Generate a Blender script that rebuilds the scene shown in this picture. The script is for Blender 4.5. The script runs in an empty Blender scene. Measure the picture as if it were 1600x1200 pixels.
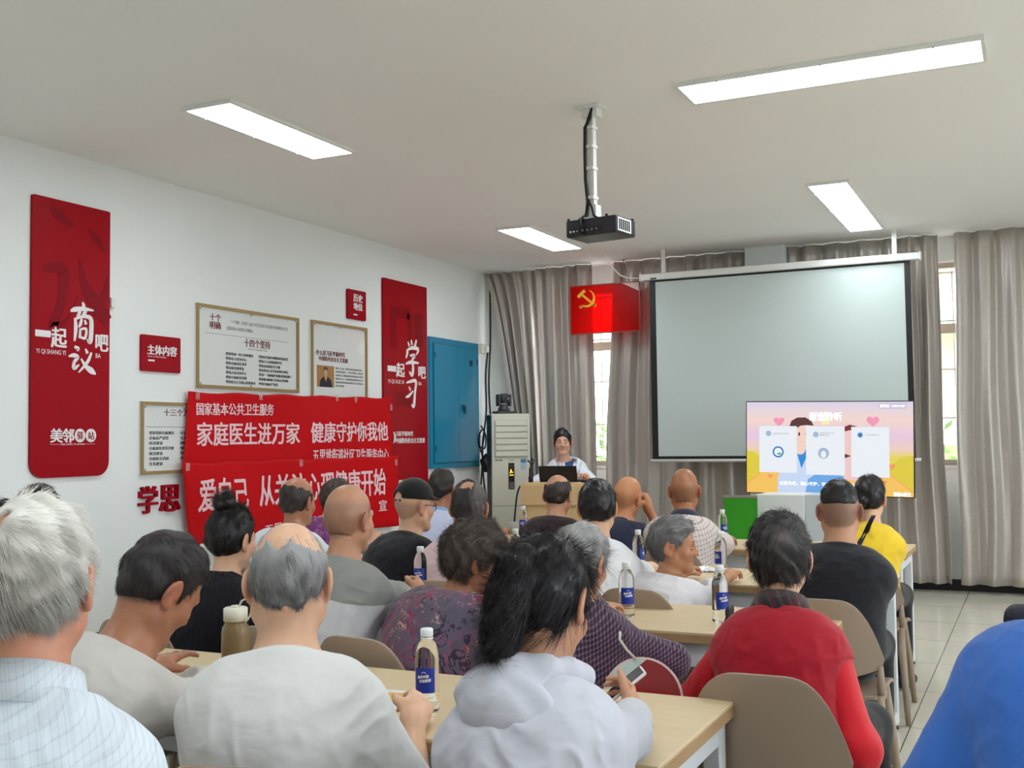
import bpy, bmesh, math, random
import numpy as np
from mathutils import Matrix, Vector, Euler

SC = bpy.context.scene
COL = SC.collection
PI = math.pi

# ------------------------------------------------------------------ camera, world, exposure
cam_d = bpy.data.cameras.new('camera')
cam_d.sensor_fit = 'HORIZONTAL'; cam_d.sensor_width = 36.0
cam_d.lens = 36.0 * 1706.6 / 1600.0
cam_d.clip_start = 0.05; cam_d.clip_end = 200
cam = bpy.data.objects.new('camera', cam_d); COL.objects.link(cam)
def _cam_matrix(yaw, pitch, roll, loc):
    cy, sy, cp, sp = math.cos(yaw), math.sin(yaw), math.cos(pitch), math.sin(pitch)
    fwd = Vector((sy*cp, cy*cp, sp)); right = Vector((cy, -sy, 0)); down = fwd.cross(right)
    r = right*math.cos(roll) + down*math.sin(roll)
    d = -right*math.sin(roll) + down*math.cos(roll)
    m = Matrix((r, -d, -fwd)).transposed().to_4x4()
    m.translation = Vector(loc)
    return m
cam.matrix_world = _cam_matrix(-0.448140, 0.050993, 0.012744, (0, 0, 1.4))
SC.camera = cam

world = bpy.data.worlds.new('world'); SC.world = world
world.use_nodes = True
_bg = world.node_tree.nodes['Background']
_bg.inputs[0].default_value = (0.86, 0.93, 1.0, 1); _bg.inputs[1].default_value = 8.0
SC.view_settings.view_transform = 'Standard'
SC.view_settings.look = 'None'
SC.view_settings.gamma = 1.0
SC.view_settings.exposure = 0.30
SC.view_settings.use_curve_mapping = False
LAMP = 14.0          # strength of the ceiling light diffusers

# ------------------------------------------------------------------ helpers
def lin(c):
    return tuple((x/12.92 if x <= 0.04045 else ((x+0.055)/1.055)**2.4) for x in [v/255.0 for v in c])

_M = {}
def mat(name, rgb=(128, 128, 128), rough=0.6, metal=0.0, spec=0.5, var=0.0, vscale=20, bump=0.0, bscale=60,
        emit=0.0, ecol=None, sheen=0.0, trans=0.0, ior=1.45, coat=0.0, stretch=None, sss=0.0):
    if name in _M: return _M[name]
    m = bpy.data.materials.new(name); m.use_nodes = True
    nt = m.node_tree; b = nt.nodes['Principled BSDF']
    c = lin(rgb)
    b.inputs['Base Color'].default_value = (*c, 1)
    b.inputs['Roughness'].default_value = rough; b.inputs['Metallic'].default_value = metal
    b.inputs['Specular IOR Level'].default_value = spec; b.inputs['IOR'].default_value = ior
    b.inputs['Sheen Weight'].default_value = sheen
    b.inputs['Transmission Weight'].default_value = trans
    b.inputs['Coat Weight'].default_value = coat
    if sss:
        b.inputs['Subsurface Weight'].default_value = sss
        b.inputs['Subsurface Radius'].default_value = (0.012, 0.005, 0.003)
        b.inputs['Subsurface Scale'].default_value = 1.0
    if emit:
        if emit < 3: b.inputs['Base Color'].default_value = (.02, .02, .02, 1)
        b.inputs['Emission Color'].default_value = (*lin(ecol or rgb), 1)
        b.inputs['Emission Strength'].default_value = emit
    if var or bump:
        tc = nt.nodes.new('ShaderNodeTexCoord')
        src = tc.outputs['Object']
        if stretch:
            mp = nt.nodes.new('ShaderNodeMapping'); mp.inputs['Scale'].default_value = stretch
            nt.links.new(src, mp.inputs['Vector']); src = mp.outputs['Vector']
        if var:
            n = nt.nodes.new('ShaderNodeTexNoise'); n.inputs['Scale'].default_value = vscale; n.inputs['Detail'].default_value = 4
            nt.links.new(src, n.inputs['Vector'])
            mx = nt.nodes.new('ShaderNodeMix'); mx.data_type = 'RGBA'
            nt.links.new(n.outputs['Fac'], mx.inputs['Factor'])
            mx.inputs['A'].default_value = (*[max(0, v*(1-var)) for v in c], 1)
            mx.inputs['B'].default_value = (*[min(1, v*(1+var)) for v in c], 1)
            nt.links.new(mx.outputs['Result'], b.inputs['Base Color'])
        if bump:
            n2 = nt.nodes.new('ShaderNodeTexNoise'); n2.inputs['Scale'].default_value = bscale; n2.inputs['Detail'].default_value = 3
            nt.links.new(src, n2.inputs['Vector'])
            bp = nt.nodes.new('ShaderNodeBump'); bp.inputs['Strength'].default_value = bump; bp.inputs['Distance'].default_value = 0.01
            nt.links.new(n2.outputs['Fac'], bp.inputs['Height'])
            nt.links.new(bp.outputs['Normal'], b.inputs['Normal'])
    _M[name] = m
    return m

class MB:
    """collects simple solids into one mesh"""
    def __init__(s): s.v = []; s.f = []; s.sm = []
    def add(s, vs, fs, smooth=False):
        o = len(s.v); s.v += [tuple(map(float, p)) for p in vs]
        s.f += [tuple(i+o for i in f) for f in fs]; s.sm += [smooth]*len(fs); return s
    def box(s, x0, x1, y0, y1, z0, z1):
        vs = [(x, y, z) for x in (x0, x1) for y in (y0, y1) for z in (z0, z1)]
        return s.add(vs, [(0,1,3,2),(4,6,7,5),(0,4,5,1),(2,3,7,6),(0,2,6,4),(1,5,7,3)])
    def rbox(s, x0, x1, y0, y1, z0, z1, r=0.005, seg=2):
        """box with rounded edges"""
        bm = bmesh.new(); bmesh.ops.create_cube(bm, size=1)
        for v in bm.verts:
            v.co = Vector(((x0+x1)/2+v.co.x*(x1-x0), (y0+y1)/2+v.co.y*(y1-y0), (z0+z1)/2+v.co.z*(z1-z0)))
        bmesh.ops.bevel(bm, geom=bm.edges[:], offset=r, segments=seg, affect='EDGES', profile=0.5)
        return s.bm(bm)
    def bm(s, bm, smooth=False):
        bm.verts.index_update()
        s.add([v.co[:] for v in bm.verts], [[v.index for v in f.verts] for f in bm.faces], smooth); bm.free(); return s
    def tube(s, pts, r, n=8, smooth=True, caps=True):
        pts = [Vector(p) for p in pts]; rr = r if hasattr(r, '__len__') else [r]*len(pts)
        vs = []; fs = []; up = Vector((0.13, 0.21, 1)).normalized()
        for i, p in enumerate(pts):
            t = (pts[min(i+1, len(pts)-1)]-pts[max(i-1, 0)])
            t = t.normalized() if t.length > 1e-9 else Vector((0, 0, 1))
            a = t.cross(up)
            if a.length < 0.05: a = t.cross(Vector((1, 0, 0)))
            a.normalize(); b = t.cross(a)
            up = (a.cross(t)).normalized() if False else up
            for k in range(n):
                w = 2*PI*k/n; vs.append(p + (a*math.cos(w)+b*math.sin(w))*rr[i])
        for i in range(len(pts)-1):
            for k in range(n):
                fs.append((i*n+k, i*n+(k+1)%n, (i+1)*n+(k+1)%n, (i+1)*n+k))
        if caps:
            fs.append(tuple(range(n))[::-1]); fs.append(tuple((len(pts)-1)*n+k for k in range(n)))
        return s.add(vs, fs, smooth)
    def lathe(s, prof, n=24, cx=0, cy=0, cz=0, smooth=True, a0=0, a1=2*PI):
        vs = []; fs = []; full = abs(a1-a0-2*PI) < 1e-6; m = n if full else n+1
        for r, z in prof:
            for k in range(m):
                w = a0+(a1-a0)*k/n; vs.append((cx+r*math.cos(w), cy+r*math.sin(w), cz+z))
        for i in range(len(prof)-1):
            for k in range(n):
                k2 = (k+1) % m
                fs.append((i*m+k, i*m+k2, (i+1)*m+k2, (i+1)*m+k))
        return s.add(vs, fs, smooth)
    def prism(s, outline, z0, z1):
        n = len(outline)
        vs = [(x, y, z0) for x, y in outline]+[(x, y, z1) for x, y in outline]
        fs = [tuple(range(n))[::-1], tuple(range(n, 2*n))]+[(i, (i+1) % n, n+(i+1) % n, n+i) for i in range(n)]
        return s.add(vs, fs)
    def disc(s, cx, cy, r, z0, z1, n=28, ry=None):
        ry = ry or r
        return s.prism([(cx+r*math.cos(2*PI*k/n), cy+ry*math.sin(2*PI*k/n)) for k in range(n)], z0, z1)
    def xf(s, M, start=0):
        for i in range(start, len(s.v)):
            s.v[i] = tuple(M @ Vector(s.v[i]))
        return s
    def build(s, name, m, parent=None, kind=None, label=None):
        me = bpy.data.meshes.new(name); me.from_pydata(s.v, [], s.f); me.validate(); 
        me.polygons.foreach_set('use_smooth', s.sm[:len(me.polygons)] if len(s.sm) == len(me.polygons) else [False]*len(me.polygons))
        me.materials.append(m); me.update()
        o = bpy.data.objects.new(name, me); COL.objects.link(o)
        if parent is not None: o.parent = parent
        if kind: o['kind'] = kind
        if label: o['label'] = label
        return o

def tag(o, label, cat, group=None, kind=None):
    o['label'] = label; o['category'] = cat
    if group: o['group'] = group
    if kind: o['kind'] = kind
    return o
def thing(name, label, cat, loc=(0, 0, 0), rotz=0.0, group=None):
    o = bpy.data.objects.new(name, None); COL.objects.link(o); o.empty_display_size = 0.1
    o.location = loc; o.rotation_euler = (0, 0, rotz)
    return tag(o, label, cat, group)
def wall_thing(name, label, cat, side, u=0.0, v=0.0, out=0.0, group=None):
    """an Empty whose x runs along the wall, y up, z out of the wall"""
    o = thing(name, label, cat, group=group)
    if side == 'left':
        o.matrix_world = Matrix(((0, 0, 1, -5.35+out), (1, 0, 0, u), (0, 1, 0, v), (0, 0, 0, 1)))
    else:
        o.matrix_world = Matrix(((1, 0, 0, u), (0, 0, -1, side-out), (0, 1, 0, v), (0, 0, 0, 1)))
    return o
def dup(root, loc, rotz, label=None):
    r = root.copy(); COL.objects.link(r); r.location = loc; r.rotation_euler = (0, 0, rotz)
    if label: r['label'] = label
    for ch in list(root.children):
        c = ch.copy(); COL.objects.link(c); c.parent = r
        for g in ch.children:
            d = g.copy(); COL.objects.link(d); d.parent = c
    return r
def rrect(x0, x1, y0, y1, r, n=6):
    """rounded rectangle outline; r = radius or (bl, br, tr, tl)"""
    rs = r if hasattr(r, '__len__') else (r,)*4
    out = []
    for (cx, cy, a, q) in ((x0, y0, PI, rs[0]), (x1, y0, 1.5*PI, rs[1]), (x1, y1, 0, rs[2]), (x0, y1, 0.5*PI, rs[3])):
        sx = 1 if cx == x0 else -1; sy = 1 if cy == y0 else -1
        if q <= 0: out.append((cx, cy)); continue
        for k in range(n+1):
            w = a+0.5*PI*k/n
            out.append((cx+sx*q+q*math.cos(w), cy+sy*q+q*math.sin(w)))
    return out

_TXT = {}
def glyphs(s, bold=0.0):
    """outline of a string from the built-in font as flat triangles fitted to the unit box"""
    key = (s, bold)
    if key in _TXT: return _TXT[key]
    c = bpy.data.curves.new('lettering_source', 'FONT'); c.body = s; c.size = 1; c.resolution_u = 2
    o = bpy.data.objects.new('lettering_source', c); COL.objects.link(o)
    dg = bpy.context.evaluated_depsgraph_get()
    me = o.evaluated_get(dg).to_mesh()
    vs = [(v.co.x, v.co.y) for v in me.vertices]; fs = [tuple(p.vertices) for p in me.polygons]
    o.evaluated_get(dg).to_mesh_clear()
    bpy.data.objects.remove(o); bpy.data.curves.remove(c)
    if vs:
        x0 = min(v[0] for v in vs); x1 = max(v[0] for v in vs); y0 = min(v[1] for v in vs); y1 = max(v[1] for v in vs)
        vs = [((x-x0)/max(x1-x0, 1e-6), (y-y0)/max(y1-y0, 1e-6)) for x, y in vs]
        if not bold: vs = [(x, y, 0) for x, y in vs]
        else:
            bold *= .62; W, H = max(x1-x0, 1e-6), max(y1-y0, 1e-6); n = len(vs); V2 = []; F2 = []
            for k, (dx, dy) in enumerate(((0, 0), (1, .7), (-1, .7), (1, -.7), (-1, -.7), (1.5, 0), (-1.5, 0))):
                V2 += [(x+dx*bold/W, y+dy*bold/H, k) for x, y in vs]; F2 += [tuple(i+k*n for i in f) for f in fs]
            vs, fs = V2, F2
    _TXT[key] = (vs, fs)
    return vs, fs
def put_text(mb, s, x0, x1, y0, y1, z, bold=0.0, fn=None, skew=0.0, th=0.0012):
    vs, fs = glyphs(s, bold)
    P = []
    for a, b, k in vs:
        x = x0+(x1-x0)*a; y = y0+(y1-y0)*b + skew*(x-x0)
        P.append((x, y, k*.00025))
    n = len(P)
    top = [(x, y, z+th+q+(fn(x, y) if fn else 0)) for x, y, q in P]
    mb.add(top, fs)
    # rim: boundary edges of the faces become thin sides
    cnt = {}
    for f in fs:
        for i in range(len(f)):
            e = (f[i], f[(i+1) % len(f)]); cnt[e] = 1
    rim = [e for e in cnt if (e[1], e[0]) not in cnt]
    base = [(x, y, z+(fn(x, y) if fn else 0)) for x, y, q in P]
    mb.add(top+base, [(a, n+a, n+b, b) for a, b in rim])
    return mb
_sk = [0]
def stroke(mb, pts, box, z, wmul=1.0, th=0.002):
    """a brush stroke of varying width through (x, y, width) points of the unit box"""
    _sk[0] = (_sk[0]+1) % 9; th = th+_sk[0]*.00022
    x0, x1, y0, y1 = box; sx = x1-x0; sy = y1-y0; sw = 0.5*(abs(sx)+abs(sy))*wmul
    P = [(x0+a*sx, y0+b*sy, w*sw) for a, b, w in pts]
    Q = []
    for i in range(len(P)-1):
        p0 = P[max(i-1, 0)]; p1 = P[i]; p2 = P[i+1]; p3 = P[min(i+2, len(P)-1)]
        for k in range(6):
            t = k/6.0
            Q.append(tuple(0.5*((2*p1[j])+(-p0[j]+p2[j])*t+(2*p0[j]-5*p1[j]+4*p2[j]-p3[j])*t*t+(-p0[j]+3*p1[j]-3*p2[j]+p3[j])*t**3) for j in range(3)))
    Q.append(P[-1])
    L = []; R = []
    for i, q in enumerate(Q):
        a = Q[max(i-1, 0)]; b = Q[min(i+1, len(Q)-1)]
        dx, dy = b[0]-a[0], b[1]-a[1]; l = math.hypot(dx, dy) or 1
        w = max(q[2], 0.0005)/2
        L.append((q[0]-dy/l*w, q[1]+dx/l*w)); R.append((q[0]+dy/l*w, q[1]-dx/l*w))
    n = len(Q); vs = [(x, y, z+th) for x, y in L+R]+[(x, y, z) for x, y in L+R]
    fs = [(i, n+i, n+i+1, i+1) for i in range(n-1)]
    fs += [(i, i+1, 2*n+i+1, 2*n+i) for i in range(n-1)]+[(n+i+1, n+i, 3*n+i, 3*n+i+1) for i in range(n-1)]
    mb.add(vs, fs)
    return mb
# ------------------------------------------------------------------ materials
M_WALL = mat('white_wall_paint', (241, 244, 243), 0.75, var=0.02, vscale=3, bump=0.03, bscale=120)
M_CEIL = mat('ceiling_paint', (247, 245, 243), 0.85, var=0.02, vscale=1.2)
M_WHITE = mat('white_plastic', (232, 232, 228), 0.4)
M_RED = mat('red_acrylic', (160, 0, 22), 0.32, spec=.2)
M_RED2 = mat('dark_red_print', (136, 0, 22), 0.34, spec=.2)
M_LETTER = mat('white_lettering', (240, 238, 238), 0.5)
M_BLACK = mat('black_plastic', (22, 22, 24), 0.45)
M_BLACKC = mat('black_cable', (16, 16, 18), 0.5)
M_STEEL = mat('steel', (180, 182, 184), 0.3, metal=1.0)
M_TAN = mat('brass_frame', (168, 140, 92), 0.4, metal=0.35)
M_PAPER = mat('poster_paper', (232, 234, 232), 0.6, var=0.02, vscale=6)
M_TXTRED = mat('dark_red_ink', (120, 30, 40), 0.6)
M_TXTDK = mat('dark_grey_ink', (70, 70, 74), 0.6)
M_TXTLT = mat('grey_ink', (140, 138, 138), 0.6)
M_ALU = mat('window_frame_beige', (186, 176, 160), 0.4, metal=0.2)
M_WOOD = None

def wood_mat(name, a, b, scale=(1.2, 14, 14)):
    m = bpy.data.materials.new(name); m.use_nodes = True; nt = m.node_tree; p = nt.nodes['Principled BSDF']
    tc = nt.nodes.new('ShaderNodeTexCoord'); mp = nt.nodes.new('ShaderNodeMapping'); mp.inputs['Scale'].default_value = scale
    n = nt.nodes.new('ShaderNodeTexNoise'); n.inputs['Scale'].default_value = 4; n.inputs['Detail'].default_value = 5; n.inputs['Distortion'].default_value = 0.6
    mx = nt.nodes.new('ShaderNodeMix'); mx.data_type = 'RGBA'
    mx.inputs['A'].default_value = (*lin(a), 1); mx.inputs['B'].default_value = (*lin(b), 1)
    nt.links.new(tc.outputs['Object'], mp.inputs['Vector']); nt.links.new(mp.outputs['Vector'], n.inputs['Vector'])
    nt.links.new(n.outputs['Fac'], mx.inputs['Factor']); nt.links.new(mx.outputs['Result'], p.inputs['Base Color'])
    p.inputs['Roughness'].default_value = 0.42
    return m
M_TOP = wood_mat('light_oak_laminate', (210, 186, 146), (222, 200, 162))
M_EDGE = wood_mat('oak_edge_band', (172, 138, 98), (186, 152, 112))
M_PODIUM = wood_mat('podium_wood', (208, 174, 124), (220, 190, 142), (14, 14, 1.2))

# floor: glossy cream tiles with thin joints
def floor_mat():
    m = bpy.data.materials.new('cream_porcelain_tile'); m.use_nodes = True; nt = m.node_tree; p = nt.nodes['Principled BSDF']
    tc = nt.nodes.new('ShaderNodeTexCoord'); mp = nt.nodes.new('ShaderNodeMapping')
    mp.inputs['Location'].default_value = (0.6, 0.0, 0)
    br = nt.nodes.new('ShaderNodeTexBrick'); br.offset = 0.0; br.squash = 1.0
    br.inputs['Scale'].default_value = 1.0; br.inputs['Brick Width'].default_value = 0.8; br.inputs['Row Height'].default_value = 0.8
    br.inputs['Mortar Size'].default_value = 0.003; br.inputs['Mortar Smooth'].default_value = 0.1
    br.inputs['Color1'].default_value = (*lin((232, 227, 208)), 1); br.inputs['Color2'].default_value = (*lin((238, 232, 214)), 1)
    br.inputs['Mortar'].default_value = (*lin((120, 112, 96)), 1)
    n = nt.nodes.new('ShaderNodeTexNoise'); n.inputs['Scale'].default_value = 5; n.inputs['Detail'].default_value = 8
    mx = nt.nodes.new('ShaderNodeMix'); mx.data_type = 'RGBA'; mx.blend_type = 'MULTIPLY'; mx.inputs['Factor'].default_value = 0.18
    nt.links.new(tc.outputs['Object'], mp.inputs['Vector']); nt.links.new(mp.outputs['Vector'], br.inputs['Vector'])
    nt.links.new(tc.outputs['Object'], n.inputs['Vector'])
    nt.links.new(br.outputs['Color'], mx.inputs['A']); nt.links.new(n.outputs['Color'], mx.inputs['B'])
    nt.links.new(mx.outputs['Result'], p.inputs['Base Color']); p.inputs['Roughness'].default_value = 0.09
    return m

# ------------------------------------------------------------------ the shell of the room
XR, YB, YF, ZC = 3.2, -2.2, 10.62, 3.2
def struct(name, mb, m, parent=None): return mb.build(name, m, parent, kind='structure')
struct('floor', MB().box(-5.6, XR+.2, YB-.2, YF+.25, -0.12, 0), floor_mat())
struct('ceiling', MB().box(-5.6, XR+.2, YB-.2, YF+.25, ZC, ZC+0.12), M_CEIL)
struct('wall_left', MB().box(-5.6, -5.35, YB-.2, YF+.25, 0, ZC), M_WALL)
w = MB(); ys = YB-.2
RW = [(-.4, 1.1), (2.8, 4.3), (6.0, 7.5)]
for (a, b) in RW:
    w.box(XR, XR+.2, ys, a, 0, ZC); w.box(XR, XR+.2, a, b, 0, .95); w.box(XR, XR+.2, a, b, 2.75, ZC); ys = b
w.box(XR, XR+.2, ys, YF+.25, 0, ZC)
struct('wall_right', w, M_WALL)
struct('wall_back', MB().box(-5.35, XR, YB-.2, YB, 0, ZC), M_WALL)
# front wall with three window openings
WIN = [(-5.0, -2.75, 1.12, 2.97), (-1.95, -0.25, 1.12, 2.97), (0.5, 2.6, 1.12, 2.97)]
w = MB(); xs = -5.35
for (a, b, z0, z1) in WIN:
    w.box(xs, a, YF, YF+.22, 0, ZC); w.box(a, b, YF, YF+.22, 0, z0); w.box(a, b, YF, YF+.22, z1, ZC); xs = b
w.box(xs, XR, YF, YF+.22, 0, ZC)
struct('wall_front', w, M_WALL)
struct('pillar', MB().box(-2.47, -2.09, 10.30, YF, 0, ZC), M_WALL)
struct('baseboard_front', MB().box(-5.35, -2.47, YF-.02, YF, 0, .1).box(-2.09, XR, YF-.02, YF, 0, .1), M_BLACK)
M_GLASS = bpy.data.materials.new('window_glass'); M_GLASS.use_nodes = True
_nt = M_GLASS.node_tree; _nt.nodes.remove(_nt.nodes['Principled BSDF'])
_t = _nt.nodes.new('ShaderNodeBsdfTransparent'); _g = _nt.nodes.new('ShaderNodeBsdfGlossy'); _x = _nt.nodes.new('ShaderNodeMixShader')
_g.inputs['Roughness'].default_value = 0.02; _x.inputs[0].default_value = 0.06
_nt.links.new(_t.outputs[0], _x.inputs[1]); _nt.links.new(_g.outputs[0], _x.inputs[2]); _nt.links.new(_x.outputs[0], _nt.nodes['Material Output'].inputs[0])
for i, (a, b, z0, z1) in enumerate(WIN):
    f = MB(); y0, y1 = YF+.06, YF+.12; t = .05
    f.box(a, b, y0, y1, z0, z0+t).box(a, b, y0, y1, z1-t, z1).box(a, a+t, y0, y1, z0, z1).box(b-t, b, y0, y1, z0, z1)
    f.box(a, b, y0, y1, 2.32, 2.41)
    for k in (1, 2):
        x = a+(b-a)*k/3
        f.box(x-.03, x+.03, y0, y1, z0, 2.33)
    o = struct('window_%d' % (i+1), f, M_ALU)
    g = MB().box(a+.03, b-.03, YF+.085, YF+.09, z0+.03, z1-.03)
    struct('pane', g, M_GLASS, o)
    s = MB().box(a, b, YF-.01, YF+.06, z0-.03, z0)
    struct('window_sill', s, M_WHITE, o)

for i, (a, b) in enumerate(RW):
    f = MB(); x0, x1 = XR+.06, XR+.12; t = .05
    f.box(x0, x1, a, b, .95, 1.0).box(x0, x1, a, b, 2.70, 2.75).box(x0, x1, a, a+t, 1.0, 2.7).box(x0, x1, b-t, b, 1.0, 2.7).box(x0, x1, (a+b)/2-.03, (a+b)/2+.03, 1.0, 2.7)
    o = struct('window_%d' % (i+4), f, M_ALU)
    struct('pane', MB().box(XR+.085, XR+.09, a+.03, b-.03, .98, 2.72), M_GLASS, o)
# outside: security bars, yellow pole, the block across the street, greenery
for i, (a, b, z0, z1) in enumerate(WIN[:2]):
    q = MB()
    n = int((b-a)/.14)
    for k in range(n+1):
        x = a+(b-a)*k/n; q.tube([(x, 10.855, 1.0), (x, 10.855, 3.0)], .007, 6)
    for z in (1.1, 1.55, 2.0, 2.45, 2.9): q.box(a-.05, b+.05, 10.838, 10.862, z-.008, z+.008)
    o = q.build('window_bars', mat('galvanised_bars', (190, 190, 186), .5))
    tag(o, ['white security grille outside the window behind the party flag', 'security grille outside the window right of the projection screen'][i], 'window grille', kind=None)
o = MB().tube([(-4.22, 11.6, 0), (-4.22, 11.6, 3.6)], .035, 10).build('yellow_pole', mat('yellow_paint', (226, 186, 70), .5))
tag(o, 'yellow metal pole seen through the window gap under the flag', 'pole')
bld = thing('apartment_building', 'pale building with orange walls seen through the right window gap', 'building', (0, 20, 0))
MB().box(-4.2, 10, 0, 2, -4, 12).build('wall', mat('pale_orange_render', (226, 176, 140), .8, var=.06, vscale=.6), bld)
for k in range(6):
    MB().rbox(-4.2, 10, -.9, 0, -2.6+k*1.9, -2.0+k*1.9, .03).build('balcony_slab', mat('cream_render', (236, 232, 222), .8), bld)
for k in range(5):
    x = -2.9+k*2.5
    for r in range(5): MB().box(x, x+1.2, -.04, .02, -1.7+r*1.9, -.75+r*1.9).build('window', mat('dull_glass', (150, 170, 180), .2), bld)
rs = random.Random(4)
for j, (x, y, z) in enumerate(((-5.4, 14.5, 1.0), (-.9, 15.5, .9))):
    q = MB()
    for k in range(260):
        a = rs.uniform(0, 2*PI); e = rs.uniform(-1, 1); r = rs.uniform(.5, .9)
        c = Vector((math.cos(a)*math.cos(e)*r, math.sin(a)*math.cos(e)*r, math.sin(e)*r*1.1))
        d = Vector((rs.uniform(-1, 1), rs.uniform(-1, 1), rs.uniform(-1, 1))).normalized()*.11; u = d.orthogonal().normalized()*.05
        q.add([c-d, c+u, c+d, c-u], [(0, 1, 2, 3)])
    tr = thing('bush', ['leafy green tree seen through the left window gap', 'green tree outside low in the right window gap'][j], 'tree', (x, y, z))
    q.build('foliage', mat('green_leaves', (104, 140, 70), .6, var=.3, vscale=6), tr)
    MB().tube([(0, 0, -z), (0.03, 0, 0)], [.09, .06], 8).build('trunk', mat('bark', (98, 80, 62), .9), tr)
o = MB().box(-40, 40, -40, 60, -.34, -.14).build('ground_outside', mat('pavement', (170, 168, 160), .9)); o['kind'] = 'structure'

# ------------------------------------------------------------------ ceiling lights
M_DIFF = mat('light_diffuser', (245, 252, 252), .5, emit=LAMP, ecol=(238, 249, 255))
def ceiling_light(x0, x1, y0, y1, label):
    cx, cy = (x0+x1)/2, (y0+y1)/2
    t = thing('ceiling_light', label, 'ceiling light', (cx, cy, ZC), 0, 'ceiling light panels')
    a, b = (x1-x0)/2, (y1-y0)/2; e = .018
    f = MB().box(-a, a, -b, -b+e, -.022, 0).box(-a, a, b-e, b, -.022, 0).box(-a, -a+e, -b+e, b-e, -.022, 0).box(a-e, a, -b+e, b-e, -.022, 0)
    f.build('frame', M_WHITE, t)
    # one long sheet of frosted plastic that sags a little
    n = 16; vs = []; fs = []
    L = b if b > a else a
    for i in range(n+1):
        for j in range(5):
            u = -1+2*i/n; v = -1+2*j/4
            x, y = (v*(a-e), u*(b-e)) if b > a else (u*(a-e), v*(b-e))
            vs.append((x, y, -.006-.008*(1-u*u)*(1-v*v)))
    for i in range(n):
        for j in range(4): fs.append((i*5+j, i*5+j+1, i*5+j+6, i*5+j+5))
    MB().add(vs, fs, True).build('diffuser', M_DIFF, t)
    s = MB()
    for u in (-.7, 0, .7):
        p = (-(a-e*.5), u*b, -.022) if b > a else (u*a, -(b-e*.5), -.022)
        s.disc(p[0], p[1], .005, -.026, -.022, 10)
    s.build('screw', M_STEEL, t)
ceiling_light(-4.07, -3.74, 4.43, 5.60, 'lit rectangular ceiling panel above the posters of the left wall')
ceiling_light(-1.61, -.16, 5.29, 5.63, 'long lit ceiling panel running crossways, nearest and widest of the panels')
ceiling_light(-1.44, -1.14, 7.87, 9.84, 'lit ceiling panel running lengthways above the projection screen')
ceiling_light(-4.10, -3.78, 8.24, 9.45, 'lit ceiling panel left of the hanging projector')
for (x0, x1, y0, y1, l) in ((-4.07, -3.74, .6, 1.8, 'added unseen ceiling panel behind the viewer near the left wall'), (-1.6, -.15, 1.5, 1.83, 'added unseen crossways ceiling panel above the viewer'),  # panels out of view, added for the light they give the room
        (1.5, 1.8, 3.4, 4.9, 'added unseen ceiling panel over the right aisle'), (1.5, 1.8, 7.87, 9.4, 'added unseen ceiling panel at the front right corner'), (1.3, 1.6, -.6, .6, 'added unseen ceiling panel at the back right corner')):
    ceiling_light(x0, x1, y0, y1, l)

# ------------------------------------------------------------------ curtains
def curtain_mat():
    m = bpy.data.materials.new('satin_curtain'); m.use_nodes = True; nt = m.node_tree; p = nt.nodes['Principled BSDF']
    tc = nt.nodes.new('ShaderNodeTexCoord'); mp = nt.nodes.new('ShaderNodeMapping'); mp.inputs['Scale'].default_value = (60, 60, 25)
    n = nt.nodes.new('ShaderNodeTexNoise'); n.inputs['Scale'].default_value = 2.2; n.inputs['Detail'].default_value = 6
    mx = nt.nodes.new('ShaderNodeMix'); mx.data_type = 'RGBA'
    mx.inputs['A'].default_value = (*lin((172, 162, 154)), 1); mx.inputs['B'].default_value = (*lin((208, 200, 192)), 1)
    nt.links.new(tc.outputs['Object'], mp.inputs['Vector']); nt.links.new(mp.outputs['Vector'], n.inputs['Vector'])
    nt.links.new(n.outputs['Fac'], mx.inputs['Factor']); nt.links.new(mx.outputs['Result'], p.inputs['Base Color'])
    p.inputs['Roughness'].default_value = 0.38; p.inputs['Metallic'].default_value = 0.3
    p.inputs['Sheen Weight'].default_value = 0.3; p.inputs['Specular IOR Level'].default_value = 0.7
    bp = nt.nodes.new('ShaderNodeBump'); bp.inputs['Strength'].default_value = 0.25; bp.inputs['Distance'].default_value = 0.004
    nt.links.new(n.outputs['Fac'], bp.inputs['Height']); nt.links.new(bp.outputs['Normal'], p.inputs['Normal'])
    return m
M_CURT = curtain_mat()
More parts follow.
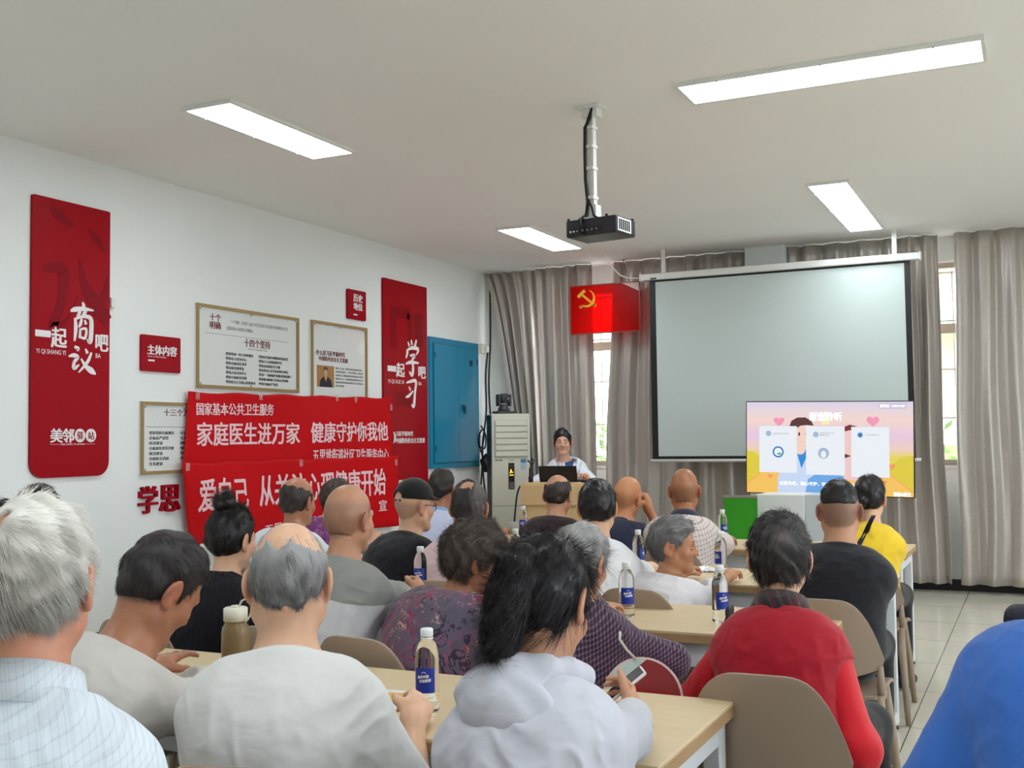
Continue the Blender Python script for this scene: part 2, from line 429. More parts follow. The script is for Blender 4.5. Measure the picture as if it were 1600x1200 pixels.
def curtain(label, top, bot, zt, zb, yc, folds, seed, bend=0.0):
    """pleated hanging; top/bot = (x0, x1); bend bows the sides like a tied-back drape"""
    r = random.Random(seed)
    nx, nz = folds*22, 30
    ph = [0.0]
    for k in range(folds): ph.append(ph[-1]+r.uniform(.6, 1.5))
    tot = ph[-1]; amp = [r.uniform(.55, 1.25) for _ in range(folds+1)]
    vs = []; fs = []
    for j in range(nz+1):
        t = j/nz; z = zt+(zb-zt)*t
        q = t**(1.0+bend)
        x0 = top[0]+(bot[0]-top[0])*q; x1 = top[1]+(bot[1]-top[1])*q
        for i in range(nx+1):
            s = i/nx; w = s*tot
            k = 0
            while k < folds-1 and ph[k+1] < w: k += 1
            loc = (w-ph[k])/(ph[k+1]-ph[k])
            a = amp[k]*(1-loc)+amp[k+1]*loc
            sw = math.sin(2*PI*loc+.5*math.sin(3.1*t+k))
            y = yc - .050*a*sw*(0.75+.45*t) - .010*math.sin(4.6*loc*PI+2*t+k*1.7)
            x = x0+(x1-x0)*(s+.012*math.sin(9*t+k)*t)
            vs.append((x, y, z))
    for j in range(nz):
        for i in range(nx): fs.append((j*(nx+1)+i, j*(nx+1)+i+1, (j+1)*(nx+1)+i+1, (j+1)*(nx+1)+i))
    o = MB().add(vs, fs, True).build('curtain', M_CURT)
    md = o.modifiers.new('thick', 'SOLIDIFY'); md.thickness = .003
    tag(o, label, 'curtain', 'grey satin curtains along the window wall')
    # the sewn header band of the drape
    return o
curtain('grey satin curtain swept aside beside the air conditioner, in the left corner', (-5.34, -4.74), (-4.80, -4.64), 3.19, .08, 10.44, 5, 3, -.3)
curtain('grey satin curtain hanging behind the lecturer, left of the window gap', (-4.71, -4.07), (-4.60, -4.06), 3.19, .08, 10.40, 4, 8)
curtain('grey satin curtain between the flag and the projection screen', (-3.84, -2.47), (-4.0, -2.47), 3.19, .08, 10.42, 7, 21)
curtain('grey satin curtain behind the right half of the projection screen', (-2.09, -.76), (-2.09, -.74), 3.19, .08, 10.42, 7, 13)
curtain('grey satin curtain right of the narrow window gap, at the right edge', (-.62, .72), (-.66, .78), 3.19, .08, 10.42, 6, 34)
curtain('grey satin curtain beyond the right edge of the view', (.74, 2.4), (.8, 2.4), 3.19, .08, 10.42, 8, 55)

# ------------------------------------------------------------------ left wall: tall red panels
def mei_logo(mb, red, x0, x1, y0, y1, z):
    w = (x1-x0)
    put_text(mb, '美', x0, x0+.25*w, y0, y1, z, .035); put_text(mb, '邻', x0+.25*w, x0+.5*w, y0, y1, z, .035)
    for k, ch in enumerate('驿站'):
        cx = x0+w*(.635+.245*k); r = .118*w
        mb.disc(cx, (y0+y1)/2, r, z, z+.0015, 28, ry=(y1-y0)/2)
        put_text(red, ch, cx-.6*r, cx+.6*r, (y0+y1)/2-.3*(y1-y0), (y0+y1)/2+.28*(y1-y0), z+.0016, .01)
CAL = {
 '商': [[(.52,1.0,.05),(.57,.91,.10),(.52,.84,.06)], [(.02,.74,.04),(.2,.80,.12),(.6,.84,.10),(1.0,.83,.04)], [(.42,.80,.09),(.37,.70,.09),(.28,.62,.03)],
        [(.68,.82,.08),(.60,.72,.10),(.50,.66,.03)], [(.22,.60,.07),(.25,.35,.11),(.20,.04,.05)], [(.24,.58,.06),(.60,.66,.08),(.88,.62,.12),(.91,.35,.13),(.86,.06,.12),(.72,.12,.03)],
        [(.50,.60,.06),(.44,.46,.09),(.36,.38,.03)], [(.62,.58,.05),(.68,.47,.09)], [(.44,.36,.06),(.42,.12,.08)], [(.42,.33,.05),(.68,.36,.07),(.64,.14,.07),(.42,.16,.05)]],
 '议': [[(.22,1.0,.06),(.35,.92,.12),(.30,.85,.05)], [(.02,.60,.04),(.2,.66,.12),(.34,.60,.11),(.22,.40,.10),(.22,.18,.12),(.40,.32,.04)],
        [(.62,.95,.05),(.70,.78,.10)], [(.84,.82,.06),(.70,.45,.10),(.38,.02,.04)], [(.46,.56,.05),(.64,.28,.12),(.84,.12,.18),(1.0,.0,.04)]],
 '学': [[(.20,.92,.05),(.30,.80,.10)], [(.44,.98,.05),(.50,.84,.09)], [(.82,1.0,.06),(.72,.84,.09),(.60,.78,.03)], [(.12,.70,.06),(.16,.62,.1),(.06,.46,.05)],
        [(.14,.68,.05),(.5,.76,.10),(.94,.74,.10),(.80,.58,.04)], [(.32,.54,.05),(.68,.56,.10),(.50,.42,.08),(.56,.22,.10),(.48,.02,.12),(.26,.10,.03)], [(.04,.30,.05),(.4,.36,.10),(.98,.36,.05)]],
 '习': [[(.08,.84,.05),(.4,.90,.10),(.86,.92,.13),(.78,.5,.12),(.68,.06,.15),(.46,.10,.03)], [(.28,.72,.05),(.42,.60,.10)], [(.0,.34,.05),(.28,.40,.11),(.64,.58,.05)]],
}
def callig(mb, ch, box, z):
    for s in CAL[ch]: stroke(mb, s, box, z, 1.15)
p = wall_thing('wall_panel', 'tall red panel with rounded foot and big white brush characters, nearest on the left wall', 'wall panel', 'left', 0, 0, 0)
MB().prism(rrect(4.556, 5.156, 1.208, 2.895, (.09, .09, .012, .012)), .002, .022).build('board', M_RED, p)
mo = MB()
for s in ([(.18,.965,.03),(.30,.945,.20),(.50,.915,.10)], [(.70,.915,.05),(.82,.885,.17),(.92,.845,.05)], [(.10,.74,.10),(.36,.745,.24),(.34,.62,.18),(.24,.54,.20),(.42,.57,.06),(.56,.66,.02)],
          [(.58,.80,.03),(.66,.70,.20),(.84,.63,.30),(.98,.58,.25)], [(.98,.75,.04),(.92,.68,.12),(.76,.60,.2)]):
    stroke(mo, [(a, b, c*.55) for a, b, c in s], (4.57, 5.15, 1.21, 2.895), .022, .55, .0006)
mo.build('brush_motif', M_RED2, p)
L = MB(); R_ = MB()
put_text(L, '一', 4.582, 4.690, 2.052, 2.085, .022, .02); put_text(L, '起', 4.698, 4.810, 1.992, 2.113, .022, .035)
callig(L, '商', (4.835, 5.021, 2.030, 2.288), .022); callig(L, '议', (4.822, 5.042, 1.845, 2.008), .022)
put_text(L, '吧', 5.041, 5.141, 1.993, 2.097, .022, .035)
put_text(L, 'YI QI SHANG YI', 4.587, 4.806, 1.944, 1.977, .022); put_text(L, 'BA', 5.042, 5.082, 1.948, 1.977, .022)
mei_logo(L, R_, 4.698, 5.050, 1.418, 1.502, .022)
L.box(4.693, 4.765, 1.4065, 1.408, .022, .023).box(4.968, 5.04, 1.4065, 1.408, .022, .023); put_text(L, 'MEI LING YI ZHAN', 4.775, 4.96, 1.402, 1.412, .022)
L.build('lettering', M_LETTER, p); R_.build('seal_character', M_RED, p)
p = wall_thing('wall_panel', 'tall red panel with white brush characters beside the blue cabinet', 'wall panel', 'left', 0, 0, 0)
MB().prism(rrect(8.402, 9.190, .93, 2.892, (.09, .09, .012, .012)), .002, .022).build('board', M_RED, p)
mo = MB()
for b in ((8.52, 8.62, 2.25, 2.65), (8.62, 8.86, 2.55, 2.65), (8.82, 8.92, 2.2, 2.6), (8.96, 9.1, 2.3, 2.62), (8.6, 8.9, 1.72, 1.86)): mo.box(b[0], b[1], b[2], b[3], .022, .0226)
mo.build('brush_motif', M_RED2, p)
L = MB(); R_ = MB()
put_text(L, '一', 8.470, 8.608, 2.045, 2.088, .022, .02); put_text(L, '起', 8.618, 8.761, 1.996, 2.125, .022, .035)
callig(L, '学', (8.775, 9.028, 2.02, 2.365), .022); callig(L, '习', (8.776, 8.996, 1.718, 1.988), .022)
put_text(L, '吧', 9.019, 9.150, 2.0, 2.113, .022, .035)
put_text(L, 'YI QI XUE XI', 8.473, 8.751, 1.926, 1.967, .022); put_text(L, 'BA', 9.017, 9.077, 1.933, 1.965, .022)
put_text(L, '习近平新时代', 8.603, 8.907, 1.447, 1.492, .022, .03); put_text(L, '中国特色社会主义思想', 8.602, 9.125, 1.381, 1.430, .022, .03)
stroke(L, [(.2, 1, .1), (.9, .72, .5), (.9, .3, .5), (.1, 0, .1)], (8.553, 8.585, 1.381, 1.488), .022, .8)
mei_logo(L, R_, 8.640, 8.997, .968, 1.043, .022)
L.build('lettering', M_LETTER, p); R_.build('seal_character', M_RED, p)

# small red signs
p = wall_thing('wall_sign', 'small red sign reading 主体内容 in white', 'sign', 'left')
MB().prism(rrect(5.434, 5.80, 1.887, 2.131, .012), .002, .020).build('board', M_RED, p)
L = MB(); put_text(L, '主体内容', 5.488, 5.761, 2.000, 2.066, .02, .04); L.box(5.495, 5.553, 1.955, 1.967, .02, .021); put_text(L, 'ZHU TI NEI RONG', 5.49, 5.66, 1.983, 1.992, .02)
L.build('lettering', M_LETTER, p)
p = wall_thing('wall_sign', 'small red sign reading 历史地位 on two lines, beside the far red panel', 'sign', 'left')
MB().prism(rrect(7.838, 8.122, 2.463, 2.723, .012), .002, .020).build('board', M_RED, p)
L = MB(); put_text(L, '历史', 7.925, 8.065, 2.622, 2.688, .02, .04); put_text(L, '地位', 7.925, 8.064, 2.547, 2.612, .02, .04); L.box(7.925, 7.985, 2.500, 2.512, .02, .021)
L.build('lettering', M_LETTER, p)

# framed posters under clear plastic
def poster(label, u0, u1, v0, v1, fill):
    p = wall_thing('framed_poster', label, 'poster', 'left'); e = .022
    MB().box(u0, u1, v0, v1, .001, .012).build('poster_sheet', M_PAPER, p)
    MB().box(u0, u1, v1-e, v1, .012, .026).box(u0, u1, v0, v0+e, .012, .026).box(u0, u0+e, v0+e, v1-e, .012, .026).box(u1-e, u1, v0+e, v1-e, .012, .026).build('frame', M_TAN, p)
    fill(p)
    n = 24; vs = []; fs = []; r = random.Random(int(u0*100))
    for i in range(n+1):
        for j in range(n+1):
            x = u0+e+(u1-u0-2*e)*i/n; y = v0+e+(v1-v0-2*e)*j/n
            vs.append((x, y, .0195+.0022*math.sin(9*x+14*y+2*math.sin(7*y))+.0012*math.sin(23*x-31*y)))
    for i in range(n):
        for j in range(n): fs.append((i*(n+1)+j, (i+1)*(n+1)+j, (i+1)*(n+1)+j+1, i*(n+1)+j+1))
    MB().add(vs, fs, True).build('plastic_cover', M_GLASS, p)
    s = MB()
    for x in (u0+.035, (u0+u1)/2, u1-.035):
        for y in (v0+.03, v1-.03): s.lathe([(0, .006), (.008, .005), (.011, 0)], 12, x, y, .0225)
    s.build('screw', M_STEEL, p)
    return p
def f1(p):
    a = MB(); b = MB(); c = MB(); z = .012
    put_text(a, '十个', 6.104, 6.222, 2.287, 2.337, z, .02); put_text(a, '明确', 6.104, 6.219, 2.227, 2.281, z, .02); put_text(a, '十四个坚持', 6.482, 6.788, 2.122, 2.183, z, .015)
    put_text(c, '“十个明确”，是党的十九届六中全会决议对习近平新时代中国特色社会主义', 6.332, 7.009, 2.282, 2.310, z); put_text(c, '思想的核心内容进行的概括。', 6.288, 6.587, 2.232, 2.260, z)
    put_text(c, 'SHI SI GE JIAN CHI', 6.53, 6.75, 2.098, 2.112, z)
    b.box(6.058, 7.012, 2.192, 2.194, z, z+.001)
    Ls = ['·坚持党对一切工作的领导', '·坚持以人民为中心', '·坚持全面深化改革', '·坚持新发展理念', '·坚持人民当家作主', '·坚持全面依法治国', '·坚持社会主义核心价值体系']
    Rs = ['·坚持在发展中保障和改善民生', '·坚持人与自然和谐共生', '·坚持总体国家安全观', '·坚持党对人民军队的绝对领导', '·坚持“一国两制”和推进祖国统一', '·坚持推动构建人类命运共同体', '·坚持全面从严治党']
    for col, x in ((Ls, 6.271), (Rs, 6.647)):
        for k, s in enumerate(col):
            y = 2.046-k*.0343; put_text(b, s, x, x+.0262*len(s), y, y+.0225, z, .012)
    a.build('heading', M_TXTRED, p); b.build('text_lines', M_TXTDK, p); c.build('small_print', M_TXTLT, p)
poster('wide framed poster headed 十四个坚持 with two columns of bullet lines', 5.96, 7.143, 1.797, 2.397, f1)
def f2(p):
    a = MB(); c = MB(); z = .012
    put_text(a, '·什么是习近平新时代', 7.377, 7.80, 2.120, 2.163, z, .02); put_text(a, '中国特色社会主义思想', 7.424, 7.842, 2.075, 2.114, z, .02)
    r = ['党的十八大以来，国内外形势变化和我国各项事业', '发展都给我们提出了一个重大时代课题，必须从理论', '和实践结合上系统回答新时代坚持和发展什么样的中', '国特色社会主义，怎样坚持和发展中国特色社会主义', '以及新时代坚持和发展中国特色社会主义的总目标，', '总任务总体布局']
    for k, s in enumerate(r): y = 2.014-k*.0295; put_text(c, s, 7.66, 7.66+.0182*len(s), y, y+.018, z)
    a.build('heading', M_TXTRED, p); c.build('small_print', M_TXTDK, p)
    # the printed portrait: a man in a dark suit before an ochre ground
    MB().box(7.395, 7.640, 1.858, 2.037, z, z+.0008).build('picture', mat('ochre_print', (176, 128, 74), .6, var=.25, vscale=14), p)
    q = MB().prism([(7.43, 1.858), (7.44, 1.91), (7.485, 1.945), (7.52, 1.93), (7.555, 1.945), (7.60, 1.915), (7.615, 1.858)], z+.0008, z+.0012); q.disc(7.52, 2.003, .028, z+.0008, z+.0012, 20, ry=.022)
    q.build('suit_print', mat('dark_suit_print', (34, 30, 40), .6), p)
    MB().disc(7.52, 1.977, .024, z+.0013, z+.0016, 20, ry=.031).prism([(7.50, 1.945), (7.54, 1.945), (7.52, 1.90)], z+.0013, z+.0016).build('face_print', mat('face_print', (206, 164, 132), .6), p)
poster('narrower framed poster with a small portrait picture, beside the far red panel', 7.313, 8.135, 1.2, 2.403, f2)
def f3(p):
    a = MB(); b = MB(); z = .012
    put_text(a, '十三个方面成就', 5.649, 5.649+.062*7, 1.591, 1.640, z, .01)
    b.box(5.487, 6.2, 1.515, 1.518, z, z+.001)
    Ls = ['·坚持党的全面领导', '·全面从严治党', '·经济建设', '·全面深化改革开放', '·政治建设', '·全面依法治国', '·文化建设']
    Rs = ['·社会建设', '·生态文明建设', '·国防和军队建设', '·维护国家安全', '·坚持一国两制', '·外交工作', '']
    for col, x in ((Ls, 5.509), (Rs, 5.802)):
        for k, s in enumerate(col):
            if s: y = 1.465-k*.0345; put_text(b, s, x, x+.0262*len(s), y, y+.023, z, .012)
    a.build('heading', M_TXTRED, p); b.build('text_lines', M_TXTDK, p)
poster('framed poster headed 十三个, half covered by the red banners', 5.433, 6.25, 1.2, 1.685, f3)

# raised red wall characters
for ch, u0, u1, lab in (('学', 5.426, 5.588, 'raised red character 学 on the wall'), ('思', 5.617, 5.80, 'raised red character 思 half behind the red banner')):
    L = MB(); put_text(L, ch, u0, u1, .945, 1.122, 0.004, .03, th=.02)
    o = L.build('wall_character', M_RED); o.matrix_world = Matrix(((0, 0, 1, -5.352), (1, 0, 0, 0), (0, 1, 0, 0), (0, 0, 0, 1)))
    tag(o, lab, 'wall lettering', 'raised red wall characters')
o = wall_thing('wall_switch', 'small white switch box on the wall beside the nearest tall red panel', 'switch', 'left')
MB().rbox(5.165, 5.20, 2.28, 2.345, -.001, .03, .004).build('cover', M_WHITE, o)

# ------------------------------------------------------------------ cloth banners
M_CLOTH = mat('red_banner_cloth', (200, 2, 14), .6, spec=.2, var=.06, vscale=2)
M_PINK = mat('pink_white_banner_print', (246, 206, 212), .7)
M_TAPE = bpy.data.materials.new('clear_tape'); M_TAPE.use_nodes = True
_nt = M_TAPE.node_tree; _x = _nt.nodes.new('ShaderNodeMixShader'); _t = _nt.nodes.new('ShaderNodeBsdfTransparent'); _x.inputs[0].default_value = .3
_p = _nt.nodes['Principled BSDF']; _p.inputs['Base Color'].default_value = (.8, .72, .66, 1); _p.inputs['Roughness'].default_value = .12
_nt.links.new(_t.outputs[0], _x.inputs[1]); _nt.links.new(_p.outputs[0], _x.inputs[2]); _nt.links.new(_x.outputs[0], _nt.nodes['Material Output'].inputs[0])
def banner(label, q, out, seed, texts, tapes):
    """q = four corners TL, TR, BR, BL as (u, v); texts = (string, u0, u1, v0, v1, skew)"""
    p = wall_thing('cloth_banner', label, 'banner', 'left', 0, 0, 0)
    def wob(x, y):
        return out+.007*math.sin(5*x+seed+1.5*math.sin(6*y))+.005*math.sin(9*y+4*x+seed*2)+.006*math.sin(3.3*(x-y)+seed)
    nx, ny = 90, 24; vs = []; fs = []
    for i in range(nx+1):
        for j in range(ny+1):
            s, t = i/nx, j/ny
            top = (q[0][0]+(q[1][0]-q[0][0])*s, q[0][1]+(q[1][1]-q[0][1])*s-.010*math.sin(PI*s*5)**2)
            bot = (q[3][0]+(q[2][0]-q[3][0])*s, q[3][1]+(q[2][1]-q[3][1])*s)
            x = top[0]+(bot[0]-top[0])*t; y = top[1]+(bot[1]-top[1])*t
            vs.append((x, y, wob(x, y)))
    for i in range(nx):
        for j in range(ny): fs.append((i*(ny+1)+j, i*(ny+1)+j+1, (i+1)*(ny+1)+j+1, (i+1)*(ny+1)+j))
    c = MB().add(vs, fs, True).build('cloth', M_CLOTH, p); md = c.modifiers.new('thick', 'SOLIDIFY'); md.thickness = .0015
    L = MB()
    for s, u0, u1, v0, v1, sk in texts: put_text(L, s, u0, u1, v0, v1, .003, .028, wob, sk, .0008)
    L.build('lettering', M_PINK, p)
    for (u, v, a) in tapes:
        T = MB(); d = .04
        T.add([(u-.02, v-d, out+.012), (u+.02, v-d, out+.012), (u+.022, v+d*.3, out+.013), (u-.018, v+d*.3, out+.013), (u+.02, v+d*.5, .012+out*.5), (u-.02, v+d*.5, .012+out*.5)], [(0, 1, 2, 3), (3, 2, 4, 5)], True)
        T.build('tape_strip', M_TAPE, p)
    return p
banner('upper red cloth banner reading 家庭医生进万家 健康守护你我他', [(5.85, 1.765), (8.50, 1.797), (8.50, 1.20), (5.80, 1.22)], .045, 1.0,
       [('国家基本公共卫生服务', 5.93, 6.787, 1.600, 1.688, .012), ('家庭医生进万家', 5.930, 7.109, 1.384, 1.550, .006), ('健康守护你我他', 7.253, 8.436, 1.395, 1.562, .012),
        ('五里堆街道社区卫生服务中心', 7.278, 8.433, 1.235, 1.345, -.008)],
       [(5.93, 1.75, 0), (6.62, 1.765, 0), (7.62, 1.78, 0), (7.9, 1.78, 0), (8.47, 1.72, 0)])
banner('lower red cloth banner reading 爱自己 从关注心理健康开始', [(5.749, 1.275), (8.54, 1.268), (8.555, .63), (5.85, .70)], .075, 2.6,
       [('爱自己', 5.919, 6.434, .925, 1.155, -.01), ('从关注心理健康开始', 6.573, 8.324, .925, 1.158, .002), ('五里堆街道社区卫生服务中心', 6.633, 8.12, .70, .785, .03), ('宣', 8.217, 8.341, .785, .88, 0)],
       [(5.80, 1.255, 0), (7.08, 1.25, 0), (8.50, 1.22, 0)])

# ------------------------------------------------------------------ blue cabinet in the wall
M_BLUE = mat('blue_cabinet_paint', (30, 134, 172), .38, var=.05, vscale=3)
M_BLUED = mat('blue_cabinet_seam', (14, 82, 112), .5)
p = wall_thing('electrical_cabinet', 'blue metal electrical cabinet with two doors in the left wall', 'cabinet', 'left')
u0, u1, v0, v1 = 9.23, 10.258, 1.126, 2.42
MB().rbox(u0, u1, v0, v1, -.002, .03, .004).build('casing', M_BLUE, p)
MB().box(u0+.05, u1-.05, v0+.05, v1-.055, .0305, .032).build('recess', M_BLUED, p)
um = 9.784
d = MB().rbox(u0+.055, um-.003, v0+.056, v1-.061, .031, .046, .003).build('door', M_BLUE, p)
h = MB()
for v in (1.32, 2.24): h.box(9.29, 9.305, v-.03, v+.03, .046, .052)
h.build('hinge', M_BLUED, d)
d = MB().rbox(um+.003, u1-.055, v0+.056, v1-.061, .031, .046, .003).build('door', M_BLUE, p)
MB().rbox(9.835, 9.905, 1.71, 1.765, .046, .056, .003).rbox(9.865, 9.895, 1.672, 1.75, .056, .075, .006).build('handle', M_BLUED, d)
MB().box(10.02, 10.084, 2.17, 2.23, .0462, .048).build('dark_vent', M_BLACK, d)
MB().box(10.185, 10.197, 2.19, 2.25, .046, .052).build('hinge', M_BLUED, d)

# socket and the cables in the corner
p = wall_thing('wall_socket', 'cream double socket box on the wall right of the blue cabinet', 'socket', 'left')
MB().rbox(10.33, 10.45, 2.325, 2.425, -.001, .035, .004).build('cover', mat('cream_plastic', (226, 220, 200), .45), p)
MB().rbox(10.385, 10.43, 2.335, 2.40, .035, .07, .006).build('plug', M_WHITE, p)
def cable(name, label, pts, r=.007, m=None, group=None):
    P = [Vector(q) for q in pts]; Q = []
    for i in range(len(P)-1):
        a, b, c, d_ = P[max(i-1, 0)], P[i], P[i+1], P[min(i+2, len(P)-1)]
        for k in range(8):
            t = k/8; Q.append(.5*((2*b)+(-a+c)*t+(2*a-5*b+4*c-d_)*t*t+(-a+3*b-3*c+d_)*t**3))
    Q.append(P[-1])
    o = MB().tube(Q, r, 8).build(name, m or M_BLACKC)
    tag(o, label, 'cable', group); return o
cable('cable', 'black cable hanging down the corner beside the curtain edge', [(-5.31, 10.52, 3.1), (-5.30, 10.5, 2.5), (-5.31, 10.47, 2.0), (-5.3, 10.5, 1.6), (-5.2, 10.4, 1.65)], .010, group='corner cables')
cable('cable', 'black cable from the socket down past the air conditioner', [(-5.29, 10.42, 2.36), (-5.31, 10.40, 2.1), (-5.3, 10.38, 1.7), (-5.32, 10.33, 1.35), (-5.3, 10.3, 1.0), (-5.2, 10.2, .6), (-5.2, 10.1, .02)], .010, group='corner cables')
cable('cable', 'looped black cable coil hanging beside the air conditioner', [(-5.3, 10.26, 1.55), (-5.3, 10.36, 1.45), (-5.3, 10.34, 1.32), (-5.3, 10.22, 1.33), (-5.29, 10.2, 1.46), (-5.29, 10.31, 1.52), (-5.3, 10.3, 1.36), (-5.3, 10.24, 1.3), (-5.31, 10.3, 1.2), (-5.3, 10.22, .8)], .009, group='corner cables')
o = thing('power_adapter', 'square black adapter box with white label hanging by the blue cabinet', 'adapter', (-5.25, 10.27, 1.16))
b = MB().rbox(-.03, .03, -.075, .075, -.075, .075, .01); b.xf(Matrix.Rotation(.5, 4, 'X')); b.build('body', M_BLACK, o)
b = MB().box(.0302, .031, -.035, .035, -.035, .035); b.xf(Matrix.Rotation(.5, 4, 'X')); b.build('sticker', M_WHITE, o)
o = MB().tube([(-5.27, 10.36, 1.1), (-5.24, 10.37, .98), (-5.27, 10.4, .85), (-5.24, 10.35, .8)], .014, 8).build('cord', mat('yellow_cord', (208, 176, 60), .5)); tag(o, 'yellow cord bundle in the corner by the air conditioner', 'cord')

# ------------------------------------------------------------------ floor standing air conditioner
M_ACW = mat('ac_cream', (214, 214, 196), .4)
ac = thing('air_conditioner', 'tall cream floor standing air conditioner in the left corner', 'air conditioner', (-4.835, 9.95, 0), math.radians(36))
W2 = .195
MB().rbox(-W2, W2, -.165, .16, .06, 1.66, .012).build('body', M_ACW, ac)
MB().rbox(-W2-.001, -W2+.02, -.14, .15, .55, 1.65, .004).box(-W2+.01, W2-.01, -.15, .15, 0, .06).build('side_panel', M_BLACK, ac)
MB().rbox(-W2+.025, W2-.025, -.172, -.16, 1.22, 1.60, .004).build('grille_frame', mat('ac_grille', (196, 196, 176), .5), ac)
for k in range(6):
    z = 1.235+k*.061; q = MB().rbox(-W2+.035, W2-.035, -.186, -.168, z, z+.05, .005); q.build('louvre', M_ACW, ac)
MB().box(-W2, W2, -.1665, -.164, .742, .748).build('seam', M_TXTLT, ac)
dp = MB().rbox(-.03, .03, -.171, -.16, .91, 1.17, .003).build('display', M_BLACK, ac)
ic = MB(); stroke(ic, [(.1, .1, .12), (.4, .9, .12), (.5, .3, .1), (.9, .4, .12)], (-.02, .02, 1.06, 1.11), 0, 1.0)
ic.box(-.02, .02, 1.045, 1.052, 0, .002)
ic.xf(Matrix(((1, 0, 0, 0), (0, 0, -1, -.1712), (0, 1, 0, 0), (0, 0, 0, 1)))); ic.build('lit_icon', mat('amber_display', (255, 190, 40), .5, emit=2.5), dp)
kp = MB()
for i in range(3):
    for j in range(4): kp.box(-.022+i*.016, -.010+i*.016, -.1725, -.171, .918+j*.017, .930+j*.017)
kp.build('keypad', M_TXTLT, dp)
st = MB().box(.095, .15, -.1662, -.1645, 1.10, 1.205).build('energy_sticker', mat('sticker_pale', (176, 196, 204), .5), ac)
MB().box(.095, .15, -.1668, -.1662, 1.17, 1.205).build('sticker_heading', mat('sticker_blue', (60, 130, 190), .5), st)
MB().box(-.165, -.125, -.1662, -.165, 1.19, 1.205).box(-.12, -.09, -.1662, -.165, 1.188, 1.207).box(-.03, .03, -.1662, -.165, 1.195, 1.201).build('badge', M_TXTLT, ac)
# conference camera on top
cm = thing('conference_camera', 'dark grey conference camera standing on the air conditioner', 'camera', (-4.87, 9.93, 1.66), math.radians(55))
M_DG = mat('dark_grey_plastic', (70, 68, 72), .45)
MB().rbox(-.10, .10, -.07, .07, 0, .03, .008).build('base', M_DG, cm)
MB().lathe([(0, .03), (.062, .03), (.058, .055), (.045, .075), (.048, .10), (0, .10)], 24).build('turntable', M_DG, cm)
MB().rbox(-.075, -.05, -.035, .035, .08, .20, .008).rbox(.05, .075, -.035, .035, .08, .20, .008).build('yoke', M_DG, cm)
q = MB(); q.lathe([(0, -.06), (.036, -.06), (.05, -.045), (.05, .05), (.036, .065), (0, .065)], 24)
q.xf(Matrix.Translation((0, 0, .16)) @ Matrix.Rotation(PI/2, 4, 'X')); hd = q.build('camera_head', M_DG, cm)
q = MB().lathe([(0, 0), (.028, 0), (.028, .012), (.022, .013), (0, .006)], 20); q.xf(Matrix.Translation((0, -.058, .16)) @ Matrix.Rotation(PI/2, 4, 'X')); q.build('lens', mat('lens_glass', (20, 20, 30), .08, coat=1), hd)

# cardboard boxes on the floor
M_CARD = mat('cardboard', (176, 146, 104), .8, var=.08, vscale=8)
for (x, y, z, w_, d_, h_, a, lab) in ((-4.98, 9.55, 0, .34, .28, .42, .2, 'cardboard box standing behind the pink shirted man'), (-4.55, 9.35, 0, .36, .3, .50, -.3, 'open cardboard box left of the lectern')):
    o = thing('cardboard_box', lab, 'box', (x, y, z), a)
    MB().rbox(-w_/2, w_/2, -d_/2, d_/2, 0, h_, .004).build('carton', M_CARD, o)
    q = MB().add([(-w_/2, -d_/2, h_), (w_/2, -d_/2, h_), (w_/2, -d_/2-.10, h_+.06), (-w_/2, -d_/2-.10, h_+.06), (-w_/2, -d_/2, h_-.003), (w_/2, -d_/2, h_-.003), (w_/2, -d_/2-.10, h_+.057), (-w_/2, -d_/2-.10, h_+.057)],
             [(0, 1, 2, 3), (7, 6, 5, 4), (0, 3, 7, 4), (1, 5, 6, 2), (2, 6, 7, 3)]); q.build('flap', M_CARD, o)

# ------------------------------------------------------------------ party flag in a frame
M_FLAG = bpy.data.materials.new('red_flag_cloth'); M_FLAG.use_nodes = True
_nt = M_FLAG.node_tree; _p = _nt.nodes['Principled BSDF']; _p.inputs['Base Color'].default_value = (*lin((206, 10, 8)), 1); _p.inputs['Roughness'].default_value = .3
_tr = _nt.nodes.new('ShaderNodeBsdfTranslucent'); _tr.inputs['Color'].default_value = (*lin((255, 30, 18)), 1)
_x = _nt.nodes.new('ShaderNodeMixShader'); _x.inputs[0].default_value = .65
_nt.links.new(_p.outputs[0], _x.inputs[1]); _nt.links.new(_tr.outputs[0], _x.inputs[2])
_th = _nt.nodes.new('ShaderNodeBsdfTransparent'); _th.inputs['Color'].default_value = (.9, .03, .02, 1); _y = _nt.nodes.new('ShaderNodeMixShader'); _y.inputs[0].default_value = .35
_nt.links.new(_x.outputs[0], _y.inputs[1]); _nt.links.new(_th.outputs[0], _y.inputs[2]); _nt.links.new(_y.outputs[0], _nt.nodes['Material Output'].inputs[0])
fl = wall_thing('framed_flag', 'framed red flag with yellow hammer and sickle hanging before the window', 'flag', 10.2, 0, 0)
fu0, fu1, fv0, fv1 = -4.222, -3.498, 2.462, 2.935
MB().box(fu0, fu1, fv0, fv1, 0, .003).build('flag_cloth', M_FLAG, fl)
e = .012
MB().box(fu0-e, fu1+e, fv1, fv1+e, -.004, .014).box(fu0-e, fu1+e, fv0-e, fv0, -.004, .014).box(fu0-e, fu0, fv0, fv1, -.004, .014).box(fu1, fu1+e, fv0, fv1, -.004, .014).build('frame', mat('red_brown_frame', (150, 60, 46), .4), fl)
em = MB()
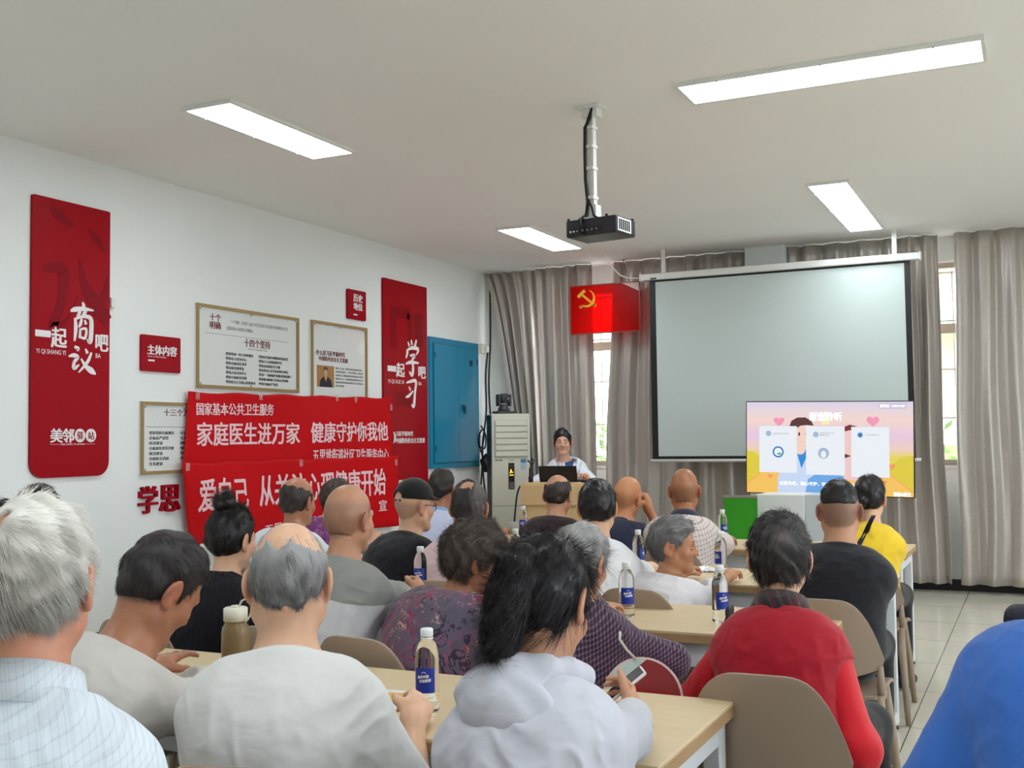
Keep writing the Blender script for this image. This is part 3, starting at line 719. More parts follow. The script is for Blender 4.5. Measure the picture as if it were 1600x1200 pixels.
# sickle blade as a crescent, handle ball, and the hammer across it
cx, cy, R1, R2 = -4.052, 2.81, .088, .083
out_ = []; n = 26
for k in range(n+1):
    a = math.radians(-128+(200*k/n)); out_.append((cx+R1*math.cos(a), cy+R1*math.sin(a)))
inn = []
for k in range(n+1):
    a = math.radians(-128+(200*k/n)); tt = math.sin(PI*min(1, (k/n)*1.0)); rr = R1-.004-.022*math.sin(PI*(.12+.86*k/n))
    inn.append((cx+rr*math.cos(a), cy+rr*math.sin(a)))
vs = [(x, y, .005) for x, y in out_+inn]+[(x, y, .003) for x, y in out_+inn]; N = len(out_)
fs = [(i, i+1, N+i+1, N+i) for i in range(N-1)]+[(i, 2*N+i, 2*N+i+1, i+1) for i in range(N-1)]+[(N+i+1, 3*N+i+1, 3*N+i, N+i) for i in range(N-1)]
em.add(vs, fs)
em.disc(out_[0][0]-.016, out_[0][1]-.012, .014, .003, .005, 16); 
def bar(mb, x0, y0, x1, y1, w, z0, z1):
    dx, dy = x1-x0, y1-y0; l = math.hypot(dx, dy); nx_, ny_ = -dy/l*w/2, dx/l*w/2
    mb.prism([(x0+nx_, y0+ny_), (x0-nx_, y0-ny_), (x1-nx_, y1-ny_), (x1+nx_, y1+ny_)], z0, z1)
bar(em, cx-.075, cy-.075, out_[3][0]-.02, out_[3][1]+.01, .02, .003, .005)
bar(em, cx-.05, cy+.04, cx+.085, cy-.075, .022, .003, .0055)
bar(em, cx-.098, cy+.02, cx-.022, cy+.084, .034, .003, .0055); em.disc(cx+.083, cy-.072, .015, .003, .0055, 14)
em.build('emblem', mat('flag_yellow', (246, 190, 40), .5), fl)
MB().add([(fu1-.17, fv1, .016), (fu1, fv1, .016), (fu1, fv1-.085, .016), (fu1-.17, fv1, .0145), (fu1, fv1, .0145), (fu1, fv1-.085, .0145)], [(0, 2, 1), (3, 4, 5), (0, 3, 5, 2)]).build('painted_corner_reflection', mat('pale_pink', (226, 196, 190), .5), fl)  # pale triangle paints a reflection onto the flag's top right corner
for x in (fu0+.08, fu1-.1):
    MB().tube([(x, fv1+.01, 0), (x+(-.07 if x < -3.9 else -.1), 3.19, -.1)], .004, 6).build('hanging_wire', M_TXTLT, fl)

# ------------------------------------------------------------------ projection screen
ps = wall_thing('projection_screen', 'large pulled down white projection screen before the curtains', 'projection screen', 10.0, 0, 0)
MB().rbox(-3.40, -.87, 2.912, 2.972, -.03, .05, .008).build('casing', M_WHITE, ps)
MB().rbox(-3.41, -3.395, 2.905, 2.98, -.035, .055, .004).rbox(-.876, -.86, 2.905, 2.98, -.035, .055, .004).build('end_cap', M_WHITE, ps)
MB().box(-3.30, -3.24, 2.914, 2.93, .05, .052).build('badge', M_TXTDK, ps)
c = MB().box(-3.325, -.955, 1.195, 2.914, .0, .003).build('black_border', M_BLACK, ps)
MB().box(-3.265, -1.005, 1.225, 2.893, .003, .0045).build('white_fabric', mat('screen_white', (196, 206, 203), .85, spec=.2), ps)
MB().tube([(-3.345, 1.184, .001), (-.915, 1.184, .001)], .014, 12).build('bottom_bar', M_WHITE, ps)
MB().rbox(-3.2, -3.16, 2.97, 3.2, -.005, .02, .003).build('ceiling_bracket', M_WHITE, ps)
MB().rbox(-1.1, -1.06, 2.97, 3.2, -.005, .02, .003).build('ceiling_bracket', M_WHITE, ps)
cable('cable', 'white cable drooping from the ceiling to the projection screen casing', [(-3.75, 9.9, 3.2), (-3.72, 9.93, 3.12), (-3.6, 9.95, 2.98), (-3.48, 9.97, 2.945), (-3.40, 9.98, 2.945)], .006, M_WHITE, 'ceiling cables')

# ------------------------------------------------------------------ ceiling projector
pj = thing('ceiling_projector', 'black projector hanging from the ceiling on a white pole', 'projector', (-2.13, 5.47, 0), math.radians(-8))
MB().rbox(-.07, .07, -.05, .05, 3.185, 3.2, .002).rbox(-.05, .05, -.03, .03, 3.14, 3.186, .003).build('ceiling_plate', M_WHITE, pj)
q = MB().rbox(-.018, .018, -.018, .018, 2.62, 3.15, .003).build('pole', M_WHITE, pj)
bnd = MB()
for z in (3.075, 2.97, 2.85, 2.69): bnd.rbox(-.034, .024, -.036, .022, z, z+.018, .003)
bnd.build('tape_band', M_WHITE, q)
MB().rbox(-.035, .035, -.03, .03, 2.575, 2.66, .004).box(-.10, .10, -.012, .012, 2.568, 2.578).box(-.012, .012, -.10, .10, 2.568, 2.578).build('mount_bracket', M_WHITE, pj)
bd = MB().rbox(-.165, .165, -.12, .12, 2.465, 2.565, .012).build('body', mat('projector_black', (40, 38, 46), .4), pj)
MB().box(-.15, .08, -.1225, -.119, 2.478, 2.515).build('port_panel', M_BLACK, bd)
pt = MB()
for x in (-.05, -.02, .01, .04): pt.disc(x, 2.497, .006, 0, .002, 10)
pt.xf(Matrix(((1, 0, 0, 0), (0, 0, -1, -.1226), (0, 1, 0, 0), (0, 0, 0, 1)))); pt.build('socket', M_TXTLT, bd)
lb = MB().box(-.135, -.125, -.1235, -.1224, 2.49, 2.502).box(-.115, -.102, -.1235, -.1224, 2.492, 2.500).box(-.09, -.062, -.1235, -.1224, 2.493, 2.500); lb.build('port_marking', M_LETTER, bd)
v = MB().box(.1645, .1665, -.10, .06, 2.478, 2.555).build('side_vent', M_WHITE, bd)
sl = MB()
for k in range(6): sl.box(.166, .168, -.088+k*.023, -.073+k*.023, 2.487, 2.546)
sl.build('vent_slot', M_BLACK, v)
q = MB().lathe([(0, 0), (.034, 0), (.034, .03), (.028, .032), (.024, .02), (0, .02)], 22); q.xf(Matrix.Translation((.09, .118, 2.515)) @ Matrix.Rotation(-PI/2, 4, 'X')); q.build('lens', mat('lens_glass', (20, 20, 30), .08), bd)
for x, y in ((-.15, -.11), (.10, -.11), (-.15, .11), (.15, .11)): MB().lathe([(0, 0), (.007, 0), (.009, .012), (0, .014)], 12, x, y, 2.563).build('foot', M_BLACK, bd)
bd.location = (.045, 0, .185); bd.scale = (.93, .93, .93)
cb = MB(); cb.tube([(.02, -.02, 3.19), (.0, -.035, 3.12), (-.02, -.036, 3.08), (-.026, -.03, 2.95), (-.026, -.03, 2.8), (-.014, -.03, 2.68), (-.012, -.05, 2.6), (-.01, -.126, 2.56), (-.005, -.14, 2.50), (.0, -.125, 2.49)], .011, 8)
cb.tube([(-.01, -.03, 2.68), (.02, -.05, 2.64), (.06, -.10, 2.58), (.085, -.09, 2.565)], .006, 8); cb.build('cable', M_BLACKC, pj)
# ------------------------------------------------------------------ tables
TZ = 0.725
M_TABLEW = mat('table_white_steel', (222, 226, 230), .4)
def make_table(label, W, D, loc):
    t = thing('training_table', label, 'table', loc, 0, 'training tables in rows')
    top = MB().rbox(-W/2+.002, W/2-.002, -D/2+.002, D/2-.002, TZ-.010, TZ, .002).build('table_top', M_TOP, t)
    MB().box(-W/2, W/2, -D/2, D/2, TZ-.036, TZ-.0095).build('edge_band', M_EDGE, t)
    for y in (-D/2+.035, D/2-.06): MB().rbox(-W/2+.05, W/2-.05, y, y+.025, TZ-.125, TZ-.036, .003).build('apron', M_TABLEW, t)
    MB().rbox(-W/2+.06, W/2-.06, -D/2+.22, D/2-.06, TZ-.235, TZ-.225, .003).build('book_shelf', mat('shelf_grey', (150, 148, 146), .6), t)
    for sx in (-1, 1):
        x = sx*(W/2-.045)
        for sy in (-1, 1):
            y = sy*(D/2-.045)
            lg = MB().rbox(x-.022, x+.022, y-.03, y+.03, .02, TZ-.036, .004).build('leg', M_TABLEW, t)
            MB().lathe([(0, 0), (.022, 0), (.022, .012), (.012, .016), (.012, .03), (0, .03)], 14, x, y).build('foot', M_BLACK, lg)
        for z0, z1 in ((.035, .085), (TZ-.10, TZ-.036)): MB().rbox(x-.02, x+.02, -D/2+.07, D/2-.07, z0, z1, .003).build('end_rail', M_TABLEW, t)
    return t
ROWS = [(2.18, 2.80, -.72), (3.71, 4.33, -.665), (4.98, 5.60, -.62), (6.57, 7.19, -.70)]
RN = ['nearest row', 'second row', 'third row', 'front row']
TW = 1.54
CN = ['right end', 'left end']
for r, (y0, y1, xr) in enumerate(ROWS):
    for c in range(2):
        W = TW
        x1 = xr - c*TW
        make_table('oak topped white training table at the %s of the %s' % (CN[c], RN[r]), W-.006, y1-y0, (x1-W/2, (y0+y1)/2, 0))

# ------------------------------------------------------------------ chairs: taupe moulded plastic
M_TAUPE = mat('taupe_plastic', (156, 136, 118), .48, bump=.02, bscale=300)
def make_chair():
    t = thing('plastic_chair', 'x', 'chair', (0, 0, 0), 0, 'taupe moulded chairs')
    def sheet(name, fn, nu, nv, th, keep=None):
        vs = [fn(-1+2*i/nu, j/nv) for i in range(nu+1) for j in range(nv+1)]
        fs = [(i*(nv+1)+j, (i+1)*(nv+1)+j, (i+1)*(nv+1)+j+1, i*(nv+1)+j+1) for i in range(nu) for j in range(nv)]
        o = MB().add(vs, fs, True).build(name, M_TAUPE, t)
        m = o.modifiers.new('thick', 'SOLIDIFY'); m.thickness = th; m.offset = 0
        b = o.modifiers.new('round', 'BEVEL'); b.width = .004; b.segments = 2; b.limit_method = 'ANGLE'; b.angle_limit = 1.0
        return o
    # backrest: superellipse top corners, dished, its lower edge bowed down in the middle
    def back(u, v):
        wd = .205+.012*v
        zb = .505+.045*u*u; zt = .80-.012*u*u
        e = 1.0
        uu = u
        top = zt - .20*max(0, (abs(u)-.22)/.78)**3.0
        z = zb+(top-zb)*v
        x = wd*uu*(1-.05*max(0, v-.8))
        y = -.205-.10*(z-.45)+.05*u*u
        return (x, y, z)
    sheet('backrest', back, 26, 14, .012)
    def seat(u, v):
        x = .205*u*(1-.08*(1-v)); y = -.20+.42*v
        z = .445-.018*(1-u*u)*math.sin(PI*min(1, v*1.1))-.03*max(0, v-.85)/.15*.6
        return (x, y, z)
    sheet('seat', seat, 18, 16, .014)
    # the uprights that run from the seat sides into the backrest
    for s in (-1, 1):
        MB().tube([(s*.19, .0, .435), (s*.20, -.12, .44), (s*.203, -.175, .48), (s*.203, -.172, .56)], [.013, .016, .017, .010], 8).build('upright', M_TAUPE, t)
        MB().tube([(s*.17, .15, .435), (s*.195, .20, .2), (s*.21, .225, 0)], [.021, .018, .013], 8).build('leg', M_TAUPE, t)
        MB().tube([(s*.19, -.15, .445), (s*.215, -.23, .2), (s*.23, -.275, 0)], [.022, .018, .013], 8).build('leg', M_TAUPE, t)
    return t
_chair0 = make_chair(); _used = [False]
def chair(x, y, rot, label):
    if not _used[0]:
        _used[0] = True; o = _chair0; o.location = (x, y, 0); o.rotation_euler = (0, 0, rot); o['label'] = label; return o
    return dup(_chair0, (x, y, 0), rot, label)

# ------------------------------------------------------------------ water bottles
def clear_mat(name, col, rough, ior):
    m = bpy.data.materials.new(name); m.use_nodes = True; p = m.node_tree.nodes['Principled BSDF']
    p.inputs['Base Color'].default_value = (*col, 1); p.inputs['Transmission Weight'].default_value = 1.0
    p.inputs['Roughness'].default_value = rough; p.inputs['IOR'].default_value = ior
    return m
M_PET = clear_mat('clear_bottle_plastic', (.97, .98, .98), .02, 1.25)
M_CAP = mat('white_cap', (236, 240, 240), .45)
M_LAB = mat('blue_label', (22, 50, 150), .4)
def make_bottle():
    t = thing('water_bottle', 'x', 'bottle', (0, 0, 0), 0, 'clear water bottles on the tables')
    R = .031
    prof = [(0, .006), (.02, .002), (.027, 0), (R, .006), (R, .03), (R-.0015, .034), (R, .038), (R, .045), (R-.0015, .049), (R, .053), (R, .152), (R-.001, .165), (R-.004, .18), (.022, .195), (.0145, .206), (.0135, .212), (.0135, .222), (0, .222)]
    MB().lathe(prof, 28).build('bottle_body', M_PET, t)
    c = MB().lathe([(0, .236), (.0145, .236), (.0158, .2345), (.0158, .214), (.0148, .213), (0, .213)], 26)
    for k in range(26):
        a = 2*PI*k/26; c.box(-.0006, .0006, -.0006, .0006, .215, .233)
        for i in range(8): x, y, z = c.v[-8+i]; c.v[-8+i] = (x+.0160*math.cos(a), y+.0160*math.sin(a), z)
    c.build('cap', M_CAP, t)
    MB().lathe([(.0145, .207), (.0165, .207), (.0165, .2105), (.0145, .2105)], 24).build('neck_ring', M_CAP, t)
    a0, a1 = -PI/2-.95, -PI/2+.95
    lb = MB().lathe([(R+.0006, .058), (R+.0006, .128)], 18, a0=a0, a1=a1).build('label_sheet', M_LAB, t)
    L = MB(); r2 = R+.0009
    def wrap(s, x0, x1, z0, z1, bold):
        vs, fs = glyphs(s, bold); P = []
        for a, b, k in vs:
            w = (x0+(x1-x0)*a)/R - PI/2; z = z0+(z1-z0)*b+.12*((x1-x0)*a)
            P.append(((r2+k*.0002)*math.cos(w), (r2+k*.0002)*math.sin(w), z))
        L.add(P, fs)
    wrap('最美中国', -.017, .012, .098, .107, .04); wrap('幸福健康', -.012, .018, .087, .096, .04)
    n = 14
    for (ra, rb) in ((.0055, .0042),):
        vs = []; 
        for k in range(n+1):
            a = PI*k/n
            for q in (ra, rb): w = (q*math.cos(a))/R-PI/2; vs.append((r2*math.cos(w), r2*math.sin(w), .113+q*math.sin(a)))
        L.add(vs, [(2*k, 2*k+1, 2*k+3, 2*k+2) for k in range(n)])
    L.build('label_print', M_LETTER, lb)
    return t
_bot0 = make_bottle(); _bu = [False]
def bottle(x, y, z, rot, label):
    if not _bu[0]:
        _bu[0] = True; o = _bot0; o.location = (x, y, z); o.rotation_euler = (0, 0, rot); o.scale = (.96, .96, .87); o['label'] = label; return o
    return dup(_bot0, (x, y, z), rot, label)

for x, y, rot, lab in (
    (-1.40, 2.40, .25, 'clear water bottle on the nearest table beside the fist of the white tee man'),
    (-1.43, 3.955, .55, 'clear water bottle standing behind the woman in the checked purple shirt'),
    (-1.07, 3.96, .75, 'clear water bottle left of the red waistcoat, nearer one of the overlapping pair'),
    (-1.44, 5.36, -.55, 'clear water bottle by the snack packet in front of the white laced old woman'),
    (-2.50, 5.22, .3, 'clear water bottle between the curly haired woman and the dark maroon jumper'),
    (-2.50, 4.235, .2, 'clear water bottle left of the shoulder of the floral blouse'),
    (-3.30, 7.02, .2, 'far clear water bottle in front of the lectern foot'),
    (-1.87, 5.36, 1.6, 'clear water bottle right of the man in the white tee with black hair'),
    (-1.87, 7.02, .9, 'clear water bottle right of the pale checked shirt on the front row table'),
    (-1.60, 7.12, 2.4, 'clear water bottle before the white cabinet under the television'),
    (-1.985, 3.95, 1.4, 'clear water bottle half hidden beside the curly hair of the floral blouse woman'),
    (-3.55, 4.02, .4, 'water bottle whose cap shows left of the woman with the hair bun')):
    bottle(x, y, TZ, rot, lab)

# brown flask with white screw lid and carrying loop
fk = thing('drinking_flask', 'brown translucent flask with white lid and white carrying loop', 'flask', (-2.09, 2.50, TZ))
MB().lathe([(0, 0), (.036, 0), (.040, .006), (.040, .135), (.037, .150), (.031, .160), (.031, .168), (0, .168)], 28).build('flask_body', mat('brown_flask', (150, 126, 86), .2, trans=.35), fk)
ld = MB().lathe([(0, .206), (.030, .206), (.034, .203), (.034, .168), (0, .168)], 30).lathe([(0, .211), (.013, .211), (.014, .206), (0, .206)], 20).build('lid', mat('ivory_plastic', (230, 228, 210), .4), fk)
MB().tube([(.012, 0, .209), (.022, 0, .225), (.038, 0, .232), (.054, 0, .222), (.058, 0, .203), (.050, 0, .182), (.040, 0, .170), (.033, 0, .163)], .0028, 8).build('carrying_loop', mat('ivory_plastic'), fk)

# papers, booklet, snack packet, cloth
bk = thing('booklet', 'open booklet with yellow and white cover lying on the nearest table', 'booklet', (-1.53, 2.46, TZ), .15)
MB().box(-.07, .07, -.10, .10, 0, .004).build('pages', M_PAPER, bk)
MB().box(-.06, .055, -.03, .07, .004, .0046).build('cover_print', mat('yellow_print', (232, 180, 60), .5, var=.3, vscale=40), bk)
sn = thing('snack_packet', 'crumpled white and yellow packet lying on the third row table', 'packet', (-1.54, 5.42, TZ), .3)
vs = []; fs = []; r = random.Random(3); n = 12
for i in range(n+1):
    for j in range(n+1):
        u, v = -1+2*i/n, -1+2*j/n
        vs.append((u*.07, v*.045, .002+.022*(1-u*u)*(1-v*v)+r.uniform(0, .006)*(1-u**4)))
for i in range(n):
    for j in range(n): fs.append((i*(n+1)+j, (i+1)*(n+1)+j, (i+1)*(n+1)+j+1, i*(n+1)+j+1))
o_ = MB().add(vs, fs).build('wrapper', mat('silver_wrapper', (226, 228, 230), .25, metal=.3), sn)
MB().lathe([(0, .026), (.022, .024), (.026, .018)], 12, .02, .012).build('yellow_seal', mat('yellow_print', (232, 180, 60)), sn)
bw = thing('paper_bowl', 'shallow white paper bowl on the front row table', 'bowl', (-3.50, 7.0, TZ))
MB().lathe([(0, .004), (.045, .003), (.07, .03), (.072, .03), (.048, .0), (0, 0)], 28).build('bowl', M_WHITE, bw)
cpx = thing('paper_cup', 'grey paper cup beside the far bottle at the lectern', 'cup', (-3.42, 7.1, TZ))
MB().lathe([(0, 0), (.026, 0), (.036, .085), (.034, .085), (.025, .004), (0, .004)], 24).build('cup', mat('grey_cup', (176, 174, 168), .5), cpx)

sh = thing('cloth_bag', 'folded cream cloth bag lying on the shelf under the second row table', 'bag', (-1.10, 3.97, TZ-.225))
vs = []; fs = []; nx, ny = 18, 10
for i in range(nx+1):
    for j in range(ny+1):
        u, v = -1+2*i/nx, -1+2*j/ny
        vs.append((u*.15, v*.13, .006+.055*(1-abs(u)**3)*(1-abs(v)**3)*(.8+.25*math.sin(5*u+2*v))))
for i in range(nx):
    for j in range(ny): fs.append((i*(ny+1)+j, (i+1)*(ny+1)+j, (i+1)*(ny+1)+j+1, i*(ny+1)+j+1))
o_ = MB().add(vs, fs, True).build('cloth', mat('cream_cloth', (206, 198, 186), .8, bump=.2, bscale=60), sh)
md = o_.modifiers.new('thick', 'SOLIDIFY'); md.thickness = .006
MB().tube([(-.1, -.13, .02), (-.05, -.17, .03), (.05, -.17, .03), (.1, -.13, .02)], .006, 8).build('handle', mat('cream_cloth'), sh)

# round hand fan, red and white, hanging by its cord in front of the second row
fn_ = thing('hand_fan', 'round glossy red hand fan with a white segment hanging at a chair behind the phone', 'fan', (-1.03, 2.965, .665), .12)
q = MB(); q.disc(0, 0, .112, -.002, .002, 48); q.xf(Matrix.Rotation(math.radians(78), 4, 'X')); q.build('fan_sheet', mat('fan_red', (150, 8, 20), .2, coat=.5), fn_)
q = MB(); q.lathe([(.110, -.003), (.116, -.003), (.116, .003), (.110, .003)], 48); q.xf(Matrix.Rotation(math.radians(78), 4, 'X')); q.build('rim', mat('pale_pink_rim', (226, 190, 190), .4), fn_)
seg = [(.110*math.cos(math.radians(a)), .110*math.sin(math.radians(a))) for a in range(85, 176, 5)]
q = MB(); q.prism(seg, .0022, .0030); q.prism(seg, -.0030, -.0022); q.xf(Matrix.Rotation(math.radians(78), 4, 'X')); q.build('white_segment', mat('fan_white', (206, 222, 216), .3), fn_)
MB().tube([(-.02, .01, .11), (-.05, .03, .13), (-.075, .05, .155), (-.08, .08, .17)], .004, 8).build('cord', mat('cream_cloth'), fn_)

# walking stick hooked on the table edge
st = thing('walking_stick', 'walking stick with black handle and golden collar leaning at the red waistcoat', 'cane', (-.955, 3.62, 0), -.2)
MB().tube([(.02, 0, .0), (.004, 0, .72)], [.009, .011], 12).build('shaft', mat('brown_lacquer', (120, 84, 52), .3), st)
MB().lathe([(.0125, .0), (.0125, .05), (.0115, .055)], 14, .003, 0, .70).build('collar', mat('gold_collar', (206, 160, 60), .25, metal=.8), st)
MB().tube([(.003, 0, .745), (.003, 0, .79), (.003, .01, .815), (-.004, .03, .825), (-.012, .055, .818)], [.013, .014, .015, .014, .011], 12).build('handle', M_BLACK, st)
MB().lathe([(0, 0), (.014, 0), (.012, .03), (0, .032)], 12, .02, 0).build('rubber_tip', M_BLACK, st)

so = thing('stool', 'low taupe stool across the aisle under the dark navy bag', 'stool', (-.03, 5.60, 0))
MB().lathe([(0, .425), (.15, .425), (.16, .432), (.16, .44), (.15, .447), (0, .447)], 30).build('seat', M_TAUPE, so)
for k in range(4):
    a = PI/4+k*PI/2; MB().tube([(.10*math.cos(a), .10*math.sin(a), .43), (.16*math.cos(a), .16*math.sin(a), 0)], [.016, .012], 8).build('leg', M_TAUPE, so)
# dark bag at the right edge
nb = thing('shoulder_bag', 'dark navy rounded bag on a chair beyond the blue shirt', 'bag', (-.06, 5.60, .447), 0)
M_NAVY = mat('navy_nylon', (26, 26, 44), .7, bump=.2, bscale=200)
MB().rbox(-.115, .17, -.10, .10, 0, .16, .06, 5).build('bag_body', M_NAVY, nb)
MB().rbox(-.085, .14, -.125, -.09, .01, .11, .017, 4).build('front_pocket', M_NAVY, nb)
MB().tube([(.0, 0, .155), (.01, 0, .18), (.05, 0, .19), (.1, 0, .18), (.11, 0, .155)], .010, 8).build('strap', M_BLACK, nb)

# ------------------------------------------------------------------ lectern, laptop, microphone
lc = thing('lectern', 'light wood lectern in front of the curtains', 'lectern', (-3.80, 8.95, 0), .12)
MB().rbox(-.32, .32, -.23, .23, .985, 1.02, .006).build('top', M_PODIUM, lc)
MB().rbox(-.33, .33, -.25, -.22, .83, 1.005, .006).build('front_fascia', M_PODIUM, lc)
MB().rbox(-.29, .29, -.20, -.175, .08, .84, .004).build('front_panel', M_PODIUM, lc)
MB().rbox(-.30, -.275, -.20, .20, .08, .99, .004).build('side_panel', M_PODIUM, lc); MB().rbox(.275, .30, -.20, .20, .08, .99, .004).build('side_panel', M_PODIUM, lc)
MB().rbox(-.32, .32, -.22, .22, 0, .08, .006).build('plinth', M_PODIUM, lc)
MB().box(-.28, .28, -.17, .19, .5, .52).build('shelf', M_PODIUM, lc)
lp = thing('laptop', 'open black laptop on the lectern seen from behind', 'laptop', (-3.86, 8.98, 1.02), .12)
MB().rbox(-.175, .175, -.03, .21, 0, .016, .004).build('keyboard_base', M_BLACK, lp)
q = MB().rbox(-.175, .175, -.006, .004, 0, .135, .003); q.xf(Matrix.Translation((0, -.03, .012)) @ Matrix.Rotation(math.radians(14), 4, 'X')); q.build('lid', mat('laptop_lid', (26, 24, 26), .35), lp)
MB().tube([(-.15, -.032, .014), (.15, -.032, .014)], .006, 8).build('hinge', M_BLACK, lp)
mc = thing('microphone', 'black gooseneck microphone clip standing on the lectern left of the laptop', 'microphone', (-4.09, 8.87, 1.02))
MB().lathe([(0, 0), (.022, 0), (.022, .05), (.016, .055), (.015, .12), (.010, .13), (0, .13)], 18).build('stand', M_BLACK, mc)
MB().tube([(0, 0, .125), (.004, 0, .16), (-.012, 0, .185), (-.030, 0, .19)], .008, 8).tube([(.004, 0, .155), (.025, 0, .165), (.034, 0, .19), (.02, 0, .205), (.004, 0, .195)], .007, 8).build('clip', M_BLACK, mc)
cable('cable', 'black microphone cable hanging from the hand at the lectern side', [(-4.14, 8.75, .99), (-4.15, 8.70, .9), (-4.18, 8.68, .6), (-4.24, 8.66, .25), (-4.3, 8.6, .01)], .008)
o = thing('paper_tray', 'flat black box on the right of the lectern top', 'box', (-3.56, 8.92, 1.02), .12)
MB().rbox(-.05, .05, -.06, .06, 0, .02, .003).build('tray', M_BLACK, o)

# ------------------------------------------------------------------ television on its stand
TVY = 9.05
tv = wall_thing('television', 'flat television showing a pastel cartoon slide, in front of the projection screen', 'television', TVY, -1.536, 1.30)
tv.matrix_world = tv.matrix_world @ Matrix.Rotation(math.radians(-1.3), 4, 'Z')
TW2, TH2 = .662, .381
MB().rbox(-TW2, TW2, -TH2, TH2, -.045, .0, .004).build('bezel', M_BLACK, tv)
def em(name, rgb, s=1.0): return mat(name, rgb, .3, emit=s)
def grad_mat():
    m = bpy.data.materials.new('slide_sky'); m.use_nodes = True; nt = m.node_tree; p = nt.nodes['Principled BSDF']
    p.inputs['Base Color'].default_value = (0, 0, 0, 1); p.inputs['Roughness'].default_value = .2
    tc = nt.nodes.new('ShaderNodeTexCoord'); sp = nt.nodes.new('ShaderNodeSeparateXYZ'); rp = nt.nodes.new('ShaderNodeValToRGB')
    mr = nt.nodes.new('ShaderNodeMapRange'); mr.inputs['From Min'].default_value = -TH2; mr.inputs['From Max'].default_value = TH2
    nt.links.new(tc.outputs['Object'], sp.inputs[0]); nt.links.new(sp.outputs['Y'], mr.inputs['Value']); nt.links.new(mr.outputs[0], rp.inputs[0])
    e = rp.color_ramp.elements
    cols = [(0, (250, 190, 96)), (.30, (250, 214, 110)), (.40, (236, 222, 80)), (.50, (246, 214, 200)), (.62, (238, 206, 232)), (.80, (250, 222, 212)), (1, (226, 218, 242))]
    e[0].position = 0; e[0].color = (*lin(cols[0][1]), 1); e[1].position = 1; e[1].color = (*lin(cols[-1][1]), 1)
    for po, c in cols[1:-1]: q = e.new(po); q.color = (*lin(c), 1)
    nt.links.new(rp.outputs[0], p.inputs['Emission Color']); p.inputs['Emission Strength'].default_value = TVS
    return m
TVS = 0.74
sx, sy = TW2-.008, TH2-.008
scr = MB().box(-sx, sx, -sy, sy, .0, .001).build('screen', grad_mat(), tv)
def sl(name, rgb, mb, s=None): return mb.build(name, mat('slide_'+name, rgb, .4, emit=TVS if s is None else s), scr)
def X(px): return -sx+2*sx*px/1390.0          # slide coordinates, 1390 wide and 775 high
def Y_(py): return sy-2*sy*py/775.0
def poly(mb, pts, z): mb.prism([(X(a), Y_(b)) for a, b in pts], z, z+.0003); return mb
sl('path', (252, 200, 96), poly(MB(), [(0, 700), (120, 600), (700, 560), (1200, 590), (1390, 735), (1390, 775), (0, 775)], .0011))
for gp in ([(0, 420), (60, 425), (240, 560), (110, 600), (0, 690)], [(1390, 440), (1300, 450), (1150, 570), (1230, 610), (1390, 725)]): sl('grass', (228, 208, 60), poly(MB(), gp, .0015))
m_ = MB(); bar(m_, X(0), Y_(702), X(120), Y_(602), .005, .0018, .0021); bar(m_, X(1205), Y_(600), X(1390), Y_(738), .005, .0018, .0021); sl('path_edge', (246, 150, 70), m_)
def heart(mb, cx, cy, s, z):
    pts = []
    for k in range(30):
        t = 2*PI*k/30; x = 16*math.sin(t)**3; y = 13*math.cos(t)-5*math.cos(2*t)-2*math.cos(3*t)-math.cos(4*t)
        pts.append((X(cx)+x*s/17, Y_(cy)+y*s/17))
    mb.prism(pts, z, z+.0003)
for hx, hy, hs_ in ((283, 165, .047), (1068, 160, .052)): m_ = MB(); heart(m_, hx, hy, hs_, .0015); sl('heart', (248, 158, 190), m_)
for hx, hy, hs_ in ((206, 632, .022), (1150, 665, .03), (1215, 530, .03)): m_ = MB(); heart(m_, hx, hy, hs_, .0019); sl('small_heart', (250, 156, 110), m_)
# two plain cartoon figures behind the cards
def ell(mb, cx, cy, rx, ry, z, n=30): mb.prism([(X(cx+rx*math.cos(2*PI*k/n)), Y_(cy+ry*math.sin(2*PI*k/n))) for k in range(n)], z, z+.0003); return mb
sl('coat', (206, 222, 250), poly(MB(), [(270, 775), (272, 640), (330, 470), (420, 410), (520, 400), (580, 460), (620, 600), (640, 775)], .0020))
sl('shirt', (40, 140, 226), poly(MB(), [(430, 410), (520, 400), (516, 470), (475, 560)], .0024))
sl('skin', (250, 216, 200), ell(ell(MB(), 470, 270, 88, 120, .0028), 465, 395, 45, 50, .0026))
sl('hair', (84, 44, 44), poly(MB(), [(372, 210), (390, 160), (440, 132), (510, 130), (560, 160), (580, 200), (520, 195), (470, 200), (430, 225), (395, 240)], .0032))
m_ = ell(MB(), 457, 272, 8, 16, .0036); m_ = ell(m_, 520, 272, 8, 16, .0036); sl('eye', (50, 30, 36), m_)
m_ = MB(); stroke(m_, [(0, .6, .1), (.5, .1, .14), (1, .8, .1)], (X(455), X(495), Y_(340), Y_(325)), .0036, .3, .0003); sl('mouth', (190, 90, 90), m_)
sl('dress', (110, 170, 236), poly(MB(), [(505, 775), (530, 650), (620, 590), (760, 580), (850, 640), (880, 775)], .0023))
sl('girl_skin', (246, 206, 204), ell(poly(MB(), [(830, 640), (840, 430), (910, 430), (960, 660)], .0024), 862, 300, 62, 120, .0028))
sl('girl_hair', (120, 40, 36), poly(MB(), [(828, 250), (832, 210), (880, 190), (940, 205), (930, 260), (880, 235)], .0032))
sl('girl_collar', (70, 40, 60), poly(MB(), [(830, 430), (890, 450), (834, 470)], .0030))
m_ = MB(); stroke(m_, [(0, .6, .1), (.5, .1, .14), (1, .8, .1)], (X(850), X(885), Y_(390), Y_(378)), .0036, .3, .0003); sl('girl_mouth', (200, 70, 80), m_)
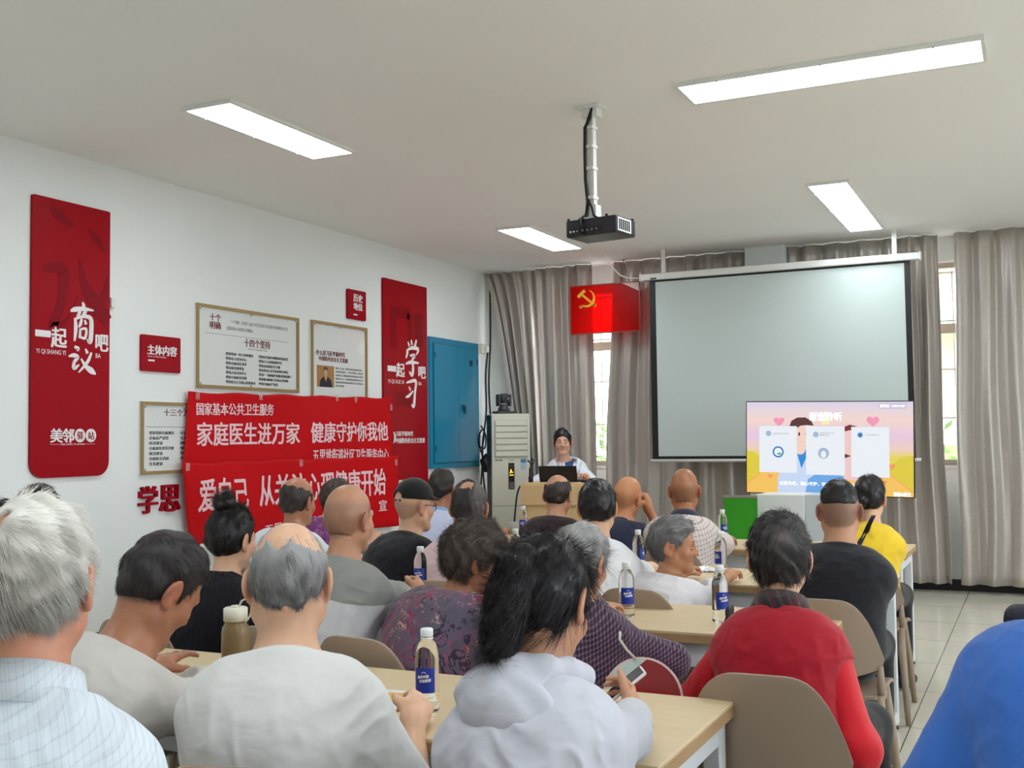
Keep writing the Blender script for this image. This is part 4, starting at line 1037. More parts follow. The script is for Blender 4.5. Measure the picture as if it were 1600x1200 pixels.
# white cards (their codes are left out)
for a, b, c, d in ((112, 205, 437, 600), (515, 205, 838, 612), (892, 208, 1200, 622)):
    sl('card', (240, 246, 252), poly(MB(), [(a, d), (b*0+c, d), (c, b), (a, b)], .0040))
m_ = MB(); put_text(m_, '五里堆街道公共服务', X(230), X(368), Y_(276), Y_(262), .0044, 0, th=.0003); put_text(m_, '五里堆街道社区卫生', X(632), X(755), Y_(268), Y_(254), .0044, 0, th=.0003); put_text(m_, '服务中心', X(632), X(715), Y_(285), Y_(273), .0044, .02, th=.0003); put_text(m_, '社区卫生服务中心', X(1005), X(1120), Y_(280), Y_(266), .0044, 0, th=.0003)
sl('card_text', (150, 156, 168), m_)
for ex, ey, er in ((192, 268, 24), (598, 274, 24), (965, 275, 24), (662, 430, 46)): sl('round_badge', (170, 190, 214), ell(MB(), ex, ey, er, er, .0044))
for ex, ey, er in ((276, 425, 48), (965, 275, 17)): sl('blue_badge', (20, 120, 206), ell(MB(), ex, ey, er, er, .0046))
for ex, ey, ea, eb in ((276, 425, 35, 35), (662, 440, 22, 30)): sl('badge_centre', (240, 248, 250), ell(MB(), ex, ey, ea, eb, .0050))
sl('badge_green', (60, 190, 80), ell(MB(), 286, 440, 18, 9, .0054))
sl('glow', (250, 246, 180), poly(MB(), [(640, 190), (680, 70), (720, 190)], .0013))
m_ = MB(); put_text(m_, '谢谢聆听', X(542), X(815), Y_(160), Y_(85), .0045, .03, th=.0003); put_text(m_, '以爱为名，用心守护，欢迎咨询家庭医生', X(290), X(930), Y_(705), Y_(672), .0045, .02, th=.0003)
put_text(m_, '直播AI医生', X(1230), X(1368), Y_(772), Y_(738), .0045, .04, th=.0003); put_text(m_, '医师证 110041489', X(1128), X(1325), Y_(48), Y_(22), .0045, .03, th=.0003); sl('slide_lettering', (240, 252, 255), m_, 1.15)
sl('text_plate', (206, 196, 226), poly(MB(), [(1118, 58), (1335, 58), (1335, 14), (1118, 14)], .0040))

sd = thing('television_stand', 'black wheeled stand carrying the television', 'stand', (-1.536, TVY+.11, 0))
MB().rbox(-.05, .05, -.02, .03, .08, 1.45, .006).build('column', M_BLACK, sd)
MB().rbox(-.25, .25, -.055, -.02, 1.12, 1.42, .005).build('mount_plate', M_BLACK, sd)
for s in (-1, 1):
    lg = MB().rbox(s*.28-.025, s*.28+.025, -.25, .28, .05, .09, .006).build('leg', M_BLACK, sd)
    for y in (-.22, .25):
        q = MB().lathe([(0, -.012), (.024, -.012), (.025, 0), (.024, .012), (0, .012)], 16); q.xf(Matrix.Translation((s*.28, y, .026)) @ Matrix.Rotation(PI/2, 4, 'Y')); q.build('caster', M_BLACK, lg)
MB().rbox(-.28, .28, -.03, .03, .05, .09, .006).build('cross_bar', M_BLACK, sd)
o = thing('white_cabinet', 'plain white cabinet standing below the television', 'cabinet', (-1.78, 8.72, 0))
M_CAB = mat('cabinet_white', (222, 224, 222), .5)
MB().rbox(-.22, .15, -.20, .20, 0, .95, .006).build('body', M_CAB, o)
MB().rbox(.152, .30, -.18, .18, 0, .95, .004).build('side_door', mat('cabinet_grey', (196, 200, 204), .5), o)
MB().rbox(.302, .335, -.19, .19, 0, .96, .003).build('dark_edge', M_BLACK, o)
o = thing('display_board', 'red display board standing under the television beside the white cabinet', 'board', (-1.335, 8.8, 0))
MB().rbox(-.10, .17, -.012, .012, .04, .94, .004).build('board', mat('board_red', (214, 14, 22), .4), o)
MB().rbox(-.10, .17, -.10, .10, 0, .04, .004).build('base', M_BLACK, o)
o = thing('pull_up_banner', 'bright green pull up banner half hidden left of the white cabinet', 'banner', (-2.08, 8.35, 0))
MB().box(-.13, .13, -.004, .004, .07, .93).build('green_sheet', mat('banner_green', (52, 150, 26), .5, var=.2, vscale=5), o)
MB().rbox(-.14, .14, -.06, .06, 0, .07, .01).build('base', M_STEEL, o)
MB().rbox(-.135, .135, -.012, .012, .93, .95, .004).build('top_rail', M_STEEL, o)
MB().tube([(0, .02, .05), (0, .02, .94)], .008, 8).build('pole', M_BLACK, o)
# ------------------------------------------------------------------ figures: smooth implicit bodies turned into one surface each
def _v(*a): return np.array(a, dtype=np.float64)
def nrm(a): a = np.asarray(a, float); return a/(np.linalg.norm(a)+1e-12)
def rotm(yaw=0, pitch=0, roll=0):
    """columns = local axes; yaw left(+) about z, pitch up(+) about x, roll about y (degrees)"""
    return np.array(Matrix.Rotation(math.radians(yaw), 3, 'Z') @ Matrix.Rotation(math.radians(pitch), 3, 'X') @ Matrix.Rotation(math.radians(roll), 3, 'Y'))

class Sdf:
    """ordered list of solids blended together"""
    def __init__(s): s.p = []
    def cone(s, a, b, ra, rb, k=.02, clip=None, op='u'):
        a = np.asarray(a, float); b = np.asarray(b, float)
        s.p.append(('c', a, b, ra, rb, k, op, (a+b)/2, np.linalg.norm(b-a)/2+max(ra, rb), clip)); return s
    def chain(s, pts, rs, k=.02, op='u'):
        for i in range(len(pts)-1): s.cone(pts[i], pts[i+1], rs[i], rs[i+1], k, None, op)
        return s
    def ell(s, c, r, R=None, k=.02, op='u'):
        c = np.asarray(c, float); r = np.asarray(r, float)
        s.p.append(('e', c, r, np.eye(3) if R is None else R, None, k, op, c, max(r), None)); return s
    def fn(s, f, c, rad, k=.0, op='i'):
        s.p.append(('f', f, None, None, None, k, op, np.asarray(c, float), rad, None)); return s
    @staticmethod
    def prim(p, P):
        if p[0] == 'c':
            a, b, ra, rb = p[1], p[2], p[3], p[4]
            ab = b-a; L2 = float(ab@ab)+1e-12
            w = P-a; t = np.clip((w@ab)/L2, 0, 1)
            d = np.sqrt(((w-t[..., None]*ab)**2).sum(-1)) - (ra+(rb-ra)*t)
            if p[9] is not None:
                q, n = p[9]; d = np.maximum(d, (P-q)@n)
            return d
        if p[0] == 'e':
            q = (P-p[1])@p[3]; r = p[2]
            k0 = np.sqrt(((q/r)**2).sum(-1)); k1 = np.sqrt(((q/(r*r))**2).sum(-1))+1e-9
            return k0*(k0-1)/k1
        return p[1](P)
    def eval(s, P, centers=None, rb=0.0):
        """P (n, m, 3) in blocks with the given centres, or (n, 3)"""
        d = np.full(P.shape[:-1], 10.0)
        for p in s.p:
            k = p[5]
            if centers is not None and p[6] != 'i':
                sel = np.where(np.linalg.norm(centers-p[7], axis=1) < rb+p[8]+k+.03)[0]
                if not len(sel): continue
                Q = P[sel]; d0 = d[sel]
            else: sel = None; Q = P; d0 = d
            e = s.prim(p, Q)
            if p[6] == 'u':
                if k > 0: h = np.maximum(k-np.abs(d0-e), 0)/k; r = np.minimum(d0, e)-h*h*k*.25
                else: r = np.minimum(d0, e)
            elif p[6] == 's':
                if k > 0: h = np.maximum(k-np.abs(d0+e), 0)/k; r = np.maximum(d0, -e)+h*h*k*.25
                else: r = np.maximum(d0, -e)
            elif p[6] == 'a': r = d0+e            # displacement
            else:
                if k > 0: h = np.maximum(k-np.abs(d0-e), 0)/k; r = np.maximum(d0, e)+h*h*k*.25
                else: r = np.maximum(d0, e)
            if sel is None: d = r
            else: d[sel] = r
        return d
    def bounds(s):
        u = [p for p in s.p if p[6] == 'u']
        lo = np.min([p[7]-p[8] for p in u], 0); hi = np.max([p[7]+p[8] for p in u], 0)
        return lo-.03, hi+.03
    def mesh(s, h):
        lo, hi = s.bounds(); B = 8
        nb = np.ceil((hi-lo)/(h*B)).astype(int)+1
        g = np.stack(np.meshgrid(*[np.arange(n) for n in nb], indexing='ij'), -1).reshape(-1, 3)
        cen = lo+(g+.5)*B*h - .5*h
        dc = s.eval(cen)
        rb = B*h*.5*1.7321
        act = np.abs(dc) < rb*1.35+.012
        D = np.empty(tuple(nb*B), np.float32)
        blk = np.where(dc < 0, -1.0, 1.0).astype(np.float32).reshape(tuple(nb))
        D[...] = np.repeat(np.repeat(np.repeat(blk, B, 0), B, 1), B, 2)
        ga = g[act]; ca = cen[act]
        off = np.stack(np.meshgrid(*[np.arange(B)]*3, indexing='ij'), -1).reshape(-1, 3)
        for c0 in range(0, len(ga), 400):
            gg = ga[c0:c0+400]
            P = lo+((gg[:, None, :]*B+off[None])*h)
            d = s.eval(P, ca[c0:c0+400], rb).astype(np.float32)
            idx = gg[:, None, :]*B+off[None]
            D[idx[..., 0], idx[..., 1], idx[..., 2]] = d
        return surface_nets(D, lo, h)

def surface_nets(D, lo, h):
    S = D < 0
    nx, ny, nz = D.shape
    any_ = np.zeros((nx-1, ny-1, nz-1), bool); all_ = np.ones_like(any_)
    for i in (0, 1):
        for j in (0, 1):
            for k in (0, 1):
                q = S[i:nx-1+i, j:ny-1+j, k:nz-1+k]; any_ |= q; all_ &= q
    mix = any_ & ~all_
    cells = np.argwhere(mix); n = len(cells)
    cid = np.full(mix.shape, -1, np.int32); cid[mix] = np.arange(n, dtype=np.int32)
    corners = np.array([[i, j, k] for i in (0, 1) for j in (0, 1) for k in (0, 1)])
    val = np.stack([D[cells[:, 0]+c[0], cells[:, 1]+c[1], cells[:, 2]+c[2]] for c in corners], 1).astype(np.float64)
    acc = np.zeros((n, 3)); cnt = np.zeros(n)
    for a in range(8):
        for b in range(a+1, 8):
            if np.abs(corners[a]-corners[b]).sum() != 1: continue
            m = (val[:, a] < 0) != (val[:, b] < 0)
            t = val[m, a]/(val[m, a]-val[m, b])
            acc[m] += corners[a]+t[:, None]*(corners[b]-corners[a]); cnt[m] += 1
    V = lo+(cells+acc/cnt[:, None])*h
    F = []
    for ax in range(3):
        b, c = [(1, 2), (2, 0), (0, 1)][ax]
        sl0 = [slice(1, None)]*3; sl0[ax] = slice(0, -1)
        sl1 = [slice(1, None)]*3; sl1[ax] = slice(1, None)
        A = S[tuple(sl0)]; Bm = S[tuple(sl1)]
        e = np.argwhere(A != Bm); 
        if not len(e): continue
        sgn = A[e[:, 0], e[:, 1], e[:, 2]]
        base = e.copy()
        for q in range(3):
            if q != ax: base[:, q] += 1
        def cell(db, dc):
            q = base.copy(); q[:, b] -= db; q[:, c] -= dc
            ok = np.all((q >= 0) & (q < np.array(cid.shape)), 1)
            r = np.full(len(q), -1, np.int32); r[ok] = cid[q[ok, 0], q[ok, 1], q[ok, 2]]; return r
        quad = np.stack([cell(1, 1), cell(0, 1), cell(0, 0), cell(1, 0)], 1)
        quad[~sgn] = quad[~sgn][:, ::-1]
        F.append(quad[(quad >= 0).all(1)])
    F = np.concatenate(F)
    return V, F

def np_mesh(name, V, F, m, parent, smooth=True, label=None, attr=None):
    me = bpy.data.meshes.new(name)
    me.vertices.add(len(V)); me.vertices.foreach_set('co', np.asarray(V, np.float32).ravel())
    k = F.shape[1]
    me.loops.add(F.size); me.loops.foreach_set('vertex_index', F.astype(np.int32).ravel())
    me.polygons.add(len(F)); me.polygons.foreach_set('loop_start', np.arange(0, F.size, k, dtype=np.int32))
    me.polygons.foreach_set('use_smooth', np.full(len(F), smooth, bool))
    me.update(calc_edges=True)
    for an, col in (attr or {}).items():
        a = me.attributes.new(an, 'FLOAT', 'POINT'); a.data.foreach_set('value', np.asarray(col, np.float32))
    me.materials.append(m)
    o = bpy.data.objects.new(name, me); COL.objects.link(o); o.parent = parent
    if label: o['label'] = label
    return o

# ---- materials for people
def skin_mat(name, rgb):
    if name in _M: return _M[name]
    m = bpy.data.materials.new(name); m.use_nodes = True; nt = m.node_tree; p = nt.nodes['Principled BSDF']
    tc = nt.nodes.new('ShaderNodeTexCoord'); n = nt.nodes.new('ShaderNodeTexNoise'); n.inputs['Scale'].default_value = 26; n.inputs['Detail'].default_value = 5
    nt.links.new(tc.outputs['Object'], n.inputs['Vector'])
    c = lin(rgb)
    mx = nt.nodes.new('ShaderNodeMix'); mx.data_type = 'RGBA'
    mx.inputs['A'].default_value = (c[0]*.86, c[1]*.78, c[2]*.74, 1); mx.inputs['B'].default_value = (min(1, c[0]*1.12), min(1, c[1]*1.12), min(1, c[2]*1.1), 1)
    nt.links.new(n.outputs['Fac'], mx.inputs['Factor'])
    def layer(prev, attr, col):
        at = nt.nodes.new('ShaderNodeAttribute'); at.attribute_name = attr
        x = nt.nodes.new('ShaderNodeMix'); x.data_type = 'RGBA'; x.inputs['B'].default_value = (*lin(col), 1)
        nt.links.new(prev, x.inputs['A']); nt.links.new(at.outputs['Fac'], x.inputs['Factor']); return x.outputs['Result']
    q = layer(mx.outputs['Result'], 'stubble', (84, 74, 70)); q = layer(q, 'lips', (176, 84, 84)); q = layer(q, 'flush', (206, 112, 92))
    nt.links.new(q, p.inputs['Base Color'])
    p.inputs['Roughness'].default_value = .42; p.inputs['Specular IOR Level'].default_value = .45
    p.inputs['Subsurface Weight'].default_value = .12; p.inputs['Subsurface Radius'].default_value = (.01, .004, .002); p.inputs['Subsurface Scale'].default_value = 1
    n2 = nt.nodes.new('ShaderNodeTexNoise'); n2.inputs['Scale'].default_value = 180; nt.links.new(tc.outputs['Object'], n2.inputs['Vector'])
    bp = nt.nodes.new('ShaderNodeBump'); bp.inputs['Strength'].default_value = .12; bp.inputs['Distance'].default_value = .004
    nt.links.new(n2.outputs['Fac'], bp.inputs['Height']); nt.links.new(bp.outputs['Normal'], p.inputs['Normal'])
    _M[name] = m; return m
def hair_mat(name, dark, light, rough=.55):
    if name in _M: return _M[name]
    m = bpy.data.materials.new(name); m.use_nodes = True; nt = m.node_tree; p = nt.nodes['Principled BSDF']
    at = nt.nodes.new('ShaderNodeAttribute'); at.attribute_name = 'strand'
    mx = nt.nodes.new('ShaderNodeMix'); mx.data_type = 'RGBA'
    mx.inputs['A'].default_value = (*lin(dark), 1); mx.inputs['B'].default_value = (*lin(light), 1)
    nt.links.new(at.outputs['Fac'], mx.inputs['Factor']); nt.links.new(mx.outputs['Result'], p.inputs['Base Color'])
    p.inputs['Roughness'].default_value = rough; p.inputs['Specular IOR Level'].default_value = .45
    _M[name] = m; return m
def cloth_mat(name, rgb, rough=.85, weave=900, bump=.25, pattern=None, sheen=.2, var=.05):
    """plain cloth, or pattern = ('check', colour, spacing, width) / ('floral',) / ('rib', spacing) / ('stripe_below', z, colour)"""
    if name in _M: return _M[name]
    m = bpy.data.materials.new(name); m.use_nodes = True; nt = m.node_tree; p = nt.nodes['Principled BSDF']; N = nt.nodes.new; Lk = nt.links.new
    tc = N('ShaderNodeTexCoord'); src = tc.outputs['Object']; c = lin(rgb)
    n = N('ShaderNodeTexNoise'); n.inputs['Scale'].default_value = 9; n.inputs['Detail'].default_value = 3; Lk(src, n.inputs['Vector'])
    mx = N('ShaderNodeMix'); mx.data_type = 'RGBA'; mx.inputs['A'].default_value = (*[v*(1-var) for v in c], 1); mx.inputs['B'].default_value = (*[min(1, v*(1+var)) for v in c], 1)
    Lk(n.outputs['Fac'], mx.inputs['Factor']); col = mx.outputs['Result']
    def math_(op, a, b=None):
        q = N('ShaderNodeMath'); q.operation = op
        for i, v in enumerate((a, b)):
            if v is None: continue
            if isinstance(v, (int, float)): q.inputs[i].default_value = v
            else: Lk(v, q.inputs[i])
        return q.outputs[0]
    def over(fac, prev, rgb2):
        x = N('ShaderNodeMix'); x.data_type = 'RGBA'; x.inputs['B'].default_value = (*lin(rgb2), 1); Lk(prev, x.inputs['A']); Lk(fac, x.inputs['Factor']); return x.outputs['Result']
    hgt = None
    if pattern and pattern[0] == 'check':
        sp = N('ShaderNodeSeparateXYZ'); Lk(src, sp.inputs[0])
        u = math_('ADD', sp.outputs['X'], math_('MULTIPLY', sp.outputs['Y'], .55)); v = math_('ADD', sp.outputs['Z'], math_('MULTIPLY', sp.outputs['Y'], -.5))
        for (rgb2, space, wd, amt) in pattern[1]:
            fu = math_('LESS_THAN', math_('FRACT', math_('DIVIDE', math_('ADD', u, 10.0), space)), wd)
            fv = math_('LESS_THAN', math_('FRACT', math_('DIVIDE', math_('ADD', v, 10.0), space)), wd)
            f = math_('MULTIPLY', math_('ADD', fu, fv), .5*amt)
            both = math_('MULTIPLY', math_('MULTIPLY', fu, fv), .5*amt)
            col = over(math_('MINIMUM', math_('ADD', f, both), 1.0), col, rgb2)
    if pattern and pattern[0] == 'floral':
        for (rgb2, sc, th, wdt, seed) in pattern[1]:
            mp = N('ShaderNodeMapping'); mp.inputs['Location'].default_value = (seed, seed*.7, 0); mp.inputs['Scale'].default_value = (1, 1, .55); Lk(src, mp.inputs['Vector'])
            k = N('ShaderNodeTexNoise'); k.inputs['Scale'].default_value = sc; k.inputs['Detail'].default_value = 3; k.inputs['Distortion'].default_value = 2.2; Lk(mp.outputs['Vector'], k.inputs['Vector'])
            d = math_('ABSOLUTE', math_('SUBTRACT', k.outputs['Fac'], th))
            line = math_('LESS_THAN', d, wdt)
            k2 = N('ShaderNodeTexNoise'); k2.inputs['Scale'].default_value = sc*.5; Lk(mp.outputs['Vector'], k2.inputs['Vector'])
            col = over(math_('MULTIPLY', line, math_('GREATER_THAN', k2.outputs['Fac'], .5)), col, rgb2)
    if pattern and pattern[0] == 'lower':
        sp = N('ShaderNodeSeparateXYZ'); Lk(src, sp.inputs[0])
        tilt = math_('ADD', sp.outputs['Z'], math_('MULTIPLY', sp.outputs['X'], pattern[3]))
        col = over(math_('LESS_THAN', tilt, pattern[1]), col, pattern[2])
    if pattern and pattern[0] == 'rib':
        sp = N('ShaderNodeSeparateXYZ'); Lk(src, sp.inputs[0])
        hgt = math_('SINE', math_('MULTIPLY', math_('ADD', sp.outputs['X'], math_('MULTIPLY', sp.outputs['Y'], .6)), 2*PI/pattern[1]))
    Lk(col, p.inputs['Base Color'])
    p.inputs['Roughness'].default_value = rough; p.inputs['Sheen Weight'].default_value = sheen; p.inputs['Specular IOR Level'].default_value = .25
    n2 = N('ShaderNodeTexNoise'); n2.inputs['Scale'].default_value = weave; n2.inputs['Detail'].default_value = 2; Lk(src, n2.inputs['Vector'])
    bp = N('ShaderNodeBump'); bp.inputs['Strength'].default_value = bump; bp.inputs['Distance'].default_value = .002; Lk(n2.outputs['Fac'], bp.inputs['Height'])
    # soft wrinkles of the cloth
    mp = N('ShaderNodeMapping'); mp.inputs['Scale'].default_value = (1, 1, 1.9); mp.inputs['Rotation'].default_value = (.3, .5, .2); Lk(src, mp.inputs['Vector'])
    n3 = N('ShaderNodeTexNoise'); n3.inputs['Scale'].default_value = 11; n3.inputs['Detail'].default_value = 2; n3.inputs['Distortion'].default_value = .4; Lk(mp.outputs['Vector'], n3.inputs['Vector'])
    b3 = N('ShaderNodeBump'); b3.inputs['Strength'].default_value = .3; b3.inputs['Distance'].default_value = .012; Lk(n3.outputs['Fac'], b3.inputs['Height']); Lk(bp.outputs['Normal'], b3.inputs['Normal'])
    last = b3.outputs['Normal']
    if hgt is not None:
        b4 = N('ShaderNodeBump'); b4.inputs['Strength'].default_value = .6; b4.inputs['Distance'].default_value = .004; Lk(hgt, b4.inputs['Height']); Lk(last, b4.inputs['Normal']); last = b4.outputs['Normal']
    Lk(last, p.inputs['Normal'])
    _M[name] = m; return m

# ---- head ------------------------------------------------------------------
def head_sdf(S, c, R, s=1.0, fem=0.0, ears=True, fat=0.0):
    """adds a head to S; c skull centre, R head axes (columns: right, face, up), s scale"""
    T = lambda x, y, z: c+R@(_v(x, y, z)*s)
    S.ell(T(0, -.012, .030), _v(.078, .100, .094)*s, R, .02)
    S.ell(T(0, -.030, -.005), _v(.068, .072, .075)*s, R, .03)
    S.ell(T(0, .028, -.040), _v(.062+.006*fat-.004*fem, .066, .082)*s, R, .03)
    for e in (-1, 1):
        S.cone(T(e*(.050+.006*fat-.006*fem), .005, -.070+.004*fem), T(e*(.012-.003*fem), .072, -.108+.004*fem), (.026+.006*fat-.003*fem)*s, (.019-.002*fem)*s, .03)
        S.ell(T(e*.040, .062, -.035), _v(.026, .024, .026)*s, R, .025)
    S.cone(T(-.012, .070, -.110), T(.012, .070, -.110), .018*s, .018*s, .02)
    S.cone(T(-.036, .078, .014), T(.036, .078, .014), .012*s, .012*s, .02)
    for e in (-1, 1): S.ell(T(e*.031, .098, -.006), _v(.019, .014, .013)*s, R, .014, 's')
    for e in (-1, 1): S.ell(T(e*.031, .077, -.008), _v(.0135, .0125, .0115)*s, R, .004)
    S.cone(T(0, .088, .004), T(0, .108, -.036), .0075*s, .0115*s, .014)
    for e in (-1, 1): S.ell(T(e*.012, .098, -.040), _v(.009, .010, .008)*s, R, .008)
    S.cone(T(-.017, .084, -.066), T(.017, .084, -.066), .0070*s, .0070*s, .009)
    S.cone(T(-.014, .084, -.077), T(.014, .084, -.077), .0080*s, .0080*s, .008)
    S.cone(T(-.02, .100, -.0715), T(.02, .100, -.0715), .0035*s, .0035*s, .004, op='s')
    if ears:
        for e in (-1, 1):
            Re = R@rotm(yaw=e*26, pitch=-12, roll=e*4)
            S.ell(T(e*.088, -.016, -.012), _v(.0085, .025, .037)*s, Re, .010)
            S.ell(T(e*.098, -.011, -.010), _v(.0060, .014, .023)*s, Re, .006, 's')
            S.ell(T(e*.086, -.008, -.043), _v(.0070, .011, .012)*s, Re, .008)

def two_bone(S, W, l1, l2, pole):
    d = W-S; L = np.linalg.norm(d); Lm = min(L, (l1+l2)*.995)
    W = S+d/L*Lm; u = d/L
    a = (l1*l1-l2*l2+Lm*Lm)/(2*Lm); hgt = math.sqrt(max(l1*l1-a*a, 1e-6))
    p = pole-(pole@u)*u; p = nrm(p)
    return S+u*a+p*hgt, W
def hand_sdf(S, W, f, n, side, curl=.35, s=1.0, spread=1.0, thumb=.5, arm=None):
    """W wrist, f finger direction, n where the palm faces, side +1 right hand / -1 left hand"""
    f = nrm(f); n = nrm(n-(n@f)*f); t = np.cross(f, n)*side
    offs = [.030, .0105, -.0105, -.029]; klen = [.088, .092, .088, .080]
    K = [W+(f*kl+t*o*spread)*s for kl, o in zip(klen, offs)]
    for k, o in zip(K, offs): S.cone(W+(f*.012+t*o*.55)*s, k, .0150*s, .0108*s, .014)
    S.cone(W+(f*.05+t*.012-n*.0)*s, W+(f*.05-t*.014)*s, .0165*s, .0155*s, .02)
    S.cone(W, W+f*.03*s, .024*s, .024*s, .03)
    lens = [(.042, .025, .020), (.047, .029, .021), (.044, .027, .021), (.034, .020, .018)]
    for i, k in enumerate(K):
        d = f+t*(.05*(1.5-i))*spread; d = nrm(d); p = k; r = [.0092, .0084, .0078, .0066]
        if i == 3: r = [x*.88 for x in r]
        ang = 0
        for j, l in enumerate(lens[i]):
            ang += curl*[62, 82, 48][j]*(1+.06*i); a = math.radians(ang)
            q = p+(d*math.cos(a)+n*math.sin(a))*l*s
            S.cone(p, q, r[j]*s, r[j+1]*s, .0035); p = q
    a = W+(f*.025+t*.022)*s
    d1 = nrm(f*.62+t*.72+n*(.25+.3*thumb)); b = a+d1*.042*s
    d2 = nrm(f*.85+t*(.35-.5*thumb)+n*(.25+.4*thumb)); c = b+d2*.034*s
    d3 = nrm(f*.9+t*(.15-.7*thumb)+n*(.25+.5*thumb)); e = c+d3*.026*s
    S.cone(a, b, .0165*s, .0125*s, .012); S.cone(b, c, .0118*s, .0105*s, .004); S.cone(c, e, .0102*s, .0078*s, .004)

_LAT = np.random.RandomState(77).uniform(-1, 1, (32, 32, 32))
def vnoise(P):
    i = np.floor(P).astype(np.int32); f = P-i; u = f*f*f*(f*(f*6-15)+10)
    a = i & 31; b = (i+1) & 31
    x0, y0, z0 = a[..., 0], a[..., 1], a[..., 2]; x1, y1, z1 = b[..., 0], b[..., 1], b[..., 2]
    ux, uy, uz = u[..., 0], u[..., 1], u[..., 2]
    L = _LAT
    c00 = L[x0, y0, z0]*(1-ux)+L[x1, y0, z0]*ux; c10 = L[x0, y1, z0]*(1-ux)+L[x1, y1, z0]*ux
    c01 = L[x0, y0, z1]*(1-ux)+L[x1, y0, z1]*ux; c11 = L[x0, y1, z1]*(1-ux)+L[x1, y1, z1]*ux
    return (c00*(1-uy)+c10*uy)*(1-uz)+(c01*(1-uy)+c11*uy)*uz
def folds(seed, amp, spots, base=1.0):
    """cloth folds: irregular soft dents over the garment, longer creases running from the given spots (centre, reach, direction, strength)"""
    r = np.random.RandomState(seed); o1, o2, o3 = r.uniform(0, 30, (3, 3))
    sp = []
    for (c, sig, dirn, a) in spots:
        dirn = nrm(dirn); u = nrm(np.cross(dirn, r.normal(size=3))); w = np.cross(dirn, u)
        sp.append((np.asarray(c), sig, u, w, dirn, r.uniform(0, 30, 3), a))
    def f(P):
        wp = P + .020*np.stack([vnoise(P*9+o1), vnoise(P*9+o2), vnoise(P*9+o3)], -1)
        d = base*(.75*vnoise(wp*_v(8, 8, 5)+o2) + .55*(.35-np.abs(vnoise(wp*_v(15, 15, 8)+o3))))
        for c, sig, u, w, dn, of, a in sp:
            q = wp-c; g = np.exp(-((q*q).sum(-1))/(sig*sig))
            if not (g > .02).any(): continue
            m = np.stack([q@u*25, q@w*20, q@dn*5.5], -1)+of
            d = d + a*2.0*g*(.32-np.abs(vnoise(m)))
        return -amp*d
    return f

def vnormals(V, F):
    n = np.cross(V[F[:, 2]]-V[F[:, 0]], V[F[:, 3]]-V[F[:, 1]])
    out = np.zeros_like(V)
    for j in range(4): np.add.at(out, F[:, j], n)
    return out/(np.linalg.norm(out, axis=1, keepdims=True)+1e-12)

HL_Y = [-.13, -.075, -.045, -.028, -.008, .012, .022, .034, .050, .066, .078, .088, .12]
HL_Z = [-.085, -.088, -.070, -.040, .008, .004, -.022, .012, .030, .046, .068, .090, .16]
def hairline(y, shift=0.0): return np.interp(y, HL_Y, HL_Z)+shift

def strands(V, Nn, C, R, n, L, rad, whorl, seed, lift=.25, grav=.5, curl=0.0, m=6, jit=.25, tails=None, mixf=None, s=1.0, trim=True, shift=0.0):
    """thin tapered hairs (three-sided) growing over the shell V with normals Nn"""
    r = np.random.RandomState(seed)
    idx = r.randint(0, len(V), n); p = V[idx]+r.normal(size=(n, 3))*.002; nn = Nn[idx]
    w = C+R@(_v(*whorl)*s)
    d = p-w; d = d-(d*nn).sum(1, keepdims=True)*nn; d /= np.linalg.norm(d, axis=1, keepdims=True)+1e-9
    swirl = np.cross(nn, d); d = d+.35*swirl
    d = d+jit*r.normal(size=(n, 3)); d = d-(d*nn).sum(1, keepdims=True)*nn; d /= np.linalg.norm(d, axis=1, keepdims=True)+1e-9
    ll = L*r.uniform(.55, 1.15, size=(n, 1)); ql = ((p-C)@R)/s
    if trim: ll = ll*np.clip((ql[:, 2]-hairline(ql[:, 1], shift))/.035, .22, 1)[:, None]
    lf = lift*r.uniform(.3, 1.4, size=(n, 1))
    g = _v(0, 0, -1)
    pts = []; cur = p-nn*.004; dirv = d*(1-.3*lf)+nn*lf; ph = r.uniform(0, 6.28, size=(n, 1))
    side = np.cross(nn, d)
    for j in range(m+1):
        pts.append(cur.copy())
        t = j/m
        dirv = dirv*.82+.18*(d+g*grav*1.2-nn*.25*lift); dirv /= np.linalg.norm(dirv, axis=1, keepdims=True)
        cur = cur+dirv*ll/m
        if curl: cur = cur+curl*(side*np.sin(ph+t*9)+nn*np.cos(ph+t*9))*ll/m
    P = np.stack(pts, 1)                                     # n, m+1, 3
    tan = np.gradient(P, axis=1); tan /= np.linalg.norm(tan, axis=2, keepdims=True)+1e-12
    a = np.cross(tan, nn[:, None, :]+.01); a /= np.linalg.norm(a, axis=2, keepdims=True)+1e-12; b = np.cross(tan, a)
    tt = np.linspace(0, 1, m+1)[None, :, None]; rr = rad*(1-.85*tt**1.5)
    ring = np.stack([P+rr*(a*math.cos(q)+b*math.sin(q)) for q in (0, 2.094, 4.189)], 2)   # n, m+1, 3, 3
    VV = ring.reshape(-1, 3)
    base = (np.arange(n)*(m+1)*3)[:, None, None]; jj = (np.arange(m)*3)[None, :, None]; kk = np.arange(3)[None, None, :]; k2 = (kk+1) % 3
    FF = np.stack([base+jj+kk, base+jj+k2, base+jj+3+k2, base+jj+3+kk], -1).reshape(-1, 4)
    val = np.clip(r.beta(1.2, 1.2, size=n), 0, 1)
    if mixf is not None: val = np.clip(mixf(((p-C)@R)/s)+.35*(val-.5), 0, 1)
    return VV, FF, np.repeat(val, (m+1)*3)

